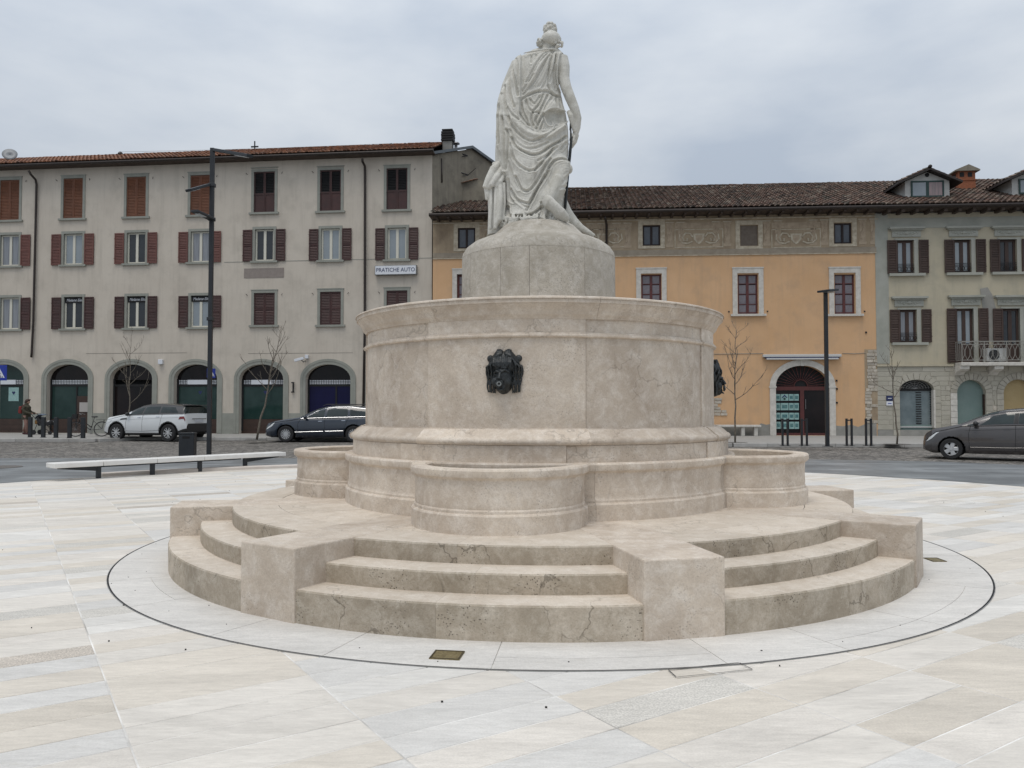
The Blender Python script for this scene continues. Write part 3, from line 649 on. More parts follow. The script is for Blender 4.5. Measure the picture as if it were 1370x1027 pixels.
    for i in range(44):            # curls
        s = rnd.random() < .62
        u = rnd.uniform(740,752) if s else rnd.uniform(719,725); v = rnd.uniform(54.5,67) if s else rnd.uniform(55,64)
        mb.ball(SP(u, v, rnd.uniform(-.0,.09)), rnd.uniform(1.5,2.4)*PXM, 10, 8)
    # right arm, hand on the sword
    tb([(751,78,.0),(753.5,90,.02),(754,107,.035),(757,119.5,.05),(762,133,.06),(768,147,.055),(772.2,160,.04),(771.8,172,.03),(768.8,183,.02),(766,190,.01)], [9,8.6,7.6,7.2,6.8,6.2,5.4,4.5,3.8,3.2], 16)
    tb([(760,151,.05),(763,158,.07),(766,168,.06),(768,178,.05)], [2.6,3.8,3.6,2.2], 12)
    tb([(771,180,.01),(768.5,189,.0),(764,197,-.01)], [3.8,3.6,2.2], 12)
    for k, (dx, dd) in enumerate(((0,.04),(1.6,.02),(3,0),(4.2,-.02))):      # fingers closing over the hilt
        tb([(768+dx*.6,184,dd+.01),(766.2+dx*.7,190,dd+.015),(763.4+dx*.6,194.5-k*.5,dd+.01),(761.8+dx*.4,194-k*.4,dd-.01)], [1.5,1.4,1.25,1.0], 8)
    tb([(766,181,.05),(763,186,.06),(762,190.5,.05)], [1.6,1.4,1.1], 8)
    def lip(pts, r, off=-.004, n=10):
        q = []
        for x, y in spline(pts, 5):
            a = np.interp(y, O[:,0], O[:,1]); b = np.interp(y, O[:,0], O[:,2]); dd = np.interp(y, O[:,0], O[:,3]); c = min(.985, abs((x-(a+b)/2)/((b-a)/2)))
            q.append(SP(x, y, dd*(1-c**2.25)**(1/2.25)+off))
        m = len(q); mb.tube(q, [r*PXM*(.45+.55*math.sin(PI*min(1,max(0,i/(m-1))))**.5) for i in range(m)], n)
    # peplum edge over the right hip
    lip([A(592,965),A(640,922),A(700,902),A(745,908),A(795,900)], 1.3, .008)
    lip([B(560,40),B(575,95),B(600,120),B(632,112),B(628,85)], 1.2, .004)
    # lip of the great mantle swag
    lip([A(372,820),B(345,20),B(380,90),B(432,134),B(500,162),B(600,154),B(680,112),B(742,62),B(768,20)], 1.15, .004)
    lip([A(385,395),A(380,480),A(376,620),A(378,740),A(372,830)], 1.2, .004)
    lip([A(410,392),A(500,382),A(600,358),A(690,345),A(760,352)], 1.0, .004)
    lip([A(755,350),A(732,420),A(716,520),A(720,640),A(755,730)], 1.1, .002)
    # lifted right foot: sole towards the square
    tb([(727,277,.29),(732,281.5,.335),(739,288,.35),(747,296,.335),(753.5,301.5,.31),(757,304,.29)], [3.2,4.2,3.6,4.0,3.2,1.6], 18, 2.0)
    tb([(747,236,.17),(744,250,.225),(739,264,.26),(733,276,.285)], [8.5,8.5,7.2,6], 16)
    # knot of cloth at the knee
    mb.ball(SP(761.5,228,.05), (4.2*PXM,.05,6*PXM), 12, 9)
    # trailing train on the right
    tb([(753,262,-.02),(758,283,-.0),(766,297,.02),(777,306,.03),(788,312,.03),(795,316,.02)], [3.5,7.0,7.6,5.2,3.4,2.2], 14, .8)
    # hanging bundle of cloth at the left, over its stone support
    tb([(666,236,.05),(664,260,.05),(664.5,285,.05),(664,316,.05)], [9,11.5,11,11.5], 18, 1.0)
    for pts, r in (([(668,222,.12),(661,232,.17),(655,246,.19),(650,258,.19)],[3,5,5,4]), ([(672,230,.14),(665,243,.19),(658,254,.20),(652,259,.19)],[3,4.2,4,2.6]), ([(674,240,.14),(669,250,.18),(664,256,.18)],[3,3.6,2.4]),
                   ([(651,257,.17),(652.5,266,.18),(652,273,.17)],[3,3.2,2]), ([(657,256,.17),(657.5,280,.19),(656,312,.18)],[2.4,2.2,2.2]), ([(664,254,.17),(663.5,280,.20),(663,312,.20)],[2.6,2.4,2.6]),
                   ([(669.5,250,.17),(670,275,.21),(668,300,.21),(664,307,.2)],[3.2,3.4,3.8,2.5]), ([(674.5,250,.16),(675,275,.17),(673,300,.18)],[2,2.2,2.4]), ([(661,221,.08),(664,228,.10)],[3,4])): tb(pts, r, 12)
    # crumpled cloth along the hem
    for i in range(46):
        a = rnd.uniform(0, PI); u = 714+46*math.cos(a); dd = .27*math.sin(a)**.8+.02
        tb([(u,rnd.uniform(292,298),dd),(u+rnd.uniform(-3,3),rnd.uniform(299,303),dd+.02),(u+rnd.uniform(-4,4),308,dd+rnd.uniform(0,.03))], [.8,rnd.uniform(1.2,2.2),1.2], 8)
    # left arm under the mantle pushing the cloth out in front
    tb([(693,84,-.02),(680,115,-.02),(672,138,-.06),(676,160,-.16)], [9,9,7.5,6], 14)
    return mb
s_root = empty('statue', (FC.x, FC.y, z3-.02))
tag(s_root, 'weathered white marble statue of a draped woman seen from behind on the pedestal', 'statue')
sb = statue()
so_ = remesh(sb, 'body', MARBLE, .0048, s_root, 1, .3); so_.location = (0, 0, -(z3-.02))
sw = MB(); pp = [(762.8,174),(763.6,191),(761.6,212),(759.6,230),(757.8,250),(756.2,270),(755.6,281)]
sw.tube([SP(x, y, .06) for x, y in pp], [1.0*PXM,1.8*PXM,2.0*PXM,1.9*PXM,2.0*PXM,2.0*PXM,1.5*PXM], 10)
sw.tube([SP(764.3,150,.03), SP(762.6,176,.05)], 1.3*PXM, 8)
sw.build('sword', BRONZE, s_root, smooth=True, loc=(0,0,-(z3-.02)))

# ================================================================== BRASS PLATES, HATCHES, GRIT on the square
BRASS = mat('aged_brass', (.20,.155,.075), (.34,.28,.15), 60, .45, .7, .3, 120)
def plate(c4, label):
    pts = [G(*p, z=.006) for p in c4]; c = sum(pts, Vector())/4
    e = (pts[1]-pts[0]); a = math.atan2(e.y, e.x)
    t = empty('brass_plate', (c.x, c.y, .0045), a); tag(t, label, 'plaque')
    w_ = e.length/2; h_ = ((pts[3]-pts[0]).length+(pts[2]-pts[1]).length)/4
    MB().box(-w_, w_, -h_, h_, -.004, .004).build('plate', BRASS, t, bevel=.002)
    DB = mat('brass_rim', (.08,.065,.035), rough=.5, metal=.6)
    for x0,x1,y0,y1 in ((-w_,w_,-h_,-h_+.012),(-w_,w_,h_-.012,h_),(-w_,-w_+.012,-h_+.012,h_-.012),(w_-.012,w_,-h_+.012,h_-.012)): MB().box(x0+.001,x1-.001,y0+.001,y1-.001,.002,.0062).build('rim', DB, t)
plate([(573,881),(614,883),(625,872),(581,869.5)], 'small engraved brass plate set in the pale ring in front of the steps')
plate([(1243,751),(1262,751),(1256,746.5),(1243,746.5)], 'small brass plate set in the pale ring right of the square piers')
HL = mat('hatch_gap', (.06,.055,.05), rough=.7)
def hatch(c4, label, z=.0065, wd=.006):
    pts = [G(*p, z=z) for p in c4]; c = sum(pts, Vector())/4
    t = empty('access_hatch', (c.x, c.y, z)); tag(t, label, 'hatch')
    for i in range(4):
        a, b = pts[i]-c, pts[(i+1)%4]-c; d = (b-a).normalized(); n = Vector((-d.y, d.x, 0))*wd/2
        MB().add([a-n+d*wd*.5, b-n-d*wd*.5, b+n-d*wd*.5, a+n+d*wd*.5], [(0,1,2,3)]).build('edge', HL, t)
hatch([(905,905.5),(1007,895),(989,886),(894,895.5)], 'thin outlined paving hatch across the drain ring in front of the steps')
hatch([(1278,675.5),(1305,672.5),(1268,669.5),(1241,671)], 'thin outlined paving hatch on the square to the right of the steps')
hatch([(0,667.5),(22,665.5),(20,663.5),(-4,665)], 'thin outlined paving hatch at the left edge of the square')
GR = mat('grit', (.03,.028,.025), rough=.8)
rnd = random.Random(21); mb = MB()
for i in range(85):
    a = rnd.uniform(0, 2*PI); rr_ = rnd.uniform(3.65, 9.5) if rnd.random() < .6 else rnd.uniform(3.6,4.05); r = rnd.uniform(.0025,.006)
    c = Vector((FC.x+rr_*math.cos(a), FC.y+rr_*math.sin(a), .004))
    if c.y < 1.2: continue
    n = rnd.randint(5,7); mb.slab([(c.x+r*rnd.uniform(.7,1.3)*math.cos(2*PI*k/n), c.y+r*rnd.uniform(.7,1.3)*math.sin(2*PI*k/n)) for k in range(n)], .001, .0075)
tag(mb.build('grit', GR), 'scattered dark specks of grit on the white paving', kind='stuff')
mb = MB().arc([(0,0),(.55,0),(.55,.008),(0,.008)], 0, 360, 32)
mc = mb.build('manhole_cover', mat('iron_cover', (.10,.09,.08), (.16,.145,.13), 20, .6, .3, .4, 30), loc=G(-6,625,.004)); tag(mc, 'round iron manhole cover in the grey paving at the left edge', 'manhole')

# ================================================================== PAVEMENT with kerb stones
KL = [(-60,32.6),(-17.2,32.6),(-16.3,34.2),(-6,33.9),(0,31.4),(8,28.5),(14,28.2),(25,27.7),(60,26.5)]
PVM = mat('pavement_stone', (.27,.265,.25), (.36,.35,.33), 1.2, .8, bump=.2, bscale=8, stain=((.17,.165,.155), .6))
tag(MB().slab(KL+[(60,60),(-60,60)], -.01, .125).build('pavement', PVM), 'pale grey pavement along the houses', kind='structure')
KST = mat('kerb_stone', (.42,.41,.39), (.33,.32,.30), 3, .8, rand=.08)
kerb = empty('kerb', (0,0,0)); tag(kerb, kind='structure')
for (x0,y0),(x1,y1) in zip(KL[:-1], KL[1:]):
    d = Vector((x1-x0, y1-y0)); L_ = d.length; n = max(1, round(L_/1.1)); d.normalize(); a = math.atan2(d.y, d.x)
    for i in range(n):
        p = Vector((x0,y0))+d*(L_*i/n)
        if abs(p.x) > 27: continue
        o = MB().box(.004, L_/n-.004, -.16, .0, -.01, .131).build('kerb_stone', KST, kerb, bevel=.012, loc=(p.x, p.y, 0)); o.rotation_euler = (0,0,a)
# faint painted line across the setts at left
LM = mat('worn_line', (.22,.21,.19), (.35,.34,.31), 6, .8)
a, b = G(0,607.5,0), G(145,590,0)
d = (b-a).normalized(); n = Vector((-d.y,d.x,0))*.05
tag(MB().add([a-n+Vector((0,0,-.008)), b-n+Vector((0,0,-.008)), b+n+Vector((0,0,-.008)), a+n+Vector((0,0,-.008))], [(0,1,2,3)]).build('road_line', LM), kind='structure')

# ================================================================== HOUSES
def plaster(name, c1, c2, stain, sc=.5, st=.5):
    return mat(name, c1, c2, sc, .9, bump=.15, bscale=25, streak=(stain, .55), stain=(stain, st), sscale=.9, contrast=(.3,.7), spec=.2)
def facade_mats():
    d = {}
    d['beige'] = plaster('beige_plaster', (.51,.457,.39), (.575,.522,.45), (.37,.335,.285), .6, .5)
    d['greyg'] = mat('grey_green_stone', (.245,.25,.22), (.29,.295,.26), 2, .85, bump=.1)
    d['orange'] = plaster('orange_plaster', (.57,.355,.195), (.635,.41,.24), (.45,.31,.20), .5, .7)
    d['frieze'] = plaster('faded_frieze_plaster', (.33,.255,.175), (.40,.32,.225), (.20,.15,.105), 1.5, .8)
    d['fr_light'] = mat('pale_frieze_paint', (.56,.50,.39), (.36,.30,.22), 5, .9)
    d['fr_mid'] = mat('buff_frieze_paint', (.45,.36,.26), (.32,.25,.18), 4, .9)
    d['fr_grey'] = mat('grey_frieze_paint', (.25,.21,.16), (.32,.275,.215), 3, .9)
    d['yellow'] = plaster('yellow_grey_plaster', (.43,.385,.285), (.49,.44,.335), (.33,.31,.25), .6, .7)
    d['gg3'] = mat('grey_green_border', (.30,.305,.265), (.365,.365,.32), 1.5, .9, stain=((.36,.36,.33), .6))
    d['white'] = mat('white_stone_trim', (.60,.57,.52), (.48,.455,.41), 6, .8)
    d['shut_b'] = mat('brown_shutter', (.17,.062,.028), (.13,.048,.022), 3, .6, rand=.10)
    d['shut_r'] = mat('red_brown_shutter', (.155,.058,.045), (.125,.048,.038), 3, .6, rand=.10)
    d['shut_m'] = mat('maroon_shutter', (.062,.022,.019), (.045,.018,.016), 3, .55, rand=.12)
    d['shut_k'] = mat('dark_brown_shutter', (.040,.022,.016), (.055,.030,.022), 3, .6, rand=.12)
    d['red_fr'] = mat('oxblood_window_frame', (.10,.022,.020), (.075,.018,.016), 5, .5)
    d['wfr'] = mat('white_window_frame', (.60,.58,.50), rough=.5)
    d['pane'] = mat('window_glass', (.02,.025,.03), (.04,.046,.054), .8, .08, spec=.5)
    d['curtain'] = mat('net_curtain_behind_glass', (.24,.255,.28), (.17,.18,.20), 2.5, .15, stretch=(6,1,.3), spec=.7)
    d['panec'] = mat('pale_reflecting_glass', (.20,.235,.26), (.28,.31,.335), .6, .08, spec=.9)
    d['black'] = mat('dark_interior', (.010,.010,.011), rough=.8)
    d['brown'] = mat('dark_brown_timber', (.035,.018,.012), (.05,.026,.018), 3, .5)
    d['green'] = mat('green_tinted_shop_glass', (.012,.032,.028), (.028,.055,.050), .9, .08, spec=.3)
    d['fan'] = mat('dark_fanlight_glass', (.006,.006,.007), (.016,.011,.011), .9, .08, spec=.25)
    d['blue'] = mat('blue_shop_panel', (.006,.006,.035), (.008,.008,.045), 1.5, .3, spec=.2)
    d['gutter'] = mat('brown_gutter', (.022,.016,.013), (.032,.022,.018), 3, .45, .2)
    d['wood'] = mat('dark_eaves_timber', (.045,.030,.022), (.07,.05,.038), 4, .8)
    d['teal'] = mat('teal_grey_panel', (.135,.20,.185), (.165,.225,.21), 1.2, .5)
    d['ochre'] = mat('ochre_panel', (.36,.265,.125), (.40,.30,.15), 1.2, .6)
    d['rubble'] = mat('rough_grey_stone', (.33,.305,.255), (.41,.385,.325), 3, .9, bump=.35, bscale=18, rand=.06)
    d['block'] = mat('rusticated_stone', (.36,.34,.28), (.41,.385,.325), 2, .9, bump=.25, bscale=20, rand=.05)
    d['pale_block'] = mat('pale_rough_stone', (.50,.455,.39), (.36,.32,.26), 5, .9, bump=.5, bscale=22, rand=.18)
    d['iron'] = mat('wrought_iron', (.022,.022,.024), rough=.5, metal=.5)
    d['rail'] = mat('pale_painted_iron', (.26,.25,.225), rough=.6)
    d['sign'] = mat('sign_white', (.66,.68,.72), rough=.35)
    d['ink'] = mat('sign_dark_blue', (.012,.022,.09), rough=.4)
    d['bsign'] = mat('sign_blue', (.012,.035,.30), rough=.35)
    d['poster'] = mat('pale_green_poster', (.30,.46,.44), (.22,.36,.35), 7, .4)
    d['poster2'] = mat('poster_picture', (.03,.13,.16), (.12,.22,.20), 14, .4)
    d['awn'] = mat('awning_case', (.50,.50,.49), rough=.4)
    d['brick'] = mat('chimney_brick', (.30,.105,.05), (.22,.08,.04), 14, .9, bump=.3)
    d['render_old'] = plaster('weathered_old_render', (.27,.245,.195), (.20,.18,.145), (.10,.09,.075), 1.6, .8)
    d['cement'] = mat('grey_cement_patch', (.23,.225,.205), (.30,.29,.265), 2, .95, bump=.3)
    d['copper'] = mat('grey_metal_flashing', (.10,.115,.125), (.13,.145,.155), 3, .5, .3)
    d['lead'] = mat('white_dormer_render', (.42,.42,.40), (.50,.50,.475), 3, .8)
    d['dgreen'] = mat('dark_green_frame', (.012,.04,.035), rough=.5)
    d['gmetal'] = mat('grey_metal', (.22,.22,.22), rough=.4, metal=.6)
    return d
D = facade_mats()
def tile_mat(name, cols):
    m = bpy.data.materials.new(name); m.use_nodes = True; t = m.node_tree; L = t.links.new; b = t.nodes['Principled BSDF']; b.inputs['Roughness'].default_value = .85
    g = NN(t, 'ShaderNodeNewGeometry'); r = NN(t, 'ShaderNodeValToRGB'); els = r.color_ramp.elements
    while len(els) < len(cols): els.new(.5)
    for i, c in enumerate(cols): els[i].position = i/(len(cols)-1); els[i].color = (*c, 1)
    L(g.outputs['Random Per Island'], r.inputs[0])
    tc = NN(t, 'ShaderNodeTexCoord'); n = NN(t, 'ShaderNodeTexNoise'); n.inputs['Scale'].default_value = 7; n.inputs['Detail'].default_value = 6; L(tc.outputs['Object'], n.inputs['Vector'])
    mr = NN(t, 'ShaderNodeMapRange'); mr.inputs[1].default_value = .35; mr.inputs[2].default_value = .65; mr.inputs[3].default_value = .55; mr.inputs[4].default_value = 1.2; L(n.outputs[0], mr.inputs[0])
    s = NN(t, 'ShaderNodeVectorMath', operation='SCALE'); L(r.outputs[0], s.inputs[0]); L(mr.outputs[0], s.inputs[3]); L(s.outputs[0], b.inputs['Base Color'])
    return m
TILE_R = tile_mat('red_clay_tiles', [(.12,.055,.035),(.27,.115,.06),(.34,.17,.10),(.18,.10,.07),(.30,.14,.075)])
TILE_D = tile_mat('dark_mossy_clay_tiles', [(.045,.033,.027),(.10,.058,.04),(.17,.11,.08),(.07,.06,.045),(.13,.07,.05),(.22,.18,.14)])

class Facade:
    def __init__(s, name, x0, Z0, k, label, cat='building'):
        s.k, s.x0, s.Z0 = k, x0, Z0
        s.px_l = None
        def pt(px): Y = None
        # plane: Y (1 + k (px-x0)) = Z0, px-CX = FPX X / Y   ->  Y(1+k(CX-x0)) + k FPX X = Z0
        s.A = 1+k*(CX-x0); s.Bx = k*FPX
        s.dir = Vector((s.A, -s.Bx, 0)).normalized(); s.ang = math.atan2(s.dir.y, s.dir.x)
        s.nrm = Vector((-s.dir.y, s.dir.x, 0))          # into the building
        s.name, s.label, s.cat = name, label, cat
    def start(s, px):
        Y = s.Z0/(1+s.k*(px-s.x0)); X = (px-CX)/FPX*Y
        s.o = Vector((X, Y, 0)); s.root = empty(s.name, s.o, s.ang); tag(s.root, s.label, s.cat); return s
    def uv(s, px, py, off=0.0):    # off < 0 : nearer than the wall plane
        d = Vector(((px-CX)/FPX, math.cos(PITCH)-(CY-py)/FPX*math.sin(PITCH), math.sin(PITCH)+(CY-py)/FPX*math.cos(PITCH)))
        c = Vector((0,0,CAMH)); q = s.o+s.nrm*off
        t = (q-c).dot(s.nrm)/d.dot(s.nrm); h = c+d*t
        return (h-s.o).dot(s.dir), h.z
    def world(s, u, off, z): return s.o+s.dir*u+s.nrm*off+Vector((0,0,z))

def wall_mesh(u0, u1, z0, z1, ops, mb=None, dep=.32, mi=0, y=0.0):
    """wall front with openings; ops: (u0,u1,z0,z1,rise) rise = height of the curved head"""
    mb = mb or MB()
    us = sorted(set([u0,u1]+[round(v,4) for o in ops for v in o[:2] if u0 < v < u1])); zs = sorted(set([z0,z1]+[round(v,4) for o in ops for v in o[2:4] if z0 < v < z1]))
    for a, b in zip(us[:-1], us[1:]):
        j = 0
        while j < len(zs)-1:
            hole = lambda jj: any(o[0]-1e-3 < (a+b)/2 < o[1]+1e-3 and o[2]-1e-3 < (zs[jj]+zs[jj+1])/2 < o[3]+1e-3 for o in ops)
            if hole(j): j += 1; continue
            e = j
            while e+1 < len(zs)-1 and not hole(e+1): e += 1
            mb.add([(a,y,zs[j]),(b,y,zs[j]),(b,y,zs[e+1]),(a,y,zs[e+1])], [(0,1,2,3)], mi); j = e+1
    for o in ops:
        a, b, c, d = o[:4]; rise = o[4] if len(o) > 4 else 0
        if not rise:
            mb.add([(a,y,c),(b,y,c),(b,y+dep,c),(a,y+dep,c),(a,y,d),(b,y,d),(b,y+dep,d),(a,y+dep,d)], [(0,1,2,3),(4,7,6,5),(0,3,7,4),(1,5,6,2)], mi)
        else:
            n = 16; sp = d-rise; arc = [((a+b)/2-(b-a)/2*math.cos(PI*i/n), sp+rise*math.sin(PI*i/n)) for i in range(n+1)]
            for (x1,q1),(x2,q2) in zip(arc[:-1], arc[1:]):
                mb.add([(x1,y,q1),(x2,y,q2),(x2,y,d),(x1,y,d)], [(0,1,2,3)], mi); mb.add([(x1,y,q1),(x1,y+dep,q1),(x2,y+dep,q2),(x2,y,q2)], [(0,1,2,3)], mi)
            mb.add([(a,y,c),(a,y,sp),(a,y+dep,sp),(a,y+dep,c)], [(0,1,2,3)], mi); mb.add([(b,y,c),(b,y+dep,c),(b,y+dep,sp),(b,y,sp)], [(0,1,2,3)], mi)
    return mb
def arch_pts(a, b, zb, sp, rise, n=18): return [(a,zb)]+[((a+b)/2-(b-a)/2*math.cos(PI*i/n), sp+rise*math.sin(PI*i/n)) for i in range(n+1)]+[(b,zb)]
def arch_band(mb, inner, outer, y0, y1, mi=0):
    n = len(inner)
    for i in range(n-1):
        (a,b),(c,d),(e,f),(g,h) = inner[i], inner[i+1], outer[i+1], outer[i]
        mb.add([(a,y0,b),(c,y0,d),(e,y0,f),(g,y0,h)], [(0,1,2,3)], mi)
        mb.add([(g,y0,h),(e,y0,f),(e,y1,f),(g,y1,h)], [(0,1,2,3)], mi); mb.add([(a,y0,b),(a,y1,b),(c,y1,d),(c,y0,d)], [(0,1,2,3)], mi)
    return mb
_cache = {}
def shutter_mesh(w, h, m, rails=2, up_open=False):
    k = ('sh', round(w,2), round(h,2), m.name, up_open)
    if k in _cache: return _cache[k]
    mb = MB(); f = .055
    mb.box(-w/2,-w/2+f,-.02,.02,0,h).box(w/2-f,w/2,-.02,.02,0,h)
    cuts = [0]+[h*(i+1)/rails for i in range(rails)]
    for i, c in enumerate(cuts):
        z = min(max(c-f*.6, 0), h-f*1.2); mb.box(-w/2+f, w/2-f, -.018, .018, z, z+f*1.2)
    mb.box(-w/2+f, w/2-f, .010, .014, 0, h)
    n = int(h/.075); ms = [m]
    for i in range(n):
        z = h*(i+.5)/n
        if any(abs(z-min(max(c-f*.6,0),h-f*1.2)-f*.6) < f*.9 for c in cuts): continue
        mb.add([(-w/2+f,-.016,z-.03),(w/2-f,-.016,z-.03),(w/2-f,.010,z+.025),(-w/2+f,.010,z+.025)], [(0,1,2,3)])
        mb.add([(-w/2+f,-.016,z-.03),(w/2-f,-.016,z-.03),(w/2-f,-.006,z-.038),(-w/2+f,-.006,z-.038)], [(0,3,2,1)])
    for zz in (h*.18, h*.82):                                   # hinges
        mb.box(-w/2-.02, -w/2+.05, -.026, -.020, zz-.015, zz+.015)
    me = mb.mesh('shutter', m); _cache[k] = me; return me
def cached(key, fn):
    if key not in _cache: _cache[key] = fn()
    return _cache[key]
def surround_mesh(w, h, t, m, proud=.03, sill=.07, key=''):
    def f():
        mb = MB(); mb.box(-w/2-t, -w/2, -proud, .18, 0, h).box(w/2, w/2+t, -proud, .18, 0, h).box(-w/2-t, w/2+t, -proud-.001, .18, h, h+t)
        return mb.mesh('surround', m)
    return cached(('sur',round(w,2),round(h,2),t,m.name), f)
def win_house(F, px, pyt, pyb, kind, wpx=23, sm=None, glass='pane', label=None, sill_w=.22):
    """one window of the beige house: parent part 'window' with its sill, shutters, frames and panes as sub-parts"""
    uc, zb = F.uv(px, pyb); _, zt = F.uv(px, pyt); w = abs(F.uv(px+wpx/2, pyb)[0]-F.uv(px-wpx/2, pyb)[0]); h = zt-zb
    w = round(w, 2); h = round(h, 2)
    o = link('window', surround_mesh(w, h, .13, D['greyg']), F.root, (uc, 0, zb))
    link('sill', cached(('sill',w), lambda: MB().box(-w/2-sill_w, w/2+sill_w, -.10, .05, -.10, -.001).mesh('sill', D['greyg'])), o)
    if kind != 'open': link('lintel', cached(('lint',w), lambda: MB().box(-w/2-.16, w/2+.16, -.045, 0.02, h+.131, h+.17).mesh('lintel', D['greyg'])), o)
    if kind == 'closed':
        me = shutter_mesh(w/2-.01, h-.02, sm)
        link('shutter', me, o, (-w/4, .03, .01)); link('shutter', me, o, (w/4, .03, .01), None, (-1,1,1))
    elif kind == 'half':
        def f():
            mb = MB(); ww = w/2-.01; h0 = h*.45; f_ = .05
            mb.box(-ww/2,-ww/2+f_,-.02,.02,0,h-.02).box(ww/2-f_,ww/2,-.02,.02,0,h-.02).box(-ww/2+f_,ww/2-f_,-.018,.018,0,f_).box(-ww/2+f_,ww/2-f_,-.018,.018,h0-.04,h0+.04).box(-ww/2+f_,ww/2-f_,-.018,.018,h-.02-f_,h-.021)
            mb.box(-ww/2+f_,ww/2-f_,.004,.012,f_,h0-.04)
            for i in range(int((h-h0)/.08)):
                z = h0+.08+i*.08
                if z < h-.1: mb.add([(-ww/2+f_,-.014,z-.03),(ww/2-f_,-.014,z-.03),(ww/2-f_,.014,z+.012),(-ww/2+f_,.014,z+.012)], [(0,1,2,3)], 1)
            for zz in (h*.06, h*.42, h*.92): mb.box(-ww/2-.03, -ww/2+.03, -.03, -.021, zz-.02, zz+.02, 1)
            return mb.mesh('shutter', [sm, D['black']])
        me = cached(('half',w,h), f); link('shutter', me, o, (-w/4,.03,.01)); link('shutter', me, o, (w/4,.03,.01), None, (-1,1,1))
        link('pane', cached(('bk',w,h), lambda: MB().box(-w/2,w/2,.09,.10,0,h).mesh('pane', D['black'])), o)
    if kind == 'open':
        ms = shutter_mesh(w*.50, h, sm)
        link('shutter', ms, o, (-w/2-.13-w*.25, -.055, -.02)); link('shutter', ms, o, (w/2+.13+w*.25, -.055, -.02), None, (-1,1,1))
        def fr():
            mb = MB(); b = .075
            mb.box(-w/2,-w/2+b,.08,.13,0,h).box(w/2-b,w/2,.08,.13,0,h).box(-w/2+b,w/2-b,.081,.13,0,b).box(-w/2+b,w/2-b,.081,.13,h-b,h).box(-.065,.065,.075,.13,b,h-b)
            return mb.mesh('frame', D['wfr'])
        link('frame', cached(('wf',w,h), fr), o)
        for s in (-1,1): link('pane', cached(('pn',w,h,glass), lambda: MB().box(-w/4+.035,w/4-.045,.11,.118,.07,h-.07).mesh('pane', D[glass])), o, (s*w/4,0,0))
    return o, w, h, uc, zb

def tiles(F, u0, u1, y0, z0, y1, z1, m, name='roof_tiles', pit=.21, row=.33, hipL=0, hipR=0, root=None, holes=()):
    """real clay tiles: half round covers in rows, from the eave (y0,z0) to the ridge (y1,z1)"""
    L_ = math.hypot(y1-y0, z1-z0); ty, tz = (y1-y0)/L_, (z1-z0)/L_; ny, nz = -tz, ty
    rows = int(L_/row)+1; mb = MB(); rnd = random.Random(int(u1*10)+5)
    for j in range(rows):
        s0 = j*row; s1 = min(s0+row*1.12, L_)
        a, b = u0+hipL*s0/L_, u1-hipR*s0/L_
        n = int((b-a)/pit)
        for i in range(n):
            u = a+(i+.5)*(b-a)/n + rnd.uniform(-.012,.012)
            if any(h[0] < u < h[1] and h[2] < s0 < h[3] for h in holes): continue
            vs = []
            for s, r, li in ((s0, .092, .050+rnd.uniform(-.008,.012)), (s1, .074, .012)):
                for k in range(5):
                    t = PI*k/4; x = u-r*math.cos(t); q = li+r*.72*math.sin(t)
                    vs.append((x, y0+ty*s+ny*q, z0+tz*s+nz*q))
            mb.add(vs, [(k,k+1,k+6,k+5) for k in range(4)]+[(0,1,2,3,4)])
            # channel tile between the covers
            x0, x1 = u+.05, u+pit-.05; q = .0; vs = []
            for s, li in ((s0,.035),(s1,.0)):
                for x, e in ((x0,.03),((x0+x1)/2,0),(x1,.03)): vs.append((x, y0+ty*s+ny*(li+e), z0+tz*s+nz*(li+e)))
            mb.add(vs, [(0,1,4,3),(1,2,5,4)])
    o = mb.build(name, m, root or F.root, fix=False); o['kind'] = 'stuff'
    # ridge tiles
    rb = MB(); n = int((u1-u0-hipL-hipR)/.38)
    for i in range(n):
        a = u0+hipL+i*(u1-u0-hipL-hipR)/n; b = a+(u1-u0-hipL-hipR)/n+.04; dz = rnd.uniform(-.012,.012)
        if any(h[0] < a < h[1] and h[3] > L_-.1 for h in holes): continue
        vs = []
        for x, r in ((a,.13),(b,.11)):
            for k in range(6): t = PI*k/5; vs.append((x, y1-r*math.cos(t), z1+dz+r*.75*math.sin(t)))
        rb.add(vs, [(k,k+1,k+7,k+6) for k in range(5)]+[(0,1,2,3,4,5)])
    q = rb.build('ridge_tiles', m, root or F.root, fix=False); q['kind'] = 'stuff'
    return o
def pipe(pts, r, m, name, label, cat='drainpipe', root=None, n=10):
    o = MB().tube(pts, r, n).build(name, m, root, smooth=True); 
    if label: tag(o, label, cat)
    return o

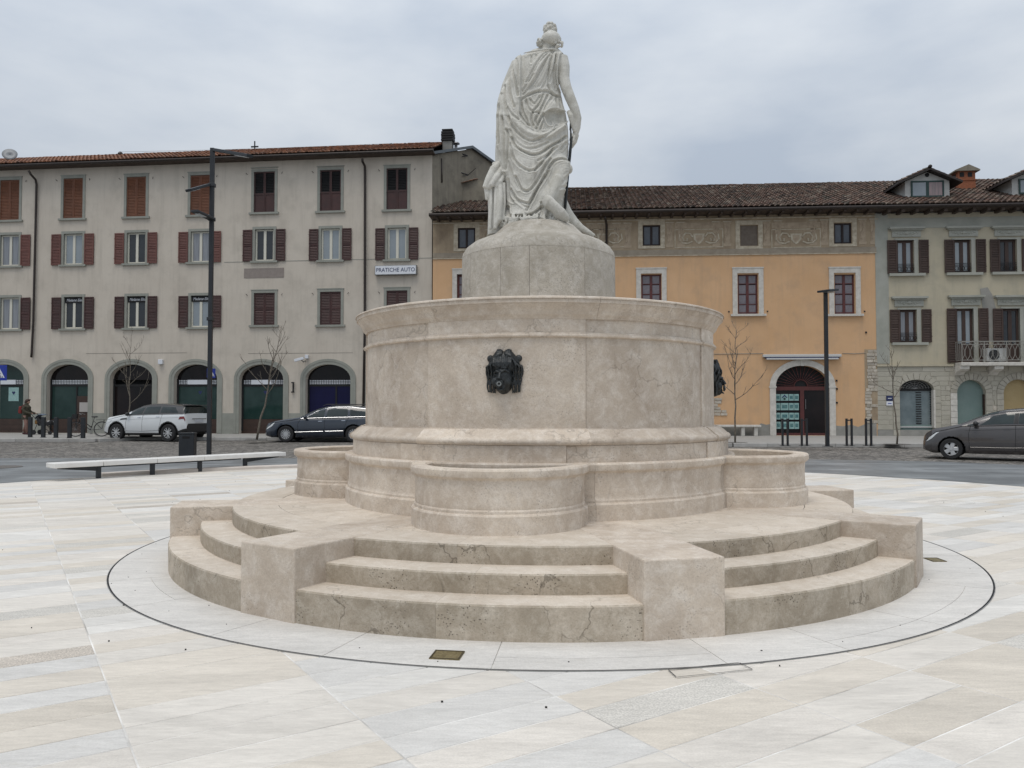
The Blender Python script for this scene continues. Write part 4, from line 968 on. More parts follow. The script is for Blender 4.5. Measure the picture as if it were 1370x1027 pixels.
# ---------------------------------------------------------------- 1: beige house, left
F1 = Facade('beige_house', 480, 38.0, 1.07e-4, 'four storey beige house with brown shutters and round ground floor arches').start(-75)
cxs = [12.5, 97.5, 182, 267.5, 353.5, 442, 531]; left_x = [-72.5]
U1 = F1.uv(578, 300)[0]; zt1 = F1.uv(480, 211)[1]
specs = []
for i, cx in enumerate(cxs):
    dy = (267-cx)
    t4 = 232+.0265*dy if i < 4 else 228.5-(cx-353)*.027; b4 = 287.5+.027*dy if i < 4 else 284.5-(cx-353)*.021
    if i < 4: specs.append((i, cx, t4+2, b4, 'closed', D['shut_b'], 26, 'pane'))
    else: specs.append((i, cx, t4+1, b4-.5, 'half', D['shut_m'], 28, 'pane'))
    t3 = 309.5+.018*dy if i < 4 else 306.5-(cx-353)*.011; b3 = 350.5+.02*dy if i < 4 else 348.8-(cx-353)*.01
    specs.append((i, cx, t3, b3, 'open', D['shut_r'] if i < 4 else D['shut_m'], 25, ['curtain','panec','pane','curtain','pane','panec','panec'][i]))
    t2 = 395+.012*dy if i < 4 else 391.6-(cx-353)*.018; b2 = 437.5+.0115*dy if i < 4 else 434.7-(cx-353)*.004
    if i < 4: specs.append((i, cx, t2, b2, 'open', D['shut_m'], 25, ['curtain','pane','pane','panec'][i]))
    else: specs.append((i, cx, t2, b2, 'closed', D['shut_m'], 28, 'pane'))
ops = []; H1 = []
for sp in specs:
    o, w, h, uc, zb = win_house(F1, sp[1], sp[2], sp[3], sp[4], sp[6], sp[5], sp[7])
    ops.append((uc-w/2-.001, uc+w/2+.001, zb, zb+h)); H1.append((sp, o, w, h, uc, zb))
    if sp[5] is D['shut_b']: o['label'] = 'window with closed orange brown shutters'
    # shutter stays either side
    for s in (-1, 1):
        q = MB().tube([(uc+s*(w/2+.34), -.01, zb+h-.12), (uc+s*(w/2+.40), -.07, zb+h-.05)], .012, 6).build('shutter_stay', D['iron'], F1.root)
    if sp[4] == 'open' and sp[3] > 400 and sp[0] in (1,2,3):
        MB().box(-w/2+.01, w/2-.01, .06, .075, h-.30, h-.01).build('shop_panel', D['black'], o)
        text('Madame Elite', .20, o, (.03, .055, h-.16), (PI/2,0,0), D['sign'], xs=.8, shear=.3)
# shop arches
acx = [3.5, 89.3, 174.6, 261, 349, 438.5, 526]
AR = []
for i, cx in enumerate(acx):
    uc, zb = F1.uv(cx, 577.5); w = 2.25*1.0; zb = .14
    zt = F1.uv(cx, 487.2)[1]; AR.append((uc, w, zb, zt)); ops.append((uc-w/2, uc+w/2, zb, zt, .72))
tagw = wall_mesh(0, U1, .12, zt1, ops, dep=.35)
wl = tagw.build('wall', D['beige'], F1.root, fix=False)
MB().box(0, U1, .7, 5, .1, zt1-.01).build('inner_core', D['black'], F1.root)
for i, (uc, w, zb, zt) in enumerate(AR):
    sp = zt-.72; t = .27
    a = MB(); inn = arch_pts(uc-w/2, uc+w/2, zb, sp, .72); out = arch_pts(uc-w/2-t, uc+w/2+t, zb, sp, .72+t)
    arch_band(a, inn, out, -.035, 0); arch_band(a, arch_pts(uc-w/2-t*.55, uc+w/2+t*.55, zb, sp, .72+t*.55), out, -.05, -.035); a.build('arch_surround', D['greyg'], F1.root)
    sf = MB(); y = .28
    poly = arch_pts(uc-w/2, uc+w/2, sp+.02, sp, .72)[1:-1]
    zb2 = zb+.08; ztr = F1.uv(acx[i], 514, .28)[1]; ztr2 = F1.uv(acx[i], 508, .28)[1]
    shop = MB().box(uc-w/2, uc+w/2, y-.01, y+.05, zb, zb2+.04).build('shop_front', D['brown'], F1.root)
    MB().prism([(uc-w/2,ztr2)]+[(x,z) for x,z in poly if z > ztr2]+[(uc+w/2,ztr2)], y+.02, y+.04).build('fanlight', D['fan' if i else 'green'], shop)
    MB().box(uc-w/2+.0, uc-w/2+.09, y-.03, y+.05, zb2+.05, sp).box(uc+w/2-.09, uc+w/2, y-.03, y+.05, zb2+.05, sp).box(uc-w/2+.09, uc+w/2-.09, y-.02, y+.05, ztr-.10, ztr).build('frame', D['black'], shop)
    gl = {5:'blue', 2:'fan'}.get(i, 'green'); sill = .0 if i == 5 else .58
    MB().box(uc-w/2+.09, uc+w/2-.09, y+.01, y+.03, zb2+.05+sill, ztr-.10).build('shop_glass', D[gl], shop)
    if sill:
        MB().box(uc-w/2+.09, uc+w/2-.09, y-.005, y+.03, zb2+.05, zb2+.04+sill).build('stall_riser', D['brown'], shop)
        MB().box(uc-w/2+.13, uc+w/2-.13, y-.015, y-.006, zb2+.12, zb2+.28).box(uc-w/2+.13, uc+w/2-.13, y-.015, y-.006, zb2+.34, zb2+.52).build('riser_panel', D['brown'], shop)
    # perforated white band
    pb = MB(); n = 24; bw = (w-.18)/n
    if i != 2:
        for k in range(n):
            for r in range(3): 
                hh = (ztr2-ztr)/3; pb.box(uc-w/2+.09+k*bw+.018, uc-w/2+.09+(k+1)*bw-.018, y-.012, y, ztr+r*hh+.012, ztr+(r+1)*hh-.012)
        o = pb.build('dotted_band', D['sign'], shop, fix=False); o['kind'] = 'stuff'
        MB().box(uc-w/2+.09, uc+w/2-.09, y+.001, y+.02, ztr, ztr2).build('band_back', D['black'], shop)
    if i in (0, 3, 4):
        q = MB().box(-.52, .52, -.03, 0, 0, ztr2-ztr).build('name_board', D['sign'], shop, loc=(uc+(-.1 if i == 4 else -.05), y-.015, ztr))
        MB().box(-.20, .20, -.034, -.031, .12, .15).box(-.42, .42, -.034, -.031, .05, .085).build('printed_lines', D['ink'], q) if False else None
    if i in (1, 5): MB().box(uc+.28, uc+.36, y-.02, y+.03, zb2+.06, ztr-.10).build('mullion', D['black'], shop)
    if i in (0, 3, 4):
        pu = uc+(.35 if i == 0 else .1); MB().box(pu-.28, pu+.28, y-.008, y+.008, 1.75, 2.45).build('window_poster', D['poster' if i == 0 else 'green'], shop)
        MB().prism([(pu-.1,2.2),(pu,2.07),(pu+.1,2.2),(pu+.05,2.26),(pu,2.22),(pu-.05,2.26)], y-.012, y-.009).build('poster_mark', D['ink'], shop)
    if i == 1:
        MB().box(uc+.36, uc+w/2-.09, y-.03, y-.011, zb2+.06, 2.0).build('door_panel', D['brown'], shop); MB().box(uc+.5, uc+.98, y-.05, y-.031, 1.2, 1.68).build('notice', mat('grey_notice', (.40,.38,.36)), shop)
# grey base course between arches
prev = -.0
for i in range(len(AR)+1):
    a = 0 if i == 0 else AR[i-1][0]+AR[i-1][1]/2+.272; b = U1 if i == len(AR) else AR[i][0]-AR[i][1]/2-.272
    if b > a: MB().box(a, b, -.03, 0, .12, F1.uv(300, 552.5)[1]).build('base_course', D['greyg'], F1.root)
# plaque, faint string course
u0, z0 = F1.uv(326.5, 372); u1, z1 = F1.uv(380, 358); MB().box(u0, u1, -.015, 0, z0, z1).build('blank_stone_panel', mat('taupe_panel', (.235,.20,.18), (.27,.235,.21), 5, .9), F1.root)
u0, z0 = F1.uv(300, 350.5); MB().box(u0, U1, -.012, 0, z0-.015, z0+.008).build('string_course', D['greyg'], F1.root)
for a_, b_ in ((115,250),(332,472)):
    u0, z0 = F1.uv(a_, 473); u1, _ = F1.uv(b_, 472); MB().box(u0, u1, -.006, 0, z0, z0+.02).build('wall_scar', mat('scar', (.20,.18,.155), (.27,.24,.21), 6, .9), F1.root)
# sign
u0, z0 = F1.uv(503, 368.8); u1, z1 = F1.uv(558.5, 355)
sg = empty('shop_sign', F1.world((u0+u1)/2, -.12, (z0+z1)/2), F1.ang); tag(sg, 'white box sign reading PRATICHE AUTO under the last window of the beige house', 'sign')
sw_, sh_ = (u1-u0)/2, (z1-z0)/2
MB().box(-sw_, sw_, -.10, .11, -sh_, sh_).build('case', D['gmetal'], sg, bevel=.01); MB().box(-sw_+.03, sw_-.03, -.106, -.09, -sh_+.03, sh_-.03).build('panel', D['sign'], sg)
text('PRATICHE AUTO', .27, sg, (0, -.110, 0), (PI/2,0,0), D['ink'], ext=.004, xs=.93)
# eaves, gutter, roof
ov = .55; rz = 2.4; rh = .95
MB().box(-.2, U1+.15, -ov, .05, zt1-.0, zt1+.07).build('soffit', D['wood'], F1.root)
MB().tube([(-.2,-ov-.03,zt1+.06),(U1+.18,-ov-.03,zt1+.06)], .07, 10).build('gutter', D['gutter'], F1.root)
zr0 = zt1+.14
tiles(F1, -.2, U1+.12, -ov-.03, zr0, rz, zr0+(rz+ov)*.42, TILE_R, root=F1.root)
MB().add([(-.2,-ov,zr0-.03),(U1+.12,-ov,zr0-.03),(U1+.12,rz,zr0+(rz+ov)*.42-.02),(-.2,rz,zr0+(rz+ov)*.42-.02),(U1+3.5,5.6,zr0+.1),(-.2,5.6,zr0+.1)], [(0,1,2,3),(3,2,4,5)]).build('roof_deck', D['wood'], F1.root)
# side wall running back to the right
def W2L(F, p): q = Vector(p)-F.o; return Vector((q.dot(F.dir), q.dot(F.nrm), q.z))
def PW(px, py, Y): return P(px, py, Y)
c0 = F1.world(U1, 0, 0)
apex = P(630, 199, 40.2); p660 = P(661, 221, 41.6); p690 = P(692, 248, 43.0)
def low(p): return Vector((p.x, p.y, 0))
e0 = Vector((c0.x, c0.y, zt1+.02))
vs = [low(e0), low(apex), low(p660), low(p690), p690, p660, apex, e0]
mb = MB(); nd = Vector((.5,.35,0))
mb.add([W2L(F1, v) for v in vs], [(0,1,6,7),(1,2,5,6),(2,3,4,5)]); mb.build('side_wall', D['render_old'], F1.root, fix=False)
mb = MB()
for a, b in ((e0, apex), (apex, p660), (p660, p690)):
    a = W2L(F1, a); b = W2L(F1, b); u = Vector((0,0,.14)); f = Vector((.12,-.12,0))
    mb.add([a+f, b+f, b+f+u, a+f+u, a-f*3+u, b-f*3+u], [(0,1,2,3),(3,2,5,4)])
mb.build('verge_flashing', D['copper'], F1.root, fix=False)
# chimneys, wall irons, antenna cross, dish
def at_roof(F, px, py, off):
    u, z = F.uv(px, py, off); return u, z
def chimney1():
    u, z = F1.uv(599.5, 197, 1.9); t = empty('chimney', F1.world(u, 1.9, z-.5), F1.ang); tag(t, 'dark louvred chimney on the right end of the beige house roof', 'chimney')
    MB().box(-.24, .24, -.24, .24, 0, .75).build('stack', D['cement'], t); z0 = .74
    for k in range(4): MB().box(-.31+.01*(k%2), .31-.01*(k%2), -.31, .31, z0+.03+k*.125, z0+.12+k*.125).build('louvre', D['black'], t)
    MB().box(-.22, .22, -.22, .22, z0, z0+.55).build('flue', D['black'], t); MB().box(-.27,.27,-.27,.27,z0+.55,z0+.62).build('cap', D['black'], t)
    u, z = F1.uv(610, 197, 1.9); t = empty('vent_pipe', F1.world(u, 1.9, z-.5), F1.ang); tag(t, 'thin metal vent pipe beside the dark chimney', 'pipe')
    MB().tube([(0,0,0),(0,0,.68)], .08, 10).build('pipe', D['gmetal'], t, smooth=True); MB().arc([(0,.68),(.2,.68),(.16,.74),(0,.78)], 0, 360, 16).build('cowl', D['gmetal'], t)
chimney1()
for (px, py), lab in (((161,207),'small dark roof vent on the left part of the beige house ridge'),((523.5,196),'small dark roof vent near the right end of the ridge')):
    u, z = F1.uv(px, py, 2.0); t = empty('roof_vent', F1.world(u, 2.0, z-.25), F1.ang); tag(t, lab, 'vent')
    MB().tube([(0,0,0),(0,0,.32)], .06, 8).build('stem', D['gutter'], t); MB().arc([(0,.30),(.14,.30),(.10,.38),(.05,.42),(0,.42)], 0, 360, 12).build('cap', D['gutter'], t)
u, z = F1.uv(340.7, 205, 2.2); t = empty('roof_cross', F1.world(u, 2.2, z-.4), F1.ang); tag(t, 'small iron cross standing on the ridge of the beige house', 'cross')
MB().box(-.025,.025,-.025,.025,0,1.05).build('upright', D['iron'], t); MB().box(-.2,.2,-.022,.022,.72,.79).build('arm', D['iron'], t)
a = F1.world(*(F1.uv(161,203,2.0)[0],2.0,F1.uv(161,203,2.0)[1])); b = F1.world(F1.uv(525,191.5,2.0)[0],2.0,F1.uv(525,191.5,2.0)[1])
mid = [a.lerp(b, i/10)-Vector((0,0,.05*math.sin(PI*i/10))) for i in range(11)]
tag(MB().tube(mid, .008, 5).build('cable', D['gmetal']), 'thin cable strung between the two roof vents of the beige house', 'cable')
u, z = F1.uv(14, 209, 1.2); t = empty('satellite_dish', F1.world(u, 1.2, z-.35), F1.ang); tag(t, 'grey round satellite dish at the left end of the roof', 'satellite dish')
MB().tube([(0,0,-.1),(0,0,.3)], .025, 8).build('mast', D['gmetal'], t)
MB(Matrix.Translation((-.03,0,.42)) @ Matrix.Rotation(R(62),4,'X') @ Matrix.Rotation(R(25),4,'Y')).arc([(0.001,.0),(.18,.012),(.36,.06),(.365,.075),(.18,.03),(0.001,.018)], 0, 360, 28).build('reflector', mat('dish_grey', (.24,.25,.26), rough=.5), t, smooth=True)
# drainpipes
def wpt(F, px, py, off=-.10): u, z = F.uv(px, py, off); return F.world(u, off, z)
pipe([wpt(F1,38.5,228,-.5), wpt(F1,41,233,-.45), wpt(F1,47.5,240,-.12), wpt(F1,48.8,247), wpt(F1,44.5,430), wpt(F1,42.3,472), wpt(F1,41.8,478)], .055, D['gutter'], 'drainpipe', 'brown drainpipe between the first two window columns of the beige house')
pipe([wpt(F1,484.5,212,-.5), wpt(F1,485,216,-.42), wpt(F1,488,222,-.12), wpt(F1,488.3,230), wpt(F1,488,440), F1.world(F1.uv(488,440)[0]-.03,-.1,.5)], .06, D['gutter'], 'drainpipe', 'dark drainpipe left of the PRATICHE AUTO sign')
# cameras and small wall boxes
def cctv(px, py, label, s=1):
    p = wpt(F1, px, py, -.35); t = empty('security_camera', p, F1.ang); tag(t, label, 'camera')
    MB(Matrix.Rotation(R(-14),4,'Y')).box(-.26,.20,-.07,.07,-.06,.07).build('housing', D['sign'], t, bevel=.015); MB().tube([(.1,0,-.05),(.15,.1,-.12),(.15,.35,-.05)], .025, 8).build('bracket', D['gmetal'], t)
cctv(401, 480.5, 'white security camera on a bracket above the last two arches')
p = wpt(F1, 410.5, 477, -.08); tag(MB().box(-.08,.08,-.08,.08,-.09,.09).build('junction_box', D['sign'], loc=p, bevel=.01), 'small white junction box right of the security camera', 'box')
p = wpt(F1, 215, 484, -.08); tag(MB().box(-.11,.11,-.08,.08,-.12,.12).build('siren_box', D['sign'], loc=p, bevel=.02), 'small white alarm box right of the third arch', 'box')
p = wpt(F1, 392.3, 518, -.1); t = empty('wall_tube', p, F1.ang); tag(t, 'short dark vertical fitting between the last two arches', 'fitting')
MB().box(-.03,.03,-.03,.03,-.24,.24).build('rod', D['iron'], t); MB().box(-.09,.03,-.04,.06,.2,.26).build('bracket', D['iron'], t); MB().box(-.09,.03,-.04,.06,-.26,-.2).build('bracket', D['iron'], t)
# projecting bank / crossing signs
def crossing(px, py, s, label, Y=30.5, tw=0):
    p = P(px, py, Y); t = empty('crossing_sign', (p.x, p.y, .12), tw); tag(t, label, 'sign'); z = p.z-.12
    MB().tube([(0,.03,0),(0,.03,z+s)], .03, 8).build('post', D['gmetal'], t); MB().box(-s,s,-.012,.0,z-s,z+s).build('plate', D['bsign'], t)
    MB().prism([(-s*.75,z-s*.65),(s*.75,z-s*.65),(0,z+s*.7)], -.016, -.0125).build('triangle', D['sign'], t)
    q = MB(); q.ball((0,-.018,z+s*.22), (s*.08,.003,s*.08), 8, 6); q.tube([(0,-.018,z+s*.12),(-.01*s,-.018,z-s*.12)], s*.07, 6); q.tube([(0,-.018,z-s*.1),(-s*.18,-.018,z-s*.42)], s*.05, 6); q.tube([(0,-.018,z-s*.1),(s*.18,-.018,z-s*.42)], s*.05, 6)
    q.tube([(0,-.018,z+s*.08),(s*.2,-.018,z-s*.1)], s*.04, 6); q.build('walker', D['ink'], t)
    for k in (-2,-1,0,1,2): MB().box(k*s*.22-s*.06, k*s*.22+s*.06, -.018, -.0165, z-s*.62, z-s*.46).build('stripe', D['ink'], t)
crossing(-1, 498.5, .30, 'blue pedestrian crossing sign at the left edge of the picture')
crossing(282.5, 499, .18, 'blue and white sign half hidden behind the tall lamp post', 30.0, R(55))

# ---------------------------------------------------------------- 2: orange house, centre
F2 = Facade('orange_house', 580, 37.4, 7e-5, 'orange plastered house with a faded painted frieze and an arched shop door').start(578.5)
U2 = F2.uv(1173, 400)[0]; zt2 = F2.uv(1000, 287.5)[1]; zfr = F2.uv(1000, 340)[1]
ops2 = []
def rect(F, x0, x1, y0, y1, off=0):
    a, zb = F.uv(x0, y1, off); b, _ = F.uv(x1, y1, off); _, zt = F.uv((x0+x1)/2, y0, off); _, zb = F.uv((x0+x1)/2, y1, off); return a, b, zb, zt
def frame_mesh(w, h, b, bars_u, bars_z, m, bt=.035, y0=.12, y1=.17):
    mb = MB(); mb.box(-w/2,-w/2+b,y0,y1,0,h).box(w/2-b,w/2,y0,y1,0,h).box(-w/2+b,w/2-b,y0+.001,y1,0,b).box(-w/2+b,w/2-b,y0+.001,y1,h-b,h)
    for u, t in bars_u: mb.box(u-t/2,u+t/2,y0-.002,y1,b,h-b)
    for z in bars_z: mb.box(-w/2+b,w/2-b,y0+.008,y1-.002,z-bt/2,z+bt/2)
    return mb.mesh('frame', m)
# main floor windows
def main_win(cx):
    a, b, zb, zt = rect(F2, cx-13.2, cx+13.8, 366.7, 420); w, h = b-a, zt-zb; uc = (a+b)/2
    def f():
        t = .22; mb = MB(); mb.box(-w/2-t,-w/2,-.05,.12,0,h).box(w/2,w/2+t,-.05,.12,0,h).box(-w/2-t,w/2+t,-.051,.12,h,h+t).box(-w/2-t-.02,w/2+t+.02,-.07,.12,h+t,h+t+.06); return mb.mesh('window', D['white'])
    o = link('window', cached('mw', f), F2.root, (uc, 0, zb))
    link('sill', cached('mws', lambda: MB().box(-w/2-.32, w/2+.32, -.14, .05, -.10, -.001).mesh('sill', D['white'])), o)
    link('frame', cached('mwf', lambda: frame_mesh(w, h, .10, [(0,.12)], [h*.25,h*.5,h*.75], D['red_fr'])), o)
    pm = cached('mwp', lambda: MB().box(-w/4+.06, w/4-.06, 0, .01, 0, h/4-.05).mesh('pane', mat('veiled_pane', (.12,.105,.12), (.20,.18,.20), 3, .15, spec=.6)))
    for s in (-1,1):
        for k in range(4): link('pane', pm, o, (s*w/4, .15, h*k/4+.025))
    for s in (-1,1): MB().box(-.03,.03,-.04,0,-.03,.03).build('wall_bolt', D['iron'], F2.root, loc=(uc+s*(w/2+.42),0,zb+.12))
    ops2.append((a, b, zb, zt))
for cx in (624.5, 742, 871.3, 1000.6, 1130.2): main_win(cx)
def attic_win(cx, dy=0, blind=False):
    a, b, zb, zt = rect(F2, cx-11.7, cx+11.7, 300.6+dy, 328+dy); w, h = b-a, zt-zb; uc = (a+b)/2
    def f():
        t = .20; mb = MB(); mb.box(-w/2-t,-w/2,-.02,.02,-.02,h).box(w/2,w/2+t,-.02,.02,-.02,h).box(-w/2-t,w/2+t,-.021,.02,h,h+t).box(-w/2-t,w/2+t,-.03,.02,-.14,-.021); return mb.mesh('attic_window', D['fr_light'])
    o = link('attic_window', cached(('aw', round(w,1)), f), F2.root, (uc, 0, zb))
    if blind: MB().box(-w/2, w/2, .06, .08, 0, h).build('blocked_panel', mat('blind_window_plaster', (.13,.105,.085), (.17,.14,.115), 5, .9), o); o['label'] = 'bricked up attic window'
    else:
        MB().box(-w/2, w/2, .10, .11, 0, h).build('pane', mat('attic_glass', (.05,.06,.075), (.09,.10,.12), 1, .15), o); link('frame', frame_mesh(w, h, .07, [(0,.10)], [], mat('very_dark_frame', (.02,.012,.012)), y0=.06, y1=.10), o)
    ops2.append((a, b, zb, zt))
attic_win(624.2, 4); attic_win(742, 2); attic_win(871.7, .3); attic_win(1002.3, .5, True); attic_win(1127.8, -2.5)
# shop arch
sa, _ = F2.uv(1038, 560); sb_, _ = F2.uv(1109.8, 560); szt = F2.uv(1074, 488.8)[1]; rise = .96
ops2.append((sa, sb_, .14, szt, rise))
wm = MB()
wall_mesh(0, U2, .12, zt2, ops2, wm, dep=.30)
o = wm.build('wall', [D['orange'], D['frieze']], F2.root, fix=False)
# split the wall along the frieze line by material
bm = bmesh.new(); bm.from_mesh(o.data); bmesh.ops.bisect_plane(bm, geom=bm.verts[:]+bm.edges[:]+bm.faces[:], plane_co=(0,0,zfr), plane_no=(0,0,1))
for f in bm.faces: f.material_index = 1 if f.calc_center_median().z > zfr else 0
bm.to_mesh(o.data); bm.free()
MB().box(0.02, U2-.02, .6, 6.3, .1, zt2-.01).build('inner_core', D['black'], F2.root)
# frieze mouldings and painted ornament
zb1 = F2.uv(1000, 332.5)[1]
MB().box(0, U2, -.03, 0, zfr, zb1).build('frieze_band', D['fr_grey'], F2.root); MB().box(0, U2, -.05, 0, zfr-.035, zfr-.001).build('frieze_fillet', D['fr_light'], F2.root)
z3_ = F2.uv(1000, 292.5)[1]; MB().box(0, U2, -.04, 0, z3_, z3_+.05).build('frieze_fillet', D['fr_light'], F2.root)
zlo, zhi = zb1+.12, z3_-.14
def cons():
    mb = MB(); mb.box(-.17,.17,-.012,0,zhi-.10-zlo,zhi-zlo).box(-.13,.13,-.012,0,.16,zhi-zlo-.101).box(-.17,.17,-.014,0,0,.159)
    mb.tube([(-.05,-.012,.25),(-.08,-.012,.5),(.04,-.012,.75),(.02,-.012,.95)], .035, 6); return mb.mesh('painted_console', D['fr_mid'])
cm = cons()
for px in (645, 660, 690, 790, 805, 825, 840, 896, 911, 958, 973, 1026, 1041, 1088, 1103, 1154, 1169, 712, 770):
    u, _ = F2.uv(px, 310); link('painted_console', cm, F2.root, (u, 0, zlo))
    link('console_cap', cached('ccap', lambda: MB().box(-.2,.2,-.018,0,0,.05).mesh('console_cap', D['fr_light'])), F2.root, (u, 0, zhi+.002))
def scroll(cx, lab):
    u, z = F2.uv(cx, 318.5); t = MB()
    t.prism([(-.26,.22),(.26,.22),(.24,-.05),(.12,-.2),(0,-.28),(-.12,-.2),(-.24,-.05)], -.02, 0)
    for s in (-1,1):
        t.tube([(s*.28,-.01,.05),(s*.4,-.01,.22),(s*.62,-.01,.24),(s*.76,-.01,.05),(s*.7,-.01,-.12),(s*.56,-.01,-.13),(s*.54,-.01,0)], .045, 6)
        t.tube([(s*.3,-.01,-.15),(s*.5,-.01,-.24),(s*.75,-.01,-.22),(s*.92,-.01,-.05),(s*.88,-.01,.2)], .04, 6)
    t.box(-1.12,1.12,-.012,0,.40,.44).box(-1.12,1.12,-.012,0,-.44,-.40).box(-1.12,-1.08,-.011,0,-.399,.399).box(1.08,1.12,-.011,0,-.399,.399)
    o = t.build('painted_shield', D['fr_light'], F2.root, loc=(u,0,z))
    MB().box(-1.1,1.1,-.010,0,.48,.74).build('painted_panel', D['fr_mid'], F2.root, loc=(u,0,z))
    MB().prism([(-.16,.14),(.16,.14),(.14,-.04),(0,-.19),(-.14,-.04)], -.026, -.0201).build('crest', D['fr_mid'], o)
for cx in (935, 1065, 806, 677): scroll(cx, '')
# shop arch stone and contents
t_ = .27; a = MB(); inn = arch_pts(sa, sb_, .13, szt-rise, rise, 20); out = arch_pts(sa-t_, sb_+t_, .13, szt-rise, rise+t_, 20)
arch_band(a, inn, out, -.06, 0); a.build('arch_surround', D['white'], F2.root)
uc = (sa+sb_)/2; MB().prism([(uc-.07,szt-.02),(uc+.07,szt-.02),(uc+.10,szt+.29),(uc-.10,szt+.29)], -.085, -.0).build('keystone', D['white'], F2.root)
for x in (sa-t_/2, sb_+t_/2): MB().box(x-t_/2-.03, x+t_/2+.03, -.075, 0, szt-rise-.07, szt-rise+.01).build('impost', D['white'], F2.root)
y = .24; ztr = szt-rise-.02
sf = MB().box(sa, sb_, y-.03, y+.04, ztr-.16, ztr+.02).build('shop_front', D['red_fr'], F2.root)
MB().box(sa, sb_, y+.05, y+.07, .13, szt).build('fanlight_glass', D['black'], sf)
for k in range(17):
    th = PI*(k+.5)/17; r0 = .30; c = (uc, ztr+.03)
    ex = (sb_-sa)/2*.97; MB().tube([(c[0]+r0*math.cos(th), y, c[1]+r0*math.sin(th)), (c[0]+ex*math.cos(th), y, c[1]+rise*.97*math.sin(th))], .014, 5).build('fan_ray', D['red_fr'], sf)
    MB().ball((c[0]+ex*.62*math.cos(th), y-.01, c[1]+rise*.6*math.sin(th)), (.03,.01,.03), 6, 4).build('fan_boss', D['red_fr'], sf)
MB().tube([(uc+r0*math.cos(PI*k/12), y, ztr+.03+r0*math.sin(PI*k/12)) for k in range(13)], .022, 6).build('fan_hub', D['red_fr'], sf)
um = F2.uv(1076, 550)[0]
MB().box(um-.12, um+.06, y-.03, y+.04, .14, ztr-.161).box(sa, sb_, y-.025, y+.04, .135, .24).box(sa, sa+.05, y-.02, y+.04, .241, ztr-.161).box(sb_-.06, sb_, y-.02, y+.04, .241, ztr-.161).build('frame', D['red_fr'], sf)
MB().box(um+.06, sb_-.06, y+.02, y+.03, .24, ztr-.16).build('door_glass', D['fan'], sf); MB().box(sa+.05, um-.12, y+.03, y+.04, .24, ztr-.16).build('display_glass', D['fan'], sf)
MB().tube([(um+.12,y-.06,1.35),(um+.12,y-.06,1.8)], .015, 6).build('door_handle', D['gmetal'], sf)
DL = sa+.07; DR = um-.14; cw = [.27,.0,.23,.23]; tw = DR-DL
cols_ = [(0,.185),(.205,.53),(.555,.755),(.775,.965)]
for r, (py0, py1) in enumerate(((527,535.8),(539,548.5),(552,561),(564,573.5))):
    z1p = F2.uv(1055, py0, y)[1]; z0p = F2.uv(1055, py1, y)[1]
    for k, (q0, q1) in enumerate(cols_):
        b = MB().box(DL+tw*q0, DL+tw*q1, y-.01, y+.005, z0p, z1p).build('poster', D['poster'], sf)
        mx_, mz_ = DL+tw*(q0+q1)/2, (z0p+z1p)/2; hw, hh = tw*(q1-q0)*.34, (z1p-z0p)*.25
        if (r, k) == (0, 1):
            MB().prism([(mx_-.13,mz_-.01),(mx_,mz_+.13),(mx_+.13,mz_-.01),(mx_+.08,mz_-.03),(mx_,mz_+.05),(mx_-.08,mz_-.03)], y-.014, y-.0105).build('emblem', D['ink'], sf)
            MB().prism([(mx_-.07,mz_-.07),(mx_,mz_),(mx_+.07,mz_-.07),(mx_,mz_-.13)], y-.014, y-.0105).build('emblem', D['dgreen'], sf)
        else: MB().box(mx_-hw, mx_+hw, y-.014, y-.0105, mz_-hh, mz_+hh).build('poster_picture', D['poster2'], sf)
# awning case
u0, z0 = F2.uv(1021, 480.5, -.2); u1, z1 = F2.uv(1126, 474, -.2); aw = empty('awning', F2.world((u0+u1)/2, -.0, z0), F2.ang); tag(aw, 'rolled up white awning case above the arched shop door', 'awning')
wv = (u1-u0)/2; MB().box(-wv, wv, -.22, -.01, .10, z1-z0+.02).build('case', D['awn'], aw, bevel=.02); MB().box(-wv+.15, wv-.15, -.26, -.03, -.02, .05).build('front_bar', D['awn'], aw, bevel=.015); MB().box(-wv+.1, wv-.1, -.2, -.02, .05, .10).build('fabric_roll', D['ink'], aw)
# exposed stones at both ends, cement patches at the foot
rnd = random.Random(12)
zq0, zq1 = F2.uv(1166, 566)[1], F2.uv(1166, 468)[1]; n = 23; hh = (zq1-zq0)/n
for i in range(n):
    z = zq0+i*hh; fr = i/n; x1_ = U2-.02 if fr > .42 or i % 5 == 0 else U2-.28
    x0_ = F2.uv(1157.5, 500)[0]+(.0 if fr < .45 else .09)+rnd.uniform(-.04,.05)
    x = x0_
    while x < x1_-.08:
        w_ = min(rnd.uniform(.16,.42), x1_-x); MB().box(x+.008, x+w_-.008, -.02-rnd.uniform(0,.03), .0, z+.008, z+hh-.008).build('stone', D['pale_block'], F2.root, bevel=.01); x += w_
MB().box(F2.uv(1156.8,500)[0], U2-.02, -.008, 0, zq0-.02, zq1+.03).build('mortar_patch', D['frieze'], F2.root)
zq0, zq1 = F2.uv(960, 556)[1], F2.uv(960, 532)[1]; hh = (zq1-zq0)/6
for i in range(6):
    x = F2.uv(930,550)[0]; xe = F2.uv((966,966,962,964,972,973)[5-i], 550)[0]
    while x < xe-.1: w_ = min(rnd.uniform(.25,.5), xe-x); MB().box(x+.008, x+w_-.008, -.02-rnd.uniform(0,.03), 0, zq0+i*hh+.008, zq0+(i+1)*hh-.008).build('stone', D['pale_block'], F2.root, bevel=.01); x += w_
def patch_poly(pts, m, name, th=.012):
    MB().prism([F2.uv(*p) for p in pts], -th, 0).build(name, m, F2.root)
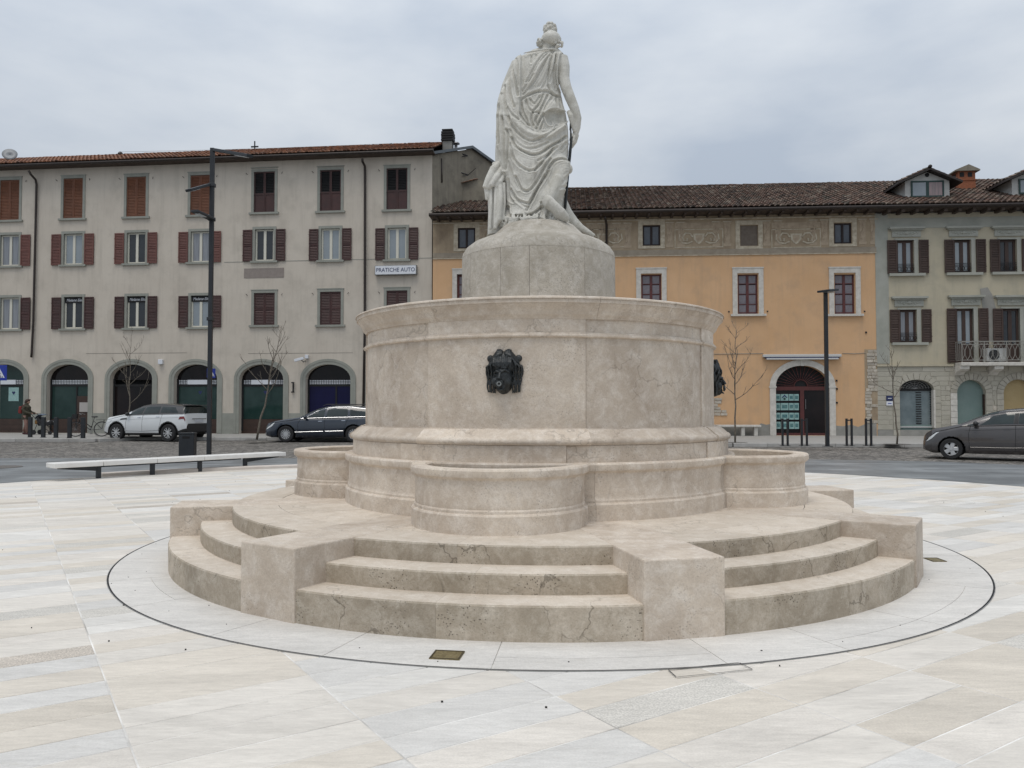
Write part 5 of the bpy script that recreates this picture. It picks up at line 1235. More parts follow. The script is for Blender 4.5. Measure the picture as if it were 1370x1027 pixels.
patch_poly([(1117.5,583),(1117.5,569),(1127,570),(1139,568),(1148,571),(1160,566),(1172.5,566),(1173,583)], D['cement'], 'cement_patch')
patch_poly([(940,584),(940,571),(955,570.5),(985,571),(1014,570),(1018,566),(1025,568),(1030.5,567),(1030.5,584)], D['cement'], 'cement_patch')
u0, z0 = F2.uv(1115.5, 569.5); 
for pxx, pyy in ((1119.5,520),(1119.5,538.5),(1158.5,444.5),(1119,509)): u0, z0 = F2.uv(pxx, pyy); MB().box(-.035,.035,-.05,0,-.04,.04).build('wall_bolt', D['iron'], F2.root, loc=(u0,0,z0))
# roof
ov = .75; ze2 = zt2+.02; Rd, Rs = 6.4, .42
U3_ = U2+9.2
MB().box(-.05, U2, -ov, .05, ze2+.0, ze2+.06).build('soffit', D['wood'], F2.root)
for k in range(int(U2/.55)): 
    u = .3+k*.55; 
    link('rafter_end', cached('raft', lambda: MB().box(-.05,.05,-ov+.02,.0,-.10,-.001).mesh('rafter_end', D['wood'])), F2.root, (u, 0, ze2))
MB().tube([(-.05,-ov-.03,ze2+.07),(U2,-ov-.03,ze2+.07)], .085, 10).build('gutter', D['gutter'], F2.root)
tiles(F2, 0, U2+.0, -ov-.05, ze2+.16, Rd, ze2+.16+(Rd+ov)*Rs, TILE_D, root=F2.root, pit=.235, row=.36)
MB().add([(0,-ov,ze2+.12),(U2,-ov,ze2+.12),(U2,Rd,ze2+.12+(Rd+ov)*Rs),(0,Rd,ze2+.12+(Rd+ov)*Rs),(U2,2*Rd,ze2),(0,2*Rd,ze2)], [(0,1,2,3),(3,2,4,5)]).build('roof_deck', D['wood'], F2.root)
# attic wall with a tiled coping rising out of the roof at the left
ya = 2.3
def L2(px, py, off): u, z = F2.uv(px, py, off); return (u, z)
MB().prism([L2(574,292,ya), L2(574,256,ya), L2(584,253,ya), L2(637,240,ya), L2(646,241,ya), L2(653,250,ya), L2(653,280,ya)], ya, ya+.3).build('attic_wall', D['render_old'], F2.root)
mb = MB(); p0, p1 = L2(577,255,ya), L2(638,238.5,ya); L_ = math.hypot(p1[0]-p0[0], p1[1]-p0[1]); n = int(L_/.2)
for k in range(n):
    f0, f1 = k/n, (k+1.12)/n; x0_, z0_ = p0[0]+(p1[0]-p0[0])*f0, p0[1]+(p1[1]-p0[1])*f0; x1_, z1_ = p0[0]+(p1[0]-p0[0])*f1, p0[1]+(p1[1]-p0[1])*f1
    mb.add([(x0_,ya-.15,z0_-.04),(x1_,ya-.15,z1_-.07),(x1_,ya+.1,z1_+.03),(x0_,ya+.1,z0_+.06),(x1_,ya+.4,z1_-.02),(x0_,ya+.4,z0_+.02)], [(0,1,2,3),(3,2,4,5),(0,3,5)])
o = mb.build('coping_tiles', TILE_R, F2.root, fix=False)
# drainpipe at the left of the visible frieze and street things on the wall
pipe([wpt(F2,809.5,290,-.7), wpt(F2,810,293,-.6), wpt(F2,811.5,300,-.12), wpt(F2,811.5,345), F2.world(F2.uv(811.5,345)[0],-.1,.3)], .055, D['gutter'], 'drainpipe', 'rusty drainpipe crossing the painted frieze right of the pedestal')
# aerials on the side wall of the beige house
for (px, py), lab in (((621,206),'upper dark wall bracket on the side wall of the beige house'),((622,232),'lower dark wall bracket on the side wall of the beige house')):
    p = P(px, py, 39.5); t = empty('wall_bracket', p); tag(t, lab, 'bracket'); MB().tube([(.15,.3,.02),(-.25,0,.06)], .03, 6).build('arm', D['iron'], t); MB().tube([(.15,.3,.0),(-.1,0,-.12)], .02, 6).build('strut', D['iron'], t)
    if py > 220: MB().tube([(.15,.3,.02),(.55,0,.28)], .014, 6).build('aerial', D['iron'], t)
pipe([P(590.5,212,38.2), P(591.3,244,38.2)], .04, D['gutter'], 'drainpipe', 'thin brown pipe down the side wall of the beige house')
# thin cable along the orange wall
zc_ = F2.uv(1000, 473)[1]
for a_, b_ in ((830, 1021), (1127, 1158)): MB().tube([(F2.uv(a_,473)[0],-.015,zc_),(F2.uv((a_+b_)/2,473)[0],-.015,zc_-.02),(F2.uv(b_,473)[0],-.015,zc_+.01)], .012, 5).build('wall_cable', D['cement'], F2.root)
# stone bench at the foot of the wall
b0 = G(956,583,.125); b1 = G(1013,583,.125); d = (b1-b0); t = empty('stone_bench', F2.world(*((lambda q: (q, -.35, .125))((F2.uv(985,570)[0])))), F2.ang); tag(t, 'pale stone bench against the orange wall behind the young tree', 'bench')
MB().box(-1.0,1.0,-.25,.22,.40,.50).build('seat', D['white'], t, bevel=.02)
for x in (-.85, .2, .78): MB().box(x-.08,x+.08,-.18,.15,0,.40).build('leg', D['white'], t, bevel=.015)

# ---------------------------------------------------------------- 3: yellow grey house, right
F3 = Facade('yellow_grey_house', 580, 37.4, 7e-5, 'yellow grey house with dark shutters, carved lintels and roof dormers').start(1173.4)
F3.root.location = F3.world(0, .004, 0); F3.o = F3.root.location.copy()
U3 = F3.uv(1470, 400)[0]; zt3 = F3.uv(1250, 284.5)[1]; zst = F3.uv(1250, 489)[1]
ops3 = []
def win3(cx, yt, yb, kind='win', curtain='panec', gr=True):
    a, b, zb, zt = rect(F3, cx-11.5, cx+11.5, yt, yb); w, h = round(b-a,2), round(zt-zb,2); uc = (a+b)/2; ops3.append((uc-w/2, uc+w/2, zb, zb+h))
    o = link('window', cached(('s3',w,h), lambda: MB().box(-w/2-.10,-w/2,-.03,.2,0,h).box(w/2,w/2+.18,-.03,.2,0,h).box(-w/2-.1,w/2+.18,-.031,.2,h,h+.08).mesh('window', D['gg3'])), F3.root, (uc,0,zb))
    me = shutter_mesh(w*.56, h, D['shut_k']); link('shutter', me, o, (-w/2-.02-w*.28,-.06,0)); link('shutter', me, o, (w/2+.20+w*.28,-.06,0), None, (-1,1,1))
    if kind == 'win': link('sill', cached(('sl3',w), lambda: MB().box(-w/2-.38,w/2+.45,-.14,.05,-.12,-.001).mesh('sill', D['gg3'])), o)
    link('frame', cached(('f3',w,h), lambda: frame_mesh(w, h, .10, [(0,.16)], [], D['shut_k'])), o)
    for s in (-1,1): link('pane', cached(('p3',w,h,curtain), lambda: MB().box(-w/4+.08, w/4-.05, .15, .16, .1 if kind == 'win' else h*.36, h-.1).mesh('pane', D[curtain])), o, (s*w/4,0,0))
    # carved frieze and cornice over the window
    def lin():
        mb = MB(); z = h+.14; mb.box(-w/2-.22,w/2+.30,-.05,0,z,z+.30).box(-w/2-.18,w/2+.26,-.06,-.051,z+.02,z+.05)
        for k in range(9): 
            x = -w/2-.06+k*(w+.2)/8; mb.ball((x,-.055,z+.17+.03*math.cos(k*1.6)), (.06,.03,.045), 7, 5)
        mb.ball((.04,-.06,z+.18), (.10,.05,.08), 8, 6)
        mb.box(-w/2-.38,w/2+.46,-.20,0,z+.36,z+.45).box(-w/2-.30,w/2+.38,-.13,0,z+.301,z+.359); return mb.mesh('carved_lintel', D['gg3'])
    link('carved_lintel', cached(('l3',w,h), lin), o)
    if kind == 'win' and gr:
        def gm():
            mb = MB(); 
            for z in (.06,.34,.42): mb.box(-w/2+.02,w/2-.02,-.02,.0,z,z+.025)
            for k in range(5):
                x = -w/2+.1+k*(w-.2)/4; mb.tube([(x+.08*math.cos(t),-.01,.21+.09*math.sin(t)) for t in [2*PI*i/10 for i in range(11)]], .012, 5)
            return mb.mesh('window_guard', D['iron'])
        link('window_guard', cached(('g3',w), gm), o)
    if kind != 'win': link('lower_panel', cached(('lp3',w,h), lambda: MB().box(-w/2+.1,-.08,.115,.15,.05,h*.34).box(.08,w/2-.1,.115,.15,.05,h*.34).mesh('lower_panel', D['brown'])), o)
    return uc, w, zb, h
for cx, c in ((1211.8,'panec'),(1288.3,'panec'),(1349.3,'pane'),(1425,'pane')): win3(cx, 321.2-(cx-1211)*.01, 365.8-(cx-1211)*.014, 'win', c)
win3(1215.5, 414, 458, 'win', 'curtain')
dz = F3.uv(1300, 485)[1]; 
for cx, c in ((1292,'panec'),(1354,'pane'),(1430,'pane')): win3(cx, 412.5, 485, 'door', c)
garc = []
for x0, x1, yt in ((1203.6,1249.5,507.7),(1280.5,1318.8,508),(1342.7,1384,507.3),(1408,1450,507)):
    a, b = F3.uv(x0, 540)[0], F3.uv(x1, 540)[0]; zt = F3.uv((x0+x1)/2, yt)[1]; rs = (b-a)/2*(.62 if x0 < 1210 else .95); garc.append((a, b, zt, rs)); ops3.append((a, b, .14, zt, rs))
wm = MB(); wall_mesh(0, U3, .12, zt3, ops3, wm, dep=.3)
o = wm.build('wall', [D['yellow'], D['block']], F3.root, fix=False)
bm = bmesh.new(); bm.from_mesh(o.data); bmesh.ops.bisect_plane(bm, geom=bm.verts[:]+bm.edges[:]+bm.faces[:], plane_co=(0,0,zst), plane_no=(0,0,1))
for f in bm.faces: f.material_index = 0 if f.calc_center_median().z > zst else 1
bm.to_mesh(o.data); bm.free()
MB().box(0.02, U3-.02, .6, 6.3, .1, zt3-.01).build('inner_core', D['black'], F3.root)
ub = F3.uv(1189, 400)[0]; MB().box(.003, ub, -.02, 0, zst+.1, zt3-.002).build('corner_border', D['gg3'], F3.root); MB().box(ub, U3, -.02, 0, F3.uv(1250,304.5)[1], F3.uv(1250,291)[1]).build('top_border', D['gg3'], F3.root)
MB().box(0.0, F3.uv(1275,489)[0], -.07, 0, zst-.03, zst+.06).build('string_course', D['yellow'], F3.root)
patch = [(1311,386),(1321,384),(1328,395),(1332,412),(1331,456),(1322,456),(1318,430),(1314,408)]
MB().prism([F3.uv(*p) for p in patch], -.012, 0).build('cement_patch', D['cement'], F3.root)
# balcony
def balcony():
    u0, z0 = F3.uv(1277, 491, -.6); zb0 = F3.uv(1300, 490.6)[1]; zs = dz-.01
    u0 = F3.uv(1275.5, 480)[0]+.05; u1 = U3
    b = MB().box(u0, u1, -.62, 0, zs-.16, zs).build('balcony', D['white'], F3.root, bevel=.02); b['label'] = 'stone balcony with iron railing'
    for px in (1283, 1328, 1378, 1430):
        u = F3.uv(px, 495)[0]; MB().prism([(0,0),(.5,0),(.5,.0)], 0, .1)
        q = MB(Matrix.Translation((u,0,zs-.161)) @ Matrix.Rotation(R(-90),4,'Z')); q.prism([(0,0),(.55,0),(.55,-.14),(.40,-.22),(.18,-.26),(0,-.40)], -.20, .20); q.build('bracket', D['white'], b, bevel=.01)
    rl = MB(); h = .95
    rl.box(u0+.02, u1, -.60, -.565, zs+h-.04, zs+h).box(u0+.02, u1, -.595, -.57, zs+h-.17, zs+h-.145).box(u0+.02, u1, -.595, -.57, zs+.08, zs+.11).box(u0+.02,u0+.055,-.57,0,zs+h-.04,zs+h).box(u0+.02,u0+.05,-.57,0,zs+.08,zs+.11)
    n = int((u1-u0)/.24)
    for k in range(n):
        x = u0+.05+k*.24
        rl.tube([(x+.12+.045*math.cos(t),-.583,zs+h-.09+.045*math.sin(t)) for t in [2*PI*i/8 for i in range(9)]], .010, 4)
        rl.tube([(x,-.583,zs+.10),(x+.10,-.583,zs+.3),(x+.10,-.583,zs+.55),(x,-.583,zs+.8)], .011, 4); rl.tube([(x+.24,-.583,zs+.10),(x+.14,-.583,zs+.3),(x+.14,-.583,zs+.55),(x+.24,-.583,zs+.8)], .011, 4)
        if k % 4 == 0: rl.box(x-.015,x+.015,-.6,-.565,zs,zs+h-.04)
    for k in range(3): rl.box(u0+.02,u0+.04,-.45+k*.18,-.43+k*.18,zs+.1,zs+h-.04)
    rl.build('railing', D['rail'], b)
    u, z = F3.uv(1331, 482.5, -.35); ac = empty('air_conditioner', F3.world(u, -.33, zs+.005), F3.ang); tag(ac, 'white air conditioner unit standing on the balcony behind the railing', 'air conditioner')
    MB().box(-.42,.42,-.16,.16,.04,.62).build('casing', mat('ac_white', (.50,.50,.48), rough=.5), ac, bevel=.015); MB().box(-.30,-.1,-.14,.14,0,.04).box(.12,.30,-.14,.14,0,.04).build('foot', D['gmetal'], ac)
    MB(Matrix.Translation((-.10,-.165,.33)) @ Matrix.Rotation(R(90),4,'X')).arc([(.001,0),(.23,0),(.23,.012),(.001,.012)], 0, 360, 24).build('fan_opening', D['black'], ac)
    for k in range(5): MB(Matrix.Translation((-.10,-.180,.33)) @ Matrix.Rotation(R(90),4,'X')).arc([(.04+k*.045,0),(.048+k*.045,0),(.048+k*.045,.006),(.04+k*.045,.006)], 0, 360, 24).build('grille_ring', D['gmetal'], ac)
balcony()
# stone blocks of the ground floor
rnd = random.Random(31); z0_ = F3.uv(1250, 583.5)[1]; z0_ = .40; nrow = 13; hh = (zst-.04-z0_)/nrow
MB().box(0.0, U3, -.02, 0, .12, .40).build('plinth', D['cement'], F3.root)
um3 = F3.uv(1262, 540)[0]; cnt = 0
for r in range(nrow):
    x = .01; z = z0_+r*hh; first = True
    while x < U3-.05:
        rough = x > um3-.2; w_ = rnd.uniform(.35,.75) if rough else rnd.uniform(.8,1.2)
        if first and r % 2: w_ *= .5
        first = False; x1_ = min(x+w_, U3)
        # stop at arch openings (with their surround)
        segs = [(x, x1_)]
        for (a, b, zt, rs) in garc:
            def halfw(zz):
                t = (zz-(zt-rs))/(rs+.30)
                if zz < zt-rs: return (b-a)/2+.30
                return ((b-a)/2+.30)*math.sqrt(max(0, 1-t*t)) if t < 1 else 0
            hw = max(halfw(z+.03), halfw(z+hh-.03)); c = (a+b)/2
            if hw <= 0: continue
            ns = []
            for p, q in segs:
                if q <= c-hw or p >= c+hw: ns.append((p,q)); continue
                if p < c-hw: ns.append((p, c-hw))
                if q > c+hw: ns.append((c+hw, q))
            segs = ns
        for p, q in segs:
            if q-p < .10: continue
            pr = .014+(rnd.uniform(0,.016) if rough else 0)
            MB().box(p+.008, q-.008, -pr, 0, z+.008, z+hh-.008).build('stone_block', D['rubble'] if rough and rnd.random() < .5 else (D['pale_block'] if rough and rnd.random() < .12 else D['block']), F3.root, bevel=.008, seg=1)
        x = x1_
for gi, (a, b, zt, rs) in enumerate(garc):
    n = 11 if gi == 0 else 13; c = (a+b)/2; hw = (b-a)/2; mt = D['block'] if gi == 0 else D['rubble']
    for k in range(n):
        t0, t1 = PI*k/n+.012, PI*(k+1)/n-.012; po = []
        for t, e in ((t0,0.004),((t0+t1)/2,0.004),(t1,0.004),(t1,.295),((t0+t1)/2,.295),(t0,.295)): po.append((c-(hw+e)*math.cos(t), zt-rs+(rs+e)*math.sin(t)))
        MB().prism(po, -.035, 0).build('voussoir', mt, F3.root)
    nj = 7; hj = (zt-rs-.13)/nj
    for s in (-1,1):
        for k in range(nj):
            x0_, x1_ = (c-hw-.29, c-hw-.004) if s < 0 else (c+hw+.004, c+hw+.29)
            MB().box(x0_, x1_, -.035-.01*(k%2), 0, .13+k*hj+.007, .13+(k+1)*hj-.007).build('jamb_stone', D['white'] if (gi == 1 and s < 0) else mt, F3.root)
    y = .22
    if gi == 0:
        g = MB().box(a, b, y, y+.02, zt-rs-.0, zt).build('arch_door', D['black'], F3.root)
        ztr = F3.uv(1226, 521, y)[1]
        for k in range(1,6): 
            r = hw*k/6; MB().tube([(c-r*math.cos(PI*i/12), y-.02, ztr+.05+r*rs/hw*math.sin(PI*i/12)) for i in range(13)], .014, 5).build('fan_scroll', D['gmetal'], g)
        for k in range(9): t = PI*(k+.5)/9; MB().tube([(c, y-.03, ztr+.03), (c-hw*.95*math.cos(t), y-.03, ztr+.03+rs*.95*math.sin(t))], .010, 5).build('fan_ray', D['gmetal'], g)
        MB().box(a, b, y-.03, y+.0, ztr-.06, ztr+.03).build('transom', D['black'], g)
        MB().box(a, b, y-.02, y+.02, .13, .62).build('step_panel', D['teal'], g); MB().box(a+.02, b-.02, y-.06, y-.02, .50, .56).build('threshold', D['awn'], g)
        MB().box(a+.03, b-.03, y+.03, y+.04, .62, ztr-.06).build('door_glass', mat('pale_door_glass', (.10,.135,.145), (.17,.21,.22), 1.5, .12, spec=.8), g)
        zc = .64; tot = ztr-.08-zc; nn = 14
        for x0_, x1_ in ((c+.06,c+.30),(c+.68,b-.03)):
            for k in range(nn): MB().box(x0_, x1_, y+.005, y+.028, zc+tot*k/nn+.03, zc+tot*(k+1)/nn-.035).build('shutter_slat', D['black'], g)
        MB().box(b-.028, b+.05, -.05, .2, .5, zt-rs).build('door_jamb', D['white'], g)
    else:
        pts = arch_pts(a, b, .13, zt-rs, rs)[0:]
        MB().prism(pts, y, y+.03).build('closed_panel', D['teal' if gi == 1 else 'ochre'], F3.root)
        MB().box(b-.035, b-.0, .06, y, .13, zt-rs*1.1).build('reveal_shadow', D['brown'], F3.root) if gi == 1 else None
# blue street number plate and white plate
for (x0,x1,y0,y1,mm,lab) in ((1185.5,1193.8,529.3,535.8,'ink','small dark blue wall plate beside the first arch of the yellow grey house'),(1185.5,1193.8,536.6,542.2,'sign','small white wall plate below the dark blue one')):
    a, b, zb, zt = rect(F3, x0, x1, y0, y1); p = F3.world((a+b)/2, -.03, (zb+zt)/2)
    t = empty('wall_plate', p, F3.ang); tag(t, lab, 'plate'); MB().box(-(b-a)/2, (b-a)/2, -.03, .03, -(zt-zb)/2, (zt-zb)/2).build('panel', D[mm], t)
    MB().box(-(b-a)*.3, (b-a)*.3, -.036, -.031, -.02, .01).build('print_line', D['sign' if mm == 'ink' else 'bsign'], t)
# roof with dormers and brick chimney
ov = .7; ze3 = zt3+.02
MB().box(0.0, U3, -ov, .05, ze3+.04, ze3+.10).build('soffit', D['wood'], F3.root)
for k in range(int(U3/.62)): link('rafter_end', cached('raft3', lambda: MB().box(-.07,.07,-ov+.05,-.002,-.10,.039).mesh('rafter_end', D['wood'])), F3.root, (.4+k*.62, 0, ze3))
MB().tube([(0.0,-ov-.03,ze3+.13),(U3,-ov-.03,ze3+.13)], .08, 10).build('gutter', D['gutter'], F3.root)
zz0 = ze3+.20; Rd3 = 6.6; zz1 = zz0+(Rd3+ov)*.42
dholes = []
def dorm(px0, px1, pa, pyb, pye, pyap, lab, wx=None):
    off = .9; u0, zb = F3.uv(px0, pyb, off); u1, _ = F3.uv(px1, pyb, off); zE = F3.uv(px0, pye, off)[1]; zA = F3.uv(pa, pyap, off-.35)[1]; uc = (u0+u1)/2
    t = empty('dormer', F3.world(uc, off, zb-.25), F3.ang); tag(t, lab, 'dormer'); w = (u1-u0)/2; hE = zE-zb+.25; hA = zA-zb+.25-.12; D_ = 4.2
    MB().prism([(-w,0),(w,0),(w,hE),(0,hA),(-w,hE)], 0, D_).build('body', D['lead'], t)
    # roof slopes with overhang
    sl = (hA-hE)/w; o_ = .45; rf = MB()
    for s in (-1,1):
        pr = [(0,hA+.12),(s*(w+o_),hE-sl*o_+.12),(s*(w+o_),hE-sl*o_+.02),(0,hA+.02)]
        rf.prism(pr, -.35, D_)
    rf.build('roof', D['gutter'], t)
    tl = MB(); 
    for s in (-1,1):
        for j in range(12):
            for i in range(6):
                y_ = -.30+j*.3; f0, f1 = i/6, (i+1.1)/6; xa, xb = s*(w+o_)*f0, s*(w+o_)*min(f1,1); za, zb_ = hA+.13-(hA-hE+sl*o_)*f0, hA+.13-(hA-hE+sl*o_)*min(f1,1)
                tl.add([(xa,y_,za),(xb,y_,zb_+.03),(xb,y_+.14,zb_+.10),(xa,y_+.14,za+.07),(xb,y_+.28,zb_+.03),(xa,y_+.28,za)], [(0,1,2,3),(3,2,4,5)])
    q = tl.build('roof_tiles', TILE_D, t, fix=False); q['kind'] = 'stuff'
    MB().ball((0,-.33,hA+.16), (.09,.12,.09), 10, 7).build('finial', D['gutter'], t)
    MB(Matrix.Translation((0,-.012,hE+.30)) @ Matrix.Rotation(R(90),4,'X')).arc([(.001,0),(.10,0),(.10,.01),(.001,.01)], 0, 360, 18).build('round_vent', D['black'], t)
    wo = .74*w if wx is None else wx; z0 = .33; h_ = hE-z0+.02
    fr = link('frame', frame_mesh(2*wo, h_, .07, [(0,.13)], [], D['dgreen'], y0=-.05, y1=0.0), t, (0,0,z0))
    MB().box(-wo+.07,-.065,-.03,-.02,.07,h_-.07).build('pane', D['panec'], fr); MB().box(.065,wo-.07,-.03,-.02,.07,h_-.07).build('pane', mat('pink_curtain_pane', (.20,.17,.17), (.33,.24,.24), 3, .2, stretch=(7,1,.4)), fr)
    dholes.append((uc+0-w*.98, uc+w*.98, 1.7, 6.3))
dorm(1211, 1270.5, 1239.5, 266.5, 243, 223.5, 'white dormer with a dark green window left of the brick chimney')
dorm(1354, 1422, 1386, 262, 240, 219, 'white dormer cut off by the right edge of the picture')
tiles(F3, 0, U3, -ov-.05, zz0, Rd3, zz1, TILE_D, root=F3.root, pit=.235, row=.36)
MB().add([(0,-ov,zz0-.04),(U3,-ov,zz0-.04),(U3,Rd3,zz1-.04),(0,Rd3,zz1-.04),(U3,2*Rd3,zz0),(0,2*Rd3,zz0)], [(0,1,2,3),(3,2,4,5)]).build('roof_deck', D['wood'], F3.root)
off = 3.3; u0, zb = F3.uv(1281, 254, off); u1, zt = F3.uv(1306, 228, off); t = empty('chimney', F3.world((u0+u1)/2, off+.4, zb-.3), F3.ang); tag(t, 'orange brick chimney with a small tiled cap between the dormers', 'chimney')
w = (u1-u0)/2; hC = zt-zb+.3; MB().box(-w*.92,w*.92,-.4,.4,0,hC*.62).box(-w,w,-.43,.43,hC*.62,hC*.66).box(-w*.9,w*.9,-.4,.4,hC*.66,hC).build('stack', D['brick'], t)
for x in (-w*.55, w*.3): MB().box(x-.09,x+.12,-.41,-.39,hC*.76,hC*.94).build('smoke_hole', D['black'], t)
MB().box(-.41*0-w*.93,-w*.89,-.15,.15,hC*.76,hC*.94).build('smoke_hole', D['black'], t)
MB().prism([(-w-.12,hC-.02),(w+.14,hC-.02),(w+.14,hC+.04),(.05,hC+.30),(-w-.12,hC+.04)], -.52, .52).build('cap', D['render_old'], t)

# ================================================================== STREET FURNITURE
def gz(px, py, z=0.0): return G(px, py, z)
# tall lamp with three luminaires, left
def tall_lamp():
    b = gz(279.5, 611); t = empty('street_lamp', (b.x, b.y, 0)); tag(t, 'tall dark lamp post with three flat lamp heads standing behind the long bench', 'street lamp')
    Y = b.y; zt = P(285, 198, Y).z
    MB().box(-.056,.056,-.056,.056,0,zt).build('post', DARK, t, bevel=.008)
    MB().box(-.13,.13,-.13,.13,0,.02).build('base_plate', DARK, t)
    LED = mat('lamp_lens', (.55,.57,.58), rough=.3)
    def head(p0, p1, w, th, lens, name='lamp_head'):
        a = P(*p0[:2], Y+p0[2])-b; c = P(*p1[:2], Y+p1[2])-b; d = c-a; L_ = d.length
        q = d.to_track_quat('X', 'Z').to_matrix().to_4x4(); M = Matrix.Translation(a) @ q
        h = MB(M).box(0, L_, -w/2, w/2, -th/2, th/2).build(name, DARK, t, bevel=.012)
        MB(M).box(L_*lens[0], L_*lens[1], -w*.33, w*.33, -th/2-.012, -th/2-.001).build('lens', LED, h)
    head((283,201.5,0),(287.5,201.5,0), .09, .08, (.2,.3), 'bracket')
    head((288,200.5,0),(334.5,208.5,-1.1), .20, .085, (.62,.92))
    head((279,247,0),(252,254.5,-.6), .26, .075, (.55,.9)); head((284,293,0),(260,282,-.9), .22, .07, (.45,.85))
    for py in (247.5, 293, 426.5): z = P(285, py, Y).z; MB().box(-.085,.085,-.085,.085,z-.05,z+.05).build('collar', DARK, t, bevel=.008)
    z = P(283,247.5,Y).z; MB().box(-.16,-.05,-.03,.03,z-.03,z+.03).build('bracket', DARK, t)
tall_lamp()
def short_lamp():
    b = gz(1107, 597, .125); t = empty('street_lamp', (b.x, b.y, .125)); tag(t, 'slim dark lamp post with a flat head before the arched shop door', 'street lamp')
    zt = P(1101, 391, b.y).z-.125
    MB().box(-.056,.056,-.056,.056,0,zt).build('post', DARK, t, bevel=.008); MB().box(-.13,.13,-.13,.13,0,.02).build('base_plate', DARK, t)
    MB(Matrix.Translation((0,0,zt+.04)) @ Matrix.Rotation(R(35),4,'Z') @ Matrix.Rotation(R(-7),4,'Y')).box(-.30,.24,-.34,.12,-.03,.04).build('lamp_head', DARK, t, bevel=.012)
    MB(Matrix.Translation((0,0,zt+.0)) @ Matrix.Rotation(R(35),4,'Z')).box(-.22,.18,-.26,.05,-.012,-.002).build('lens', mat('lens_grey', (.3,.32,.33), rough=.3), t)
short_lamp()
# long white bench
def long_bench():
    leg = [gz(134.5,640), gz(205,635), gz(270,631), gz(331,627)]
    d = (leg[3]-leg[0]).normalized(); c = (leg[0]+leg[3])/2; a = math.atan2(d.y, d.x)
    t = empty('long_bench', (c.x, c.y, 0), a); tag(t, 'long backless white stone bench on black steel legs at the edge of the square', 'bench')
    def L(px, py, z): p = gz(px, py, z)-c; return p.dot(d)
    xs = [0]+[(l-c).dot(d) for l in leg]+[0]; xs[0] = xs[1]-.87; xs[5] = xs[4]+1.0
    WB = mat('white_bench_stone', (.66,.64,.61), (.72,.71,.68), 3, .55); n = 0
    cut = [xs[0], xs[1]+.04, xs[2]+.04, xs[3]+.04, xs[5]]
    for i in range(4): MB().box(cut[i]+.004, cut[i+1]-.004, -.05, .36, .25, .345).build('seat_slab', WB, t, bevel=.012)
    for x in xs[1:5]:
        MB().box(x-.04,x+.04,.06,.14,0,.248).build('leg', DARK, t, bevel=.006)
    for x0, x1 in ((xs[1], xs[0]+.12), (xs[4], xs[5]-.12)):
        s = 1 if x1 > x0 else -1
        MB().prism([(x0+s*.0401,.15),(x1,.225),(x1,.248),(x0+s*.0401,.248)], .07, .13).build('cantilever_arm', DARK, t)
    MB().box(xs[1]+.0401, xs[4]-.0401, .20, .24, .21, .248).build('rail', DARK, t)
long_bench()
# raised edge of the square behind the bench
e = MB().arc([(PR-.02,-.02),(PR+.26,-.02),(PR+.26,.055),(PR+.24,.07),(PR,.07),(PR-.02,.055)], -166, -134, 30, (PC.x,PC.y)).build('kerb_edge', mat('pale_pink_edge', (.52,.46,.41), (.58,.53,.48), 4, .8)); tag(e, kind='structure')
def bin_():
    b = gz(251, 610.5); t = empty('litter_bin', (b.x, b.y, 0), R(8)); tag(t, 'dark square litter bin standing behind the bench beside the tall lamp', 'litter bin')
    MB().box(-.21,.21,-.16,.16,0,.64).build('body', DARK, t, bevel=.015); MB().box(-.22,.22,-.17,.17,.645,.69).build('lid', DARK, t, bevel=.008); MB().box(-.11,.09,-.165,-.158,.52,.585).build('slot', BLACK, t)
bin_()
# bollards
def bollard_l():
    t = empty('bollard', (0,0,0)); MB().box(-.075,.075,-.06,.06,0,.88).build('post', DARK, t, bevel=.012); MB().box(-.10,.10,-.085,.085,0,.012).build('foot', DARK, t); return t
pb = None
for i, (px, lab) in enumerate(zip((40.3,57.8,74.8,93,111), ('dark bollard at the feet of the person with the pushchair, leftmost of five','dark bollard directly in front of the pushchair','dark bollard between the pushchair and the bicycle','dark bollard in front of the front wheel of the bicycle','dark bollard in front of the middle of the bicycle, nearest the white car'))):
    p = gz(px, 584.8+.02*(px-40), .125)
    t = bollard_l() if i == 0 else dup(pb, None)
    if i == 0: pb = t
    t.location = (p.x, p.y, .125); tag(t, lab, 'bollard', 'dark bollards on the pavement at left')
def bollard_r():
    t = empty('bollard', (0,0,0))
    for s in (-1,1): MB().box(s*.085-.03,s*.085+.03,-.035,.035,0,.92).build('bar', DARK, t, bevel=.006)
    MB().box(-.085,.085,-.02,.02,.84,.88).build('link', DARK, t); MB().box(-.16,.16,-.09,.09,0,.012).build('foot', DARK, t); return t
pr_ = None
for i, (px, lab) in enumerate(zip((1050.5,1076.2,1136.3,1162.3), ('twin bar bollard in front of the poster display of the arched shop','twin bar bollard in front of the arched shop door frame','twin bar bollard first to the right of the slim lamp post','twin bar bollard in front of the exposed corner stones of the orange house'))):
    p = gz(px, 596.3, .125); t = bollard_r() if i == 0 else dup(pr_, None)
    if i == 0: pr_ = t
    t.location = (p.x, p.y, .125); tag(t, lab, 'bollard', 'twin bar bollards on the pavement at right')

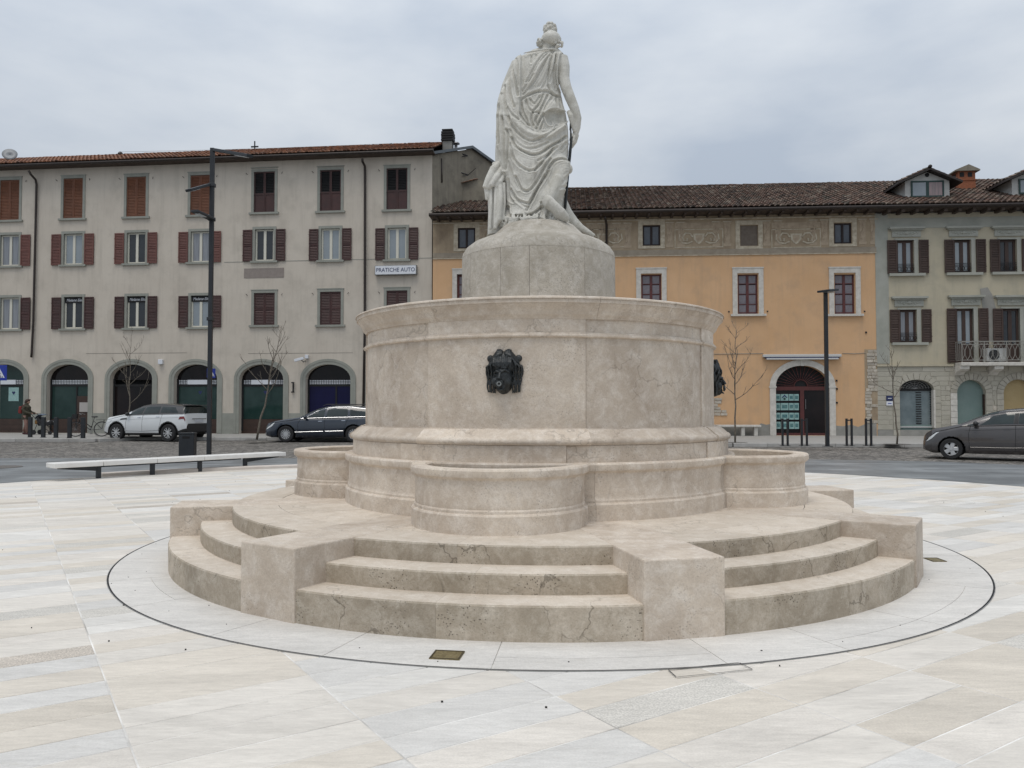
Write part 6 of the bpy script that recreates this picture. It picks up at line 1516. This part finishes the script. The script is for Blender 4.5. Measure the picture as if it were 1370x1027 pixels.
# ================================================================== BARE YOUNG TREES
BARK = mat('grey_bark', (.20,.17,.135), (.11,.095,.075), 20, .9, bump=.5, bscale=50)
def tree(px, py, topy, label, seed, zb=.125, lean=0, r0=.05, spread=1.0, first=.35, nb=12, pts=None):
    b = gz(px, py, zb); H = P(px, topy, b.y).z-zb; t = empty('bare_tree', (b.x, b.y, zb)); tag(t, label, 'tree'); rnd = random.Random(seed)
    N = 10; tp = []
    for i in range(N+1):
        f = i/N; tp.append(Vector((lean*f+rnd.uniform(-.04,.04)*(f > 0), rnd.uniform(-.04,.04)*(f > 0), H*f)))
    MB().tube(tp, [r0*(1-.88*(i/N)) for i in range(N+1)], 8).build('trunk', BARK, t, smooth=True)
    def at(f): k = min(int(f*N), N-1); return tp[k].lerp(tp[k+1], f*N-k)
    for k in range(nb):
        f = first+(.97-first)*(k+.3)/nb; a = k*2.4+rnd.uniform(-.5,.5); L_ = H*spread*(.36*(1-f)**.7+.07)*rnd.uniform(.8,1.2); up = rnd.uniform(.5,.95)
        mb = MB(); p = at(f); d = Vector((math.cos(a), math.sin(a)*.7, up)).normalized(); q = [p]; rr = r0*(1-.85*f)*.5
        for j in range(5): d = (d+Vector((rnd.uniform(-.22,.22), rnd.uniform(-.22,.22), rnd.uniform(-.05,.28)))).normalized(); q.append(q[-1]+d*L_/5)
        mb.tube(q, [rr*(1-.8*j/5)+.003 for j in range(6)], 6)
        for m_ in range(rnd.randint(3,6)):
            j = rnd.randint(1,4); s = q[j].lerp(q[j+1], rnd.random()); dd = (d+Vector((rnd.uniform(-1,1),rnd.uniform(-.8,.8),rnd.uniform(-.1,.8)))).normalized(); l = L_*rnd.uniform(.18,.42)
            e1 = s+dd*l*.5; e2 = e1+(dd+Vector((rnd.uniform(-.3,.3),rnd.uniform(-.3,.3),.3))).normalized()*l*.5
            mb.tube([s,e1,e2], [rr*.45+.002,rr*.3+.002,.0035], 5)
            if rnd.random() < .7: mb.tube([e1, e1+(dd+Vector((rnd.uniform(-.9,.9),rnd.uniform(-.9,.9),.2))).normalized()*l*.4], [.005,.003], 4)
        mb.build('branch', BARK, t, smooth=True)
    MB().arc([(.12,0),(.45,0),(.45,.004),(.12,.004)], 0, 360, 28).build('tree_grate', mat('tree_pit', (.07,.065,.06), (.10,.095,.085), 30, .9), t)
tree(343.5, 588, 436, 'bare young leaning tree in front of the fifth arch, left of the dark blue car', 4, lean=.95, r0=.048, spread=.9, first=.38, nb=14)
tree(172.5, 583, 448, 'bare young tree behind the white car in front of the third arch', 9, lean=.02, r0=.036, spread=1.1, first=.30, nb=11)
tree(983.5, 592, 430, 'bare young tree right of the fountain in front of the orange wall', 14, lean=.06, r0=.037, spread=.8, first=.34, nb=15)
tree(1200, 594, 462, 'thin bare young tree in front of the corner of the yellow grey house', 23, lean=-.16, r0=.034, spread=.75, first=.45, nb=10)

# ================================================================== CARS
GLASS = mat('car_glass', (.008,.014,.014), (.022,.034,.034), 1.5, .05, spec=.5)
TYRE = mat('tyre_rubber', (.014,.014,.015), rough=.8)
RIM = mat('alloy_rim', (.50,.51,.52), rough=.35, metal=.3)
CHROME = mat('chrome_trim', (.62,.63,.65), rough=.15, metal=.95)
TRIM = mat('black_plastic_trim', (.018,.018,.019), rough=.6)
LAMPC = mat('clear_headlamp', (.55,.57,.57), rough=.08, spec=.9, coat=.5)
LAMPR = mat('red_tail_lamp', (.16,.008,.008), rough=.12, coat=.5)
ARCH = mat('wheel_well', (.006,.006,.006), rough=.95)
def wheel_parts(parent, x, y, r, side, style, steer=0):
    w = .105
    M = Matrix.Translation((x, y, r)) @ Matrix.Rotation(steer,4,'Z') @ Matrix.Rotation(R(90)*(1),4,'X')
    # local z of the lathe points to -y
    s = side
    prof = [(r*.62,-w),(r*.93,-w),(r*.985,-w*.7),(r,-w*.3),(r,w*.3),(r*.985,w*.7),(r*.93,w),(r*.62,w)]
    tw = MB(M).arc(prof, 0, 360, 36).build('wheel', TYRE, parent, auto=35)
    rm = MB(M); zo = w*.72*(1 if s < 0 else -1)
    rm.arc([(r*.60,zo-.02),(r*.68,zo-.02),(r*.68,zo+.02*(1 if s<0 else -1)+.0),(r*.60,zo+.004)], 0, 360, 36)
    n = {'suv':10,'wagon':14,'mpv':5}[style]; zs = zo
    for k in range(n):
        a = 2*PI*k/n; 
        if style == 'mpv':
            q = MB(M @ Matrix.Rotation(a,4,'Z')); q.prism([(-.045,0),(.045,0),(.065,0.0),(-.065,0)], 0, 0)
            rm.add([(M.inverted() @ (M @ Matrix.Rotation(a,4,'Z') @ Vector(p))) for p in ((.03,-.05,zs-.012),(r*.62,-.075,zs-.012),(r*.62,.075,zs-.012),(.03,.05,zs-.012),(.03,-.05,zs+.012),(r*.62,-.045,zs+.012),(r*.62,.045,zs+.012),(.03,.05,zs+.012))], [(0,3,2,1),(4,5,6,7),(0,1,5,4),(1,2,6,5),(2,3,7,6),(3,0,4,7)])
        else:
            hw = .018 if style == 'wagon' else .022; da = .10 if style == 'suv' and k % 2 else 0
            Rk = Matrix.Rotation(a+da,4,'Z')
            rm.add([Rk @ Vector(p) for p in ((.03,-hw*.7,zs-.01),(r*.62,-hw,zs-.01),(r*.62,hw,zs-.01),(.03,hw*.7,zs-.01),(.03,-hw*.7,zs+.012),(r*.62,-hw,zs+.012),(r*.62,hw,zs+.012),(.03,hw*.7,zs+.012))], [(0,3,2,1),(4,5,6,7),(0,1,5,4),(1,2,6,5),(2,3,7,6),(3,0,4,7)])
    rm.arc([(.001,zs-.02),(.055,zs-.02),(.055,zs+.018),(.001,zs+.02)], 0, 360, 16)
    rm.build('rim', RIM, tw)
    MB(M).arc([(.001,-w*.3),(r*.6,-w*.3),(r*.6,w*.3),(.001,w*.3)], 0, 360, 24).build('brake_disc', ARCH, tw)
def car(name, label, loc, rot, Lc, W, zt, zb, zl, wp, wheels, r, paint, style, sc_=1, lower=None, roofm=None, roofx=None):
    t = empty(name, loc, rot); t.scale = (sc_,)*3; tag(t, label, 'car')
    ip = lambda tab, x: float(np.interp(x, [p[0] for p in tab], [p[1] for p in tab]))
    def zbelt(x): return min(ip(zl, x), ip(zt, x)-.05)
    def Sfn(x, tt):
        w_ = ip(wp, x); top = ip(zt, x); bot = ip(zb, x); bl = zbelt(x); gh = max(top-bl, .05)
        k = min(1, (gh-.05)/.35)
        if tt < .55:
            s = tt/.55; z = bot+(bl-bot)*s; y = w_*(.90+.10*math.sin(PI*min(1,(.18+.72*s))))
            if s < .12: y *= .93+.07*(s/.12)
            if s > .9 : y *= 1-.03*(s-.9)/.1
        elif tt < .85:
            s = (tt-.55)/.30; zr = top-gh*.16; z = bl+(zr-bl)*s; y = w_*(.929*(1-s)+s*(.929-.215*k-.06*(1-k))); y += w_*.02*math.sin(PI*s)*k
        else:
            s = (tt-.85)/.15; zr = top-gh*.16; y0 = w_*(.929-.215*k-.06*(1-k)); z = zr+(top-zr)*math.sin(PI/2*s)**.75; y = y0*(max(0,math.cos(PI/2*s))**.62)
        return y, z
    nx, n1 = 190, 64
    xs = [Lc*(.5-.5*math.cos(PI*i/nx))*.5+Lc*i/nx*.5 for i in range(nx+1)]; tts = [.55*i/36 for i in range(36)]+[.55+.3*i/14 for i in range(14)]+[.85+.15*i/14 for i in range(15)]; m = len(tts)
    mb = MB(); vs = []; black = {}
    for side in (-1, 1):
        for i, x in enumerate(xs):
            for j, tt in enumerate(tts):
                y, z = Sfn(x, tt)
                for xw in wheels:
                    if (x-xw)**2+(z-r)**2 < (r*1.16)**2 and tt < .55: y = min(y, ip(wp,x)-.22)
                vs.append((x, side*y, z))
    fs = []; mi = []
    for si in range(2):
        o = si*(nx+1)*m
        for i in range(nx):
            for j in range(m-1):
                a = o+i*m+j; f = (a, a+1, a+m+1, a+m) if si == 0 else (a, a+m, a+m+1, a+1); fs.append(f)
                xc = (xs[i]+xs[i+1])/2; zc = (vs[a][2]+vs[a+1][2]+vs[a+m][2]+vs[a+m+1][2])/4; k = 0
                for xw in wheels:
                    if (xc-xw)**2+(zc-r)**2 < (r*1.19)**2 and tts[j] < .54: k = 1
                    elif lower and (xc-xw)**2+(zc-r)**2 < (r*1.30)**2 and tts[j] < .5: k = 2
                if k == 0 and lower and tts[j] < .54 and zc < ip(lower, xc): k = 2
                if k == 0 and roofm is not None and tts[j] > .545 and roofx[0] < xc < roofx[1]: k = 3
                mi.append(k)
    mb.add(vs, fs); mb.mi = mi
    H = (nx+1)*m
    for e in (0, nx): ring = [e*m+j for j in range(m)]+[H+e*m+j for j in range(m-1,-1,-1)]; mb.f.append(tuple(ring)); mb.mi.append(2 if lower else 0)
    for i in range(nx): mb.f.append((i*m, (i+1)*m, H+(i+1)*m, H+i*m)); mb.mi.append(1)
    body = mb.build('body', [paint, ARCH, TRIM, roofm or TRIM], t, fix=True, auto=28)
    def patch(name, m_, xa, xb, t0, t1, lift=.006, n=14, k=8, sides=(-1,1), par=None):
        """a panel laid on the body skin; xa,xb = (x at t0, x at t1)"""
        for sd_ in sides:
            mb = MB(); vs = []
            for j in range(k+1):
                f = j/k; tt = t0+(t1-t0)*f; x0 = xa[0]+(xa[1]-xa[0])*f; x1 = xb[0]+(xb[1]-xb[0])*f
                for i in range(n+1):
                    x = x0+(x1-x0)*i/n; y, z = Sfn(x, tt); y2, z2 = Sfn(x, min(tt+.01,1)); y1_, z1_ = Sfn(x, tt-.01); xd = .02; ya, za = Sfn(min(x+xd,Lc), tt)
                    tv = Vector((0, y2-y1_, z2-z1_)); xv = Vector((xd, ya-y, za-z)); nn_ = tv.cross(xv).normalized()
                    if nn_.y < 0 and abs(nn_.y) > abs(nn_.z): nn_ = -nn_
                    elif nn_.z < 0 and abs(nn_.z) >= abs(nn_.y): nn_ = -nn_
                    q = Vector((x, y, z))+nn_*lift; vs.append((q.x, sd_*q.y, q.z))
            mb.add(vs, [(j*(n+1)+i, j*(n+1)+i+1, (j+1)*(n+1)+i+1, (j+1)*(n+1)+i) for j in range(k) for i in range(n)])
            mb.build(name, m_, par or t, smooth=True)
    def seam(pts, rr=.006, m_=ARCH, nm='door_seam', lift=0, sides=(-1,1)):
        mb = MB()
        for sd_ in sides:
            q = []
            for (x0, a), (x1, b_) in zip(pts[:-1], pts[1:]):
                for i in range(8):
                    f = i/8; x = x0+(x1-x0)*f; tt = a+(b_-a)*f; y, z = Sfn(x, tt); q.append((x, sd_*(y+lift), z))
            x, a = pts[-1]; y, z = Sfn(x, a); q.append((x, sd_*(y+lift), z)); mb.tube(q, rr, 5)
        return mb.build(nm, m_, t)
    t['car_len'] = Lc
    for xw in wheels:
        for sd_ in (-1,1): wheel_parts(t, xw, sd_*(ip(wp, xw)-.095), r, sd_, style)
    return t, patch, seam, Sfn, ip
def mirror(t, x, y, z, m_):
    for s in (-1,1):
        o = MB().ball((x, s*(y+.11), z), (.07,.11,.08), 14, 10).tube([(x+.03,s*(y-.02),z-.05),(x+.01,s*(y+.06),z-.02)], .02, 6).build('side_mirror', m_, t, smooth=True)
# white compact SUV
WPAINT = mat('white_car_paint', (.60,.62,.63), (.58,.60,.61), 2, .22, coat=.7); GROOF = mat('grey_roof_paint', (.045,.042,.04), rough=.25, coat=.5)
b = gz(155.8, 589.6); rot = -R(16)
SUVL = 4.30
sx = .87; fw = Vector((math.cos(rot), math.sin(rot))); sd_v = Vector((math.sin(rot), -math.cos(rot)))  # towards the camera side (-y local)
o2 = Vector((b.x, b.y))-fw*sx-sd_v*.86
t, patch, seam, Sf, ip = car('parked_car', 'white compact off roader with a dark roof parked behind the litter bin', (o2.x, o2.y+.05, 0), rot, SUVL, .95,
    [(0,.70),(.05,.86),(.15,.95),(.4,1.02),(1.0,1.10),(1.25,1.13),(1.6,1.33),(2.0,1.52),(2.4,1.59),(2.9,1.60),(3.5,1.565),(4.0,1.50),(4.12,1.46),(4.18,1.25),(4.25,1.0),(4.30,.75)],
    [(0,.34),(.3,.24),(4.0,.26),(4.3,.40)], [(0,.66),(.3,.9),(1.2,1.08),(2.5,1.12),(4.0,1.15),(4.3,1.15)],
    [(0,.62),(.08,.74),(.3,.87),(.8,.94),(2,.95),(3.6,.95),(4.1,.90),(4.25,.84),(4.3,.80)], (.87,3.50), .365, WPAINT, 'suv', 1.0, [(0,.42),(.3,.36),(1,.34),(3.4,.34),(3.9,.44),(4.3,.55)], GROOF, (1.55,4.2))
patch('side_window', GLASS, (1.42,1.78), (2.12,2.20), .575, .80); patch('side_window', GLASS, (2.20,2.28), (2.98,2.98), .58, .80); patch('side_window', GLASS, (3.06,3.06), (3.92,3.70), .60, .80)
patch('windscreen', GLASS, (1.30,1.34), (1.92,1.94), .845, 1.0, .004); patch('rear_window', GLASS, (4.10,4.10), (4.21,4.20), .72, 1.0, .006)
patch('tail_lamp', LAMPR, (3.98,4.02), (4.24,4.24), .41, .48, .008); patch('headlamp', LAMPC, (.10,.12), (.48,.60), .42, .50, .008, sides=(-1,1)); patch('side_vent', TRIM, (1.05,1.10), (1.42,1.40), .44, .475, .008)
seam([(1.38,.12),(1.36,.35),(1.42,.55)]); seam([(2.20,.10),(2.20,.55)]); seam([(2.20,.11),(3.02,.13),(3.10,.30),(3.16,.55)]); seam([(1.38,.12),(2.2,.11)])
patch('door_handle', CHROME, (1.95,1.95), (2.12,2.12), .475, .49, .02, 4, 2); patch('door_handle', CHROME, (2.88,2.88), (3.06,3.06), .48, .495, .02, 4, 2)
seam([(.6,.44),(1.5,.43),(3.0,.45),(4.0,.46)], .005, mat('crease_grey', (.35,.36,.37), rough=.3), 'crease_line')
mirror(t, 1.50, .88, 1.14, TRIM)
MB().box(4.295,4.312,-.26,.26,.80,.91).build('number_plate', mat('plate_white', (.5,.52,.56), rough=.5), t); MB().box(4.29,4.31,-.45,.45,.93,.96).build('tailgate_trim', CHROME, t)
MB().box(3.95,4.22,-.62,.62,1.50,1.525).build('roof_spoiler', GROOF, t, bevel=.008); MB().tube([(4.25,.5,.36),(4.36,.5,.36)], .04, 10).build('exhaust', CHROME, t); MB().tube([(4.25,-.5,.36),(4.36,-.5,.36)], .04, 10).build('exhaust', CHROME, t)
o = MB().box(0,.012,-.25,.25,0,.10).build('tailgate_panel', TRIM, t, loc=(4.285,0,.62))
# dark blue estate car
BPAINT = mat('dark_blue_car_paint', (.010,.017,.030), (.012,.020,.034), 2, .18, coat=.8)
b = gz(383.6, 591.2); SC2 = 1.03
t, patch, seam, Sf, ip = car('parked_car', 'dark blue estate car with silver window trim parked at the kerb left of the fountain', (b.x-.92*SC2, b.y+.82*SC2, 0), R(-1.5), 4.77, .91,
    [(0,.52),(.04,.66),(.14,.76),(.5,.85),(1.0,.93),(1.45,.99),(1.75,1.15),(2.15,1.34),(2.5,1.43),(2.9,1.475),(3.5,1.475),(4.2,1.42),(4.45,1.36),(4.6,1.12),(4.70,.95),(4.77,.65)],
    [(0,.26),(.3,.18),(4.4,.20),(4.77,.34)], [(0,.5),(.4,.78),(1.4,.93),(2.5,.955),(4.4,.99),(4.77,1.0)],
    [(0,.55),(.08,.68),(.3,.80),(.8,.89),(2,.91),(3.8,.91),(4.4,.86),(4.77,.72)], (.92,3.63), .325, BPAINT, 'wagon', SC2, None)
patch('side_window', GLASS, (1.62,2.10), (2.42,2.46), .58, .80); patch('side_window', GLASS, (2.52,2.58), (3.38,3.36), .58, .80); patch('side_window', GLASS, (3.48,3.46), (4.36,4.12), .60, .80)
patch('windscreen', GLASS, (1.50,1.54), (2.36,2.38), .845, 1.0, .004); patch('rear_window', GLASS, (4.48,4.48), (4.62,4.60), .72, 1.0, .006)
seam([(1.50,.565),(2.5,.565),(3.5,.567),(4.40,.58)], .007, CHROME, 'window_trim', .004); seam([(1.52,.57),(2.05,.80),(2.45,.845),(3.4,.85),(4.15,.82),(4.42,.60)], .007, CHROME, 'window_trim', .004)
seam([(1.28,.16),(2.42,.175)], .008, CHROME, 'side_moulding', .006); seam([(2.50,.175),(3.22,.185)], .008, CHROME, 'side_moulding', .006)
seam([(1.42,.08),(1.40,.4),(1.5,.55)]); seam([(2.46,.06),(2.48,.55)]); seam([(3.10,.10),(3.25,.25),(3.42,.55)])
patch('headlamp', LAMPC, (.07,.12), (.34,.46), .44, .53, .008); patch('tail_lamp', LAMPR, (4.45,4.5), (4.72,4.70), .38, .50, .008)
patch('door_handle', CHROME, (2.22,2.22), (2.38,2.38), .455, .47, .02, 4, 2); patch('door_handle', CHROME, (3.15,3.15), (3.30,3.30), .46, .475, .02, 4, 2); mirror(t, 1.72, .85, 1.0, BPAINT)
mb = MB()
for s in (-1,1): mb.tube([(2.35,s*.60,1.44),(2.5,s*.60,1.50),(4.15,s*.58,1.50),(4.3,s*.57,1.44)], .016, 6)
mb.build('roof_rail', TRIM, t)
# grey family car at the right edge
GPAINT = mat('grey_brown_car_paint', (.060,.055,.055), (.066,.061,.061), 2, .22, .25, coat=.7)
b = gz(1273, 614); SC3 = .87; rot = -R(34)
fw = Vector((math.cos(rot), math.sin(rot))); sdv = Vector((math.sin(rot), -math.cos(rot)))
o2 = Vector((b.x, b.y))-fw*.82*SC3-sdv*.83*SC3
t, patch, seam, Sf, ip = car('parked_car', 'grey brown family car cut off by the right edge of the picture', (o2.x, o2.y, 0), rot, 4.38, .915,
    [(0,.55),(.03,.72),(.12,.84),(.35,.96),(.8,1.05),(1.05,1.10),(1.5,1.31),(1.9,1.47),(2.3,1.57),(2.8,1.615),(3.3,1.59),(3.8,1.50),(4.05,1.42),(4.2,1.15),(4.38,.8)],
    [(0,.28),(.3,.18),(4.0,.20),(4.38,.34)], [(0,.52),(.4,.86),(1.1,1.04),(2.5,1.09),(4.2,1.14),(4.38,1.1)],
    [(0,.55),(.07,.68),(.28,.80),(.75,.89),(2,.915),(3.6,.91),(4.1,.86),(4.38,.75)], (.82,3.53), .325, GPAINT, 'mpv', SC3, None)
patch('side_window', GLASS, (1.12,1.45), (1.52,1.60), .57, .66); patch('side_window', GLASS, (1.60,1.96), (2.48,2.52), .575, .80); patch('side_window', GLASS, (2.62,2.64), (3.42,3.36), .575, .80); patch('side_window', GLASS, (3.5,3.44), (3.95,3.80), .60, .78)
patch('door_pillar', TRIM, (2.49,2.53), (2.61,2.63), .575, .80); patch('windscreen', GLASS, (1.10,1.13), (2.10,2.12), .845, 1.0, .004)
seam([(1.32,.08),(1.30,.4),(1.36,.56)]); seam([(2.52,.06),(2.54,.55)]); seam([(1.34,.13),(2.5,.125),(3.2,.14)], .008, GPAINT, 'side_crease', .006); seam([(1.2,.46),(2.5,.475),(3.9,.50)], .006, TRIM, 'shoulder_line')
patch('headlamp', LAMPC, (.10,.20), (.26,.50), .43, .52, .008); patch('door_handle', GPAINT, (2.22,2.22), (2.42,2.42), .468, .488, .022, 4, 2); mirror(t, 1.50, .85, 1.12, TRIM)

# ================================================================== PERSON WITH PUSHCHAIR, BICYCLE
def person():
    p = gz(35, 581.2, .125); t = empty('person', (p.x, p.y, .125)); s = 1.0
    tag(t, 'person in a dark olive coat and pink trousers pushing a pushchair on the pavement', 'person')
    SKIN = mat('skin', (.36,.22,.16), rough=.6); COAT = mat('dark_olive_coat', (.035,.032,.02), (.05,.045,.028), 12, .85, bump=.4); TR = mat('dusty_pink_trousers', (.26,.15,.12), (.20,.115,.095), 10, .9)
    HAIR = mat('dark_brown_hair', (.03,.014,.010), (.05,.022,.015), 30, .7); SHOE = mat('dark_red_shoes', (.06,.012,.015), rough=.6)
    mb = MB()
    mb.ball((.06,0,1.575), (.085,.072,.105), 16, 12).ball((.10,0,1.535), (.05,.045,.05), 10, 8).ball((.148,0,1.565), (.018,.014,.022), 8, 6)
    mb.tube([(.03,0,1.36),(.045,0,1.5)], [.06,.05], 10); mb.tube([(0,0,.86),(0,0,1.0),(-.01,0,1.15),(.0,0,1.32),(.01,0,1.40)], [.13,.14,.14,.16,.09], 14)
    for sy in (-1,1):
        mb.tube([(0,sy*.15,1.34),(-.03,sy*.21,1.2),(.06,sy*.21,1.08),(.24,sy*.17,1.03),(.34,sy*.15,1.01)], [.055,.05,.043,.034,.028], 10)
        for k in range(4): mb.tube([(.34,sy*.15+(k-1.5)*.02,1.015),(.385,sy*.15+(k-1.5)*.02,1.015),(.40,sy*.15+(k-1.5)*.02,.985)], .011, 6)
        mb.tube([(.33,sy*.13,1.01),(.36,sy*.115,.995)], .012, 6)
    legs = (((0,-.09,.92),(.05,-.09,.5),(.10,-.09,.10)), ((-.01,.09,.92),(-.04,.09,.5),(-.17,.09,.12)))
    for q in legs: mb.tube([q[0], q[1], q[2]], [.095,.065,.045], 12)
    remesh(mb, 'body', SKIN, .014, t, 2)
    c = MB(); c.tube([(-.01,0,.72),(-.01,0,.82),(-.01,0,1.0),(-.01,0,1.18),(.0,0,1.33),(.01,0,1.42)], [.20,.20,.185,.185,.19,.10], 18, flat=1.0)
    for sy in (-1,1): c.tube([(0,sy*.15,1.35),(-.04,sy*.225,1.2),(.06,sy*.22,1.07),(.25,sy*.17,1.02),(.32,sy*.15,1.01)], [.085,.08,.07,.058,.05], 12)
    c.tube([(-.06,0,1.42),(.03,-.02,1.46),(.06,.02,1.44)], [.08,.09,.07], 10); remesh(c, 'coat', COAT, .016, t, 2)
    for q in legs: MB().tube([q[0], q[1], Vector(q[2])+Vector((0,0,.02))], [.115,.085,.070], 14).build('trouser_leg', TR, t, smooth=True)
    for q in legs: x, y, z = q[2]; MB().ball((x+.05,y,.05 if x > 0 else .06), (.13,.05,.055), 14, 8).build('shoe', SHOE, t, smooth=True)
    h = MB(); h.ball((.035,0,1.605), (.105,.088,.10), 18, 12); h.ball((-.02,0,1.55), (.08,.08,.09), 12, 9); h.ball((.10,0,1.665), (.085,.07,.035), 12, 8); h.ball((-.04,0,1.47), (.05,.06,.07), 10, 8); remesh(h, 'hair', HAIR, .012, t, 1)
    b = empty('backpack', (p.x-.24, p.y, .125+1.02)); tag(b, 'small dark red backpack on the back of the person with the pushchair', 'backpack')
    RB = mat('red_backpack', (.20,.015,.012), (.15,.012,.010), 8, .7)
    MB().box(-.075,.075,-.14,.14,-.02,.33).build('bag', RB, b, bevel=.045, seg=3); MB().box(-.11,-.07,-.10,.10,.02,.17).build('pocket', RB, b, bevel=.018)
    for sy in (-1,1): MB().tube([(.05,sy*.09,.32),(.16,sy*.1,.40),(.33,sy*.11,.33),(.36,sy*.12,.18)], .014, 6).build('strap', RB, b)
    return p
pp_ = person()
def stroller():
    o = Vector((pp_.x+.36, pp_.y, .125)); t = empty('pushchair', o); tag(t, 'black pushchair with a grey blue hood and mustard bag in front of the person', 'pushchair')
    FR = mat('pushchair_frame', (.03,.03,.032), rough=.4, metal=.4); CL = mat('black_cloth', (.018,.018,.02), rough=.9); HD = mat('grey_blue_hood', (.10,.13,.18), (.13,.16,.21), 10, .85)
    for sy in (-1,1):
        MB().tube([(.0,sy*.24,1.0),(.22,sy*.24,.75),(.62,sy*.24,.28)], .014, 8).build('handle_tube', FR, t); MB().tube([(.35,sy*.24,.62),(.14,sy*.24,.12)], .014, 8).build('rear_leg', FR, t); MB().tube([(.40,sy*.24,.55),(.92,sy*.22,.10)], .014, 8).build('front_leg', FR, t)
        for x, r in ((.14,.115),(.92,.09)):
            M = Matrix.Translation((x, sy*.25, r)) @ Matrix.Rotation(R(90),4,'X'); w = MB(M).arc([(r*.72,-.02),(r,-.02),(r,.02),(r*.72,.02)], 0, 360, 22).build('wheel', TYRE, t); MB(M).arc([(.001,-.012),(r*.7,-.012),(r*.7,.012),(.001,.012)], 0, 360, 16).build('hub', CL, w)
    MB().tube([(0,-.24,1.0),(0,.24,1.0)], .018, 8).build('grip', CL, t)
    q = MB(); q.prism([(.30,.42),(.86,.44),(1.02,.66),(.92,.70),(.72,.58),(.46,.62),(.30,.86),(.22,.80)], -.20, .20); q.build('seat', CL, t, bevel=.03)
    h = MB(); n = 10
    for k in range(4):
        a0 = 100+k*-24; pts = [(.42+.30*math.cos(R(a0)), -.21, .66+.30*math.sin(R(a0))), (.42+.34*math.cos(R(a0)), 0, .66+.34*math.sin(R(a0))), (.42+.30*math.cos(R(a0)), .21, .66+.30*math.sin(R(a0)))]
    h.arc([(.001,0),(.30,0),(.30,.02),(.001,.02)], 0, 360, 4) if False else None
    M = Matrix.Translation((.42,0,.68)) @ Matrix.Rotation(R(90),4,'X'); vs = []; 
    hh = MB(M)
    for i in range(9):
        a = R(60+i*13)
        for j in range(7):
            b_ = -.21+.07*j; r = .32*math.cos(b_/.21*.5); vs.append((r*math.cos(a), r*math.sin(a), b_))
    hh.add(vs, [(i*7+j, i*7+j+1, (i+1)*7+j+1, (i+1)*7+j) for i in range(8) for j in range(6)]); ho = hh.build('hood', HD, t, smooth=True); sm = ho.modifiers.new('s','SOLIDIFY'); sm.thickness = .012
    MB().box(.72,1.0,-.15,.15,.60,.66).build('blanket', mat('pale_blanket', (.50,.50,.50), rough=.9), t, bevel=.02)
    MB().box(.13,.33,-.18,.18,.50,.70).build('shopping_bag', mat('mustard_bag', (.20,.10,.025), (.15,.08,.02), 10, .8), t, bevel=.04)
stroller()
def bicycle():
    a = gz(100, 584.2, .125); c = gz(125, 583.4, .125); d = c-a; L_ = 1.06; ang = math.atan2(d.y, d.x)
    t = empty('bicycle', (a.x-.05, a.y+.15, .125), R(14)); tag(t, 'black city bicycle with a rear rack parked behind the bollards', 'bicycle')
    FRM = mat('black_bicycle_frame', (.014,.014,.015), rough=.35); STEEL = mat('spoke_steel', (.25,.25,.25), rough=.4, metal=.7); r = .335
    for x in (0, L_):
        M = Matrix.Translation((x,0,r)) @ Matrix.Rotation(R(90),4,'X')
        w = MB(M).arc([(r-.035,-.018),(r-.01,-.02),(r,0),(r-.01,.02),(r-.035,.018)], 0, 360, 40).build('wheel', TYRE, t)
        s = MB(M); s.arc([(r-.045,-.01),(r-.035,-.01),(r-.035,.01),(r-.045,.01)], 0, 360, 40)
        for k in range(18): s.tube([(0,0,.02*(-1)**k),((r-.04)*math.cos(2*PI*k/18),(r-.04)*math.sin(2*PI*k/18),0)], .0025, 4)
        s.arc([(.001,-.03),(.02,-.03),(.02,.03),(.001,.03)], 0, 360, 10); s.build('spokes', STEEL, w)
        MB(M).arc([(r+.02,-.028),(r+.026,-.028),(r+.026,.028),(r+.02,.028)], -60 if x else -20, 110 if x else 90, 24).build('mudguard', FRM, t)
    f = MB(); bb = (.60,0,.29); st = (.72,0,.70); hd = (.16,0,.82); hd2 = (.14,0,.66)
    for a_, b_, rr in ((bb,st,.016),(st,(L_,0,r),.010),(bb,(L_,0,r),.011),(hd2,bb,.018),(hd,hd2,.020),((.19,0,.80),(.62,0,.42),.016),(hd2,(0,0,r),.013),(st,(.745,0,.86),.013),(hd,(.17,0,.98),.013)): f.tube([a_,b_], rr, 8)
    f.build('frame', FRM, t, smooth=True)
    MB().tube([(.30,-.28,.98),(.20,-.20,1.03),(.13,0,1.0),(.20,.20,1.03),(.30,.28,.98)], .012, 8).build('handlebar', STEEL, t)
    MB().ball((.76,0,.88), (.14,.08,.035), 14, 8).build('saddle', FRM, t, smooth=True)
    MB().box(.84,1.22,-.07,.07,.74,.755).tube([(1.15,-.06,.74),(L_,-.04,.34)], .006, 5).tube([(1.15,.06,.74),(L_,.04,.34)], .006, 5).build('rear_rack', FRM, t)
    M = Matrix.Translation((.60,-.05,.29)) @ Matrix.Rotation(R(90),4,'X'); MB(M).arc([(.07,-.004),(.09,-.004),(.09,.004),(.07,.004)], 0, 360, 24).build('chainring', STEEL, t)
    MB().tube([(.60,-.07,.29),(.66,-.08,.13)], .009, 6).box(.61,.71,-.16,-.08,.115,.14).tube([(.60,.07,.29),(.54,.08,.45)], .009, 6).box(.49,.59,.08,.16,.435,.46).build('crank', STEEL, t)
    MB().box(-.12,.06,-.13,.13,.80,1.0).build('front_basket', FRM, t)
bicycle()
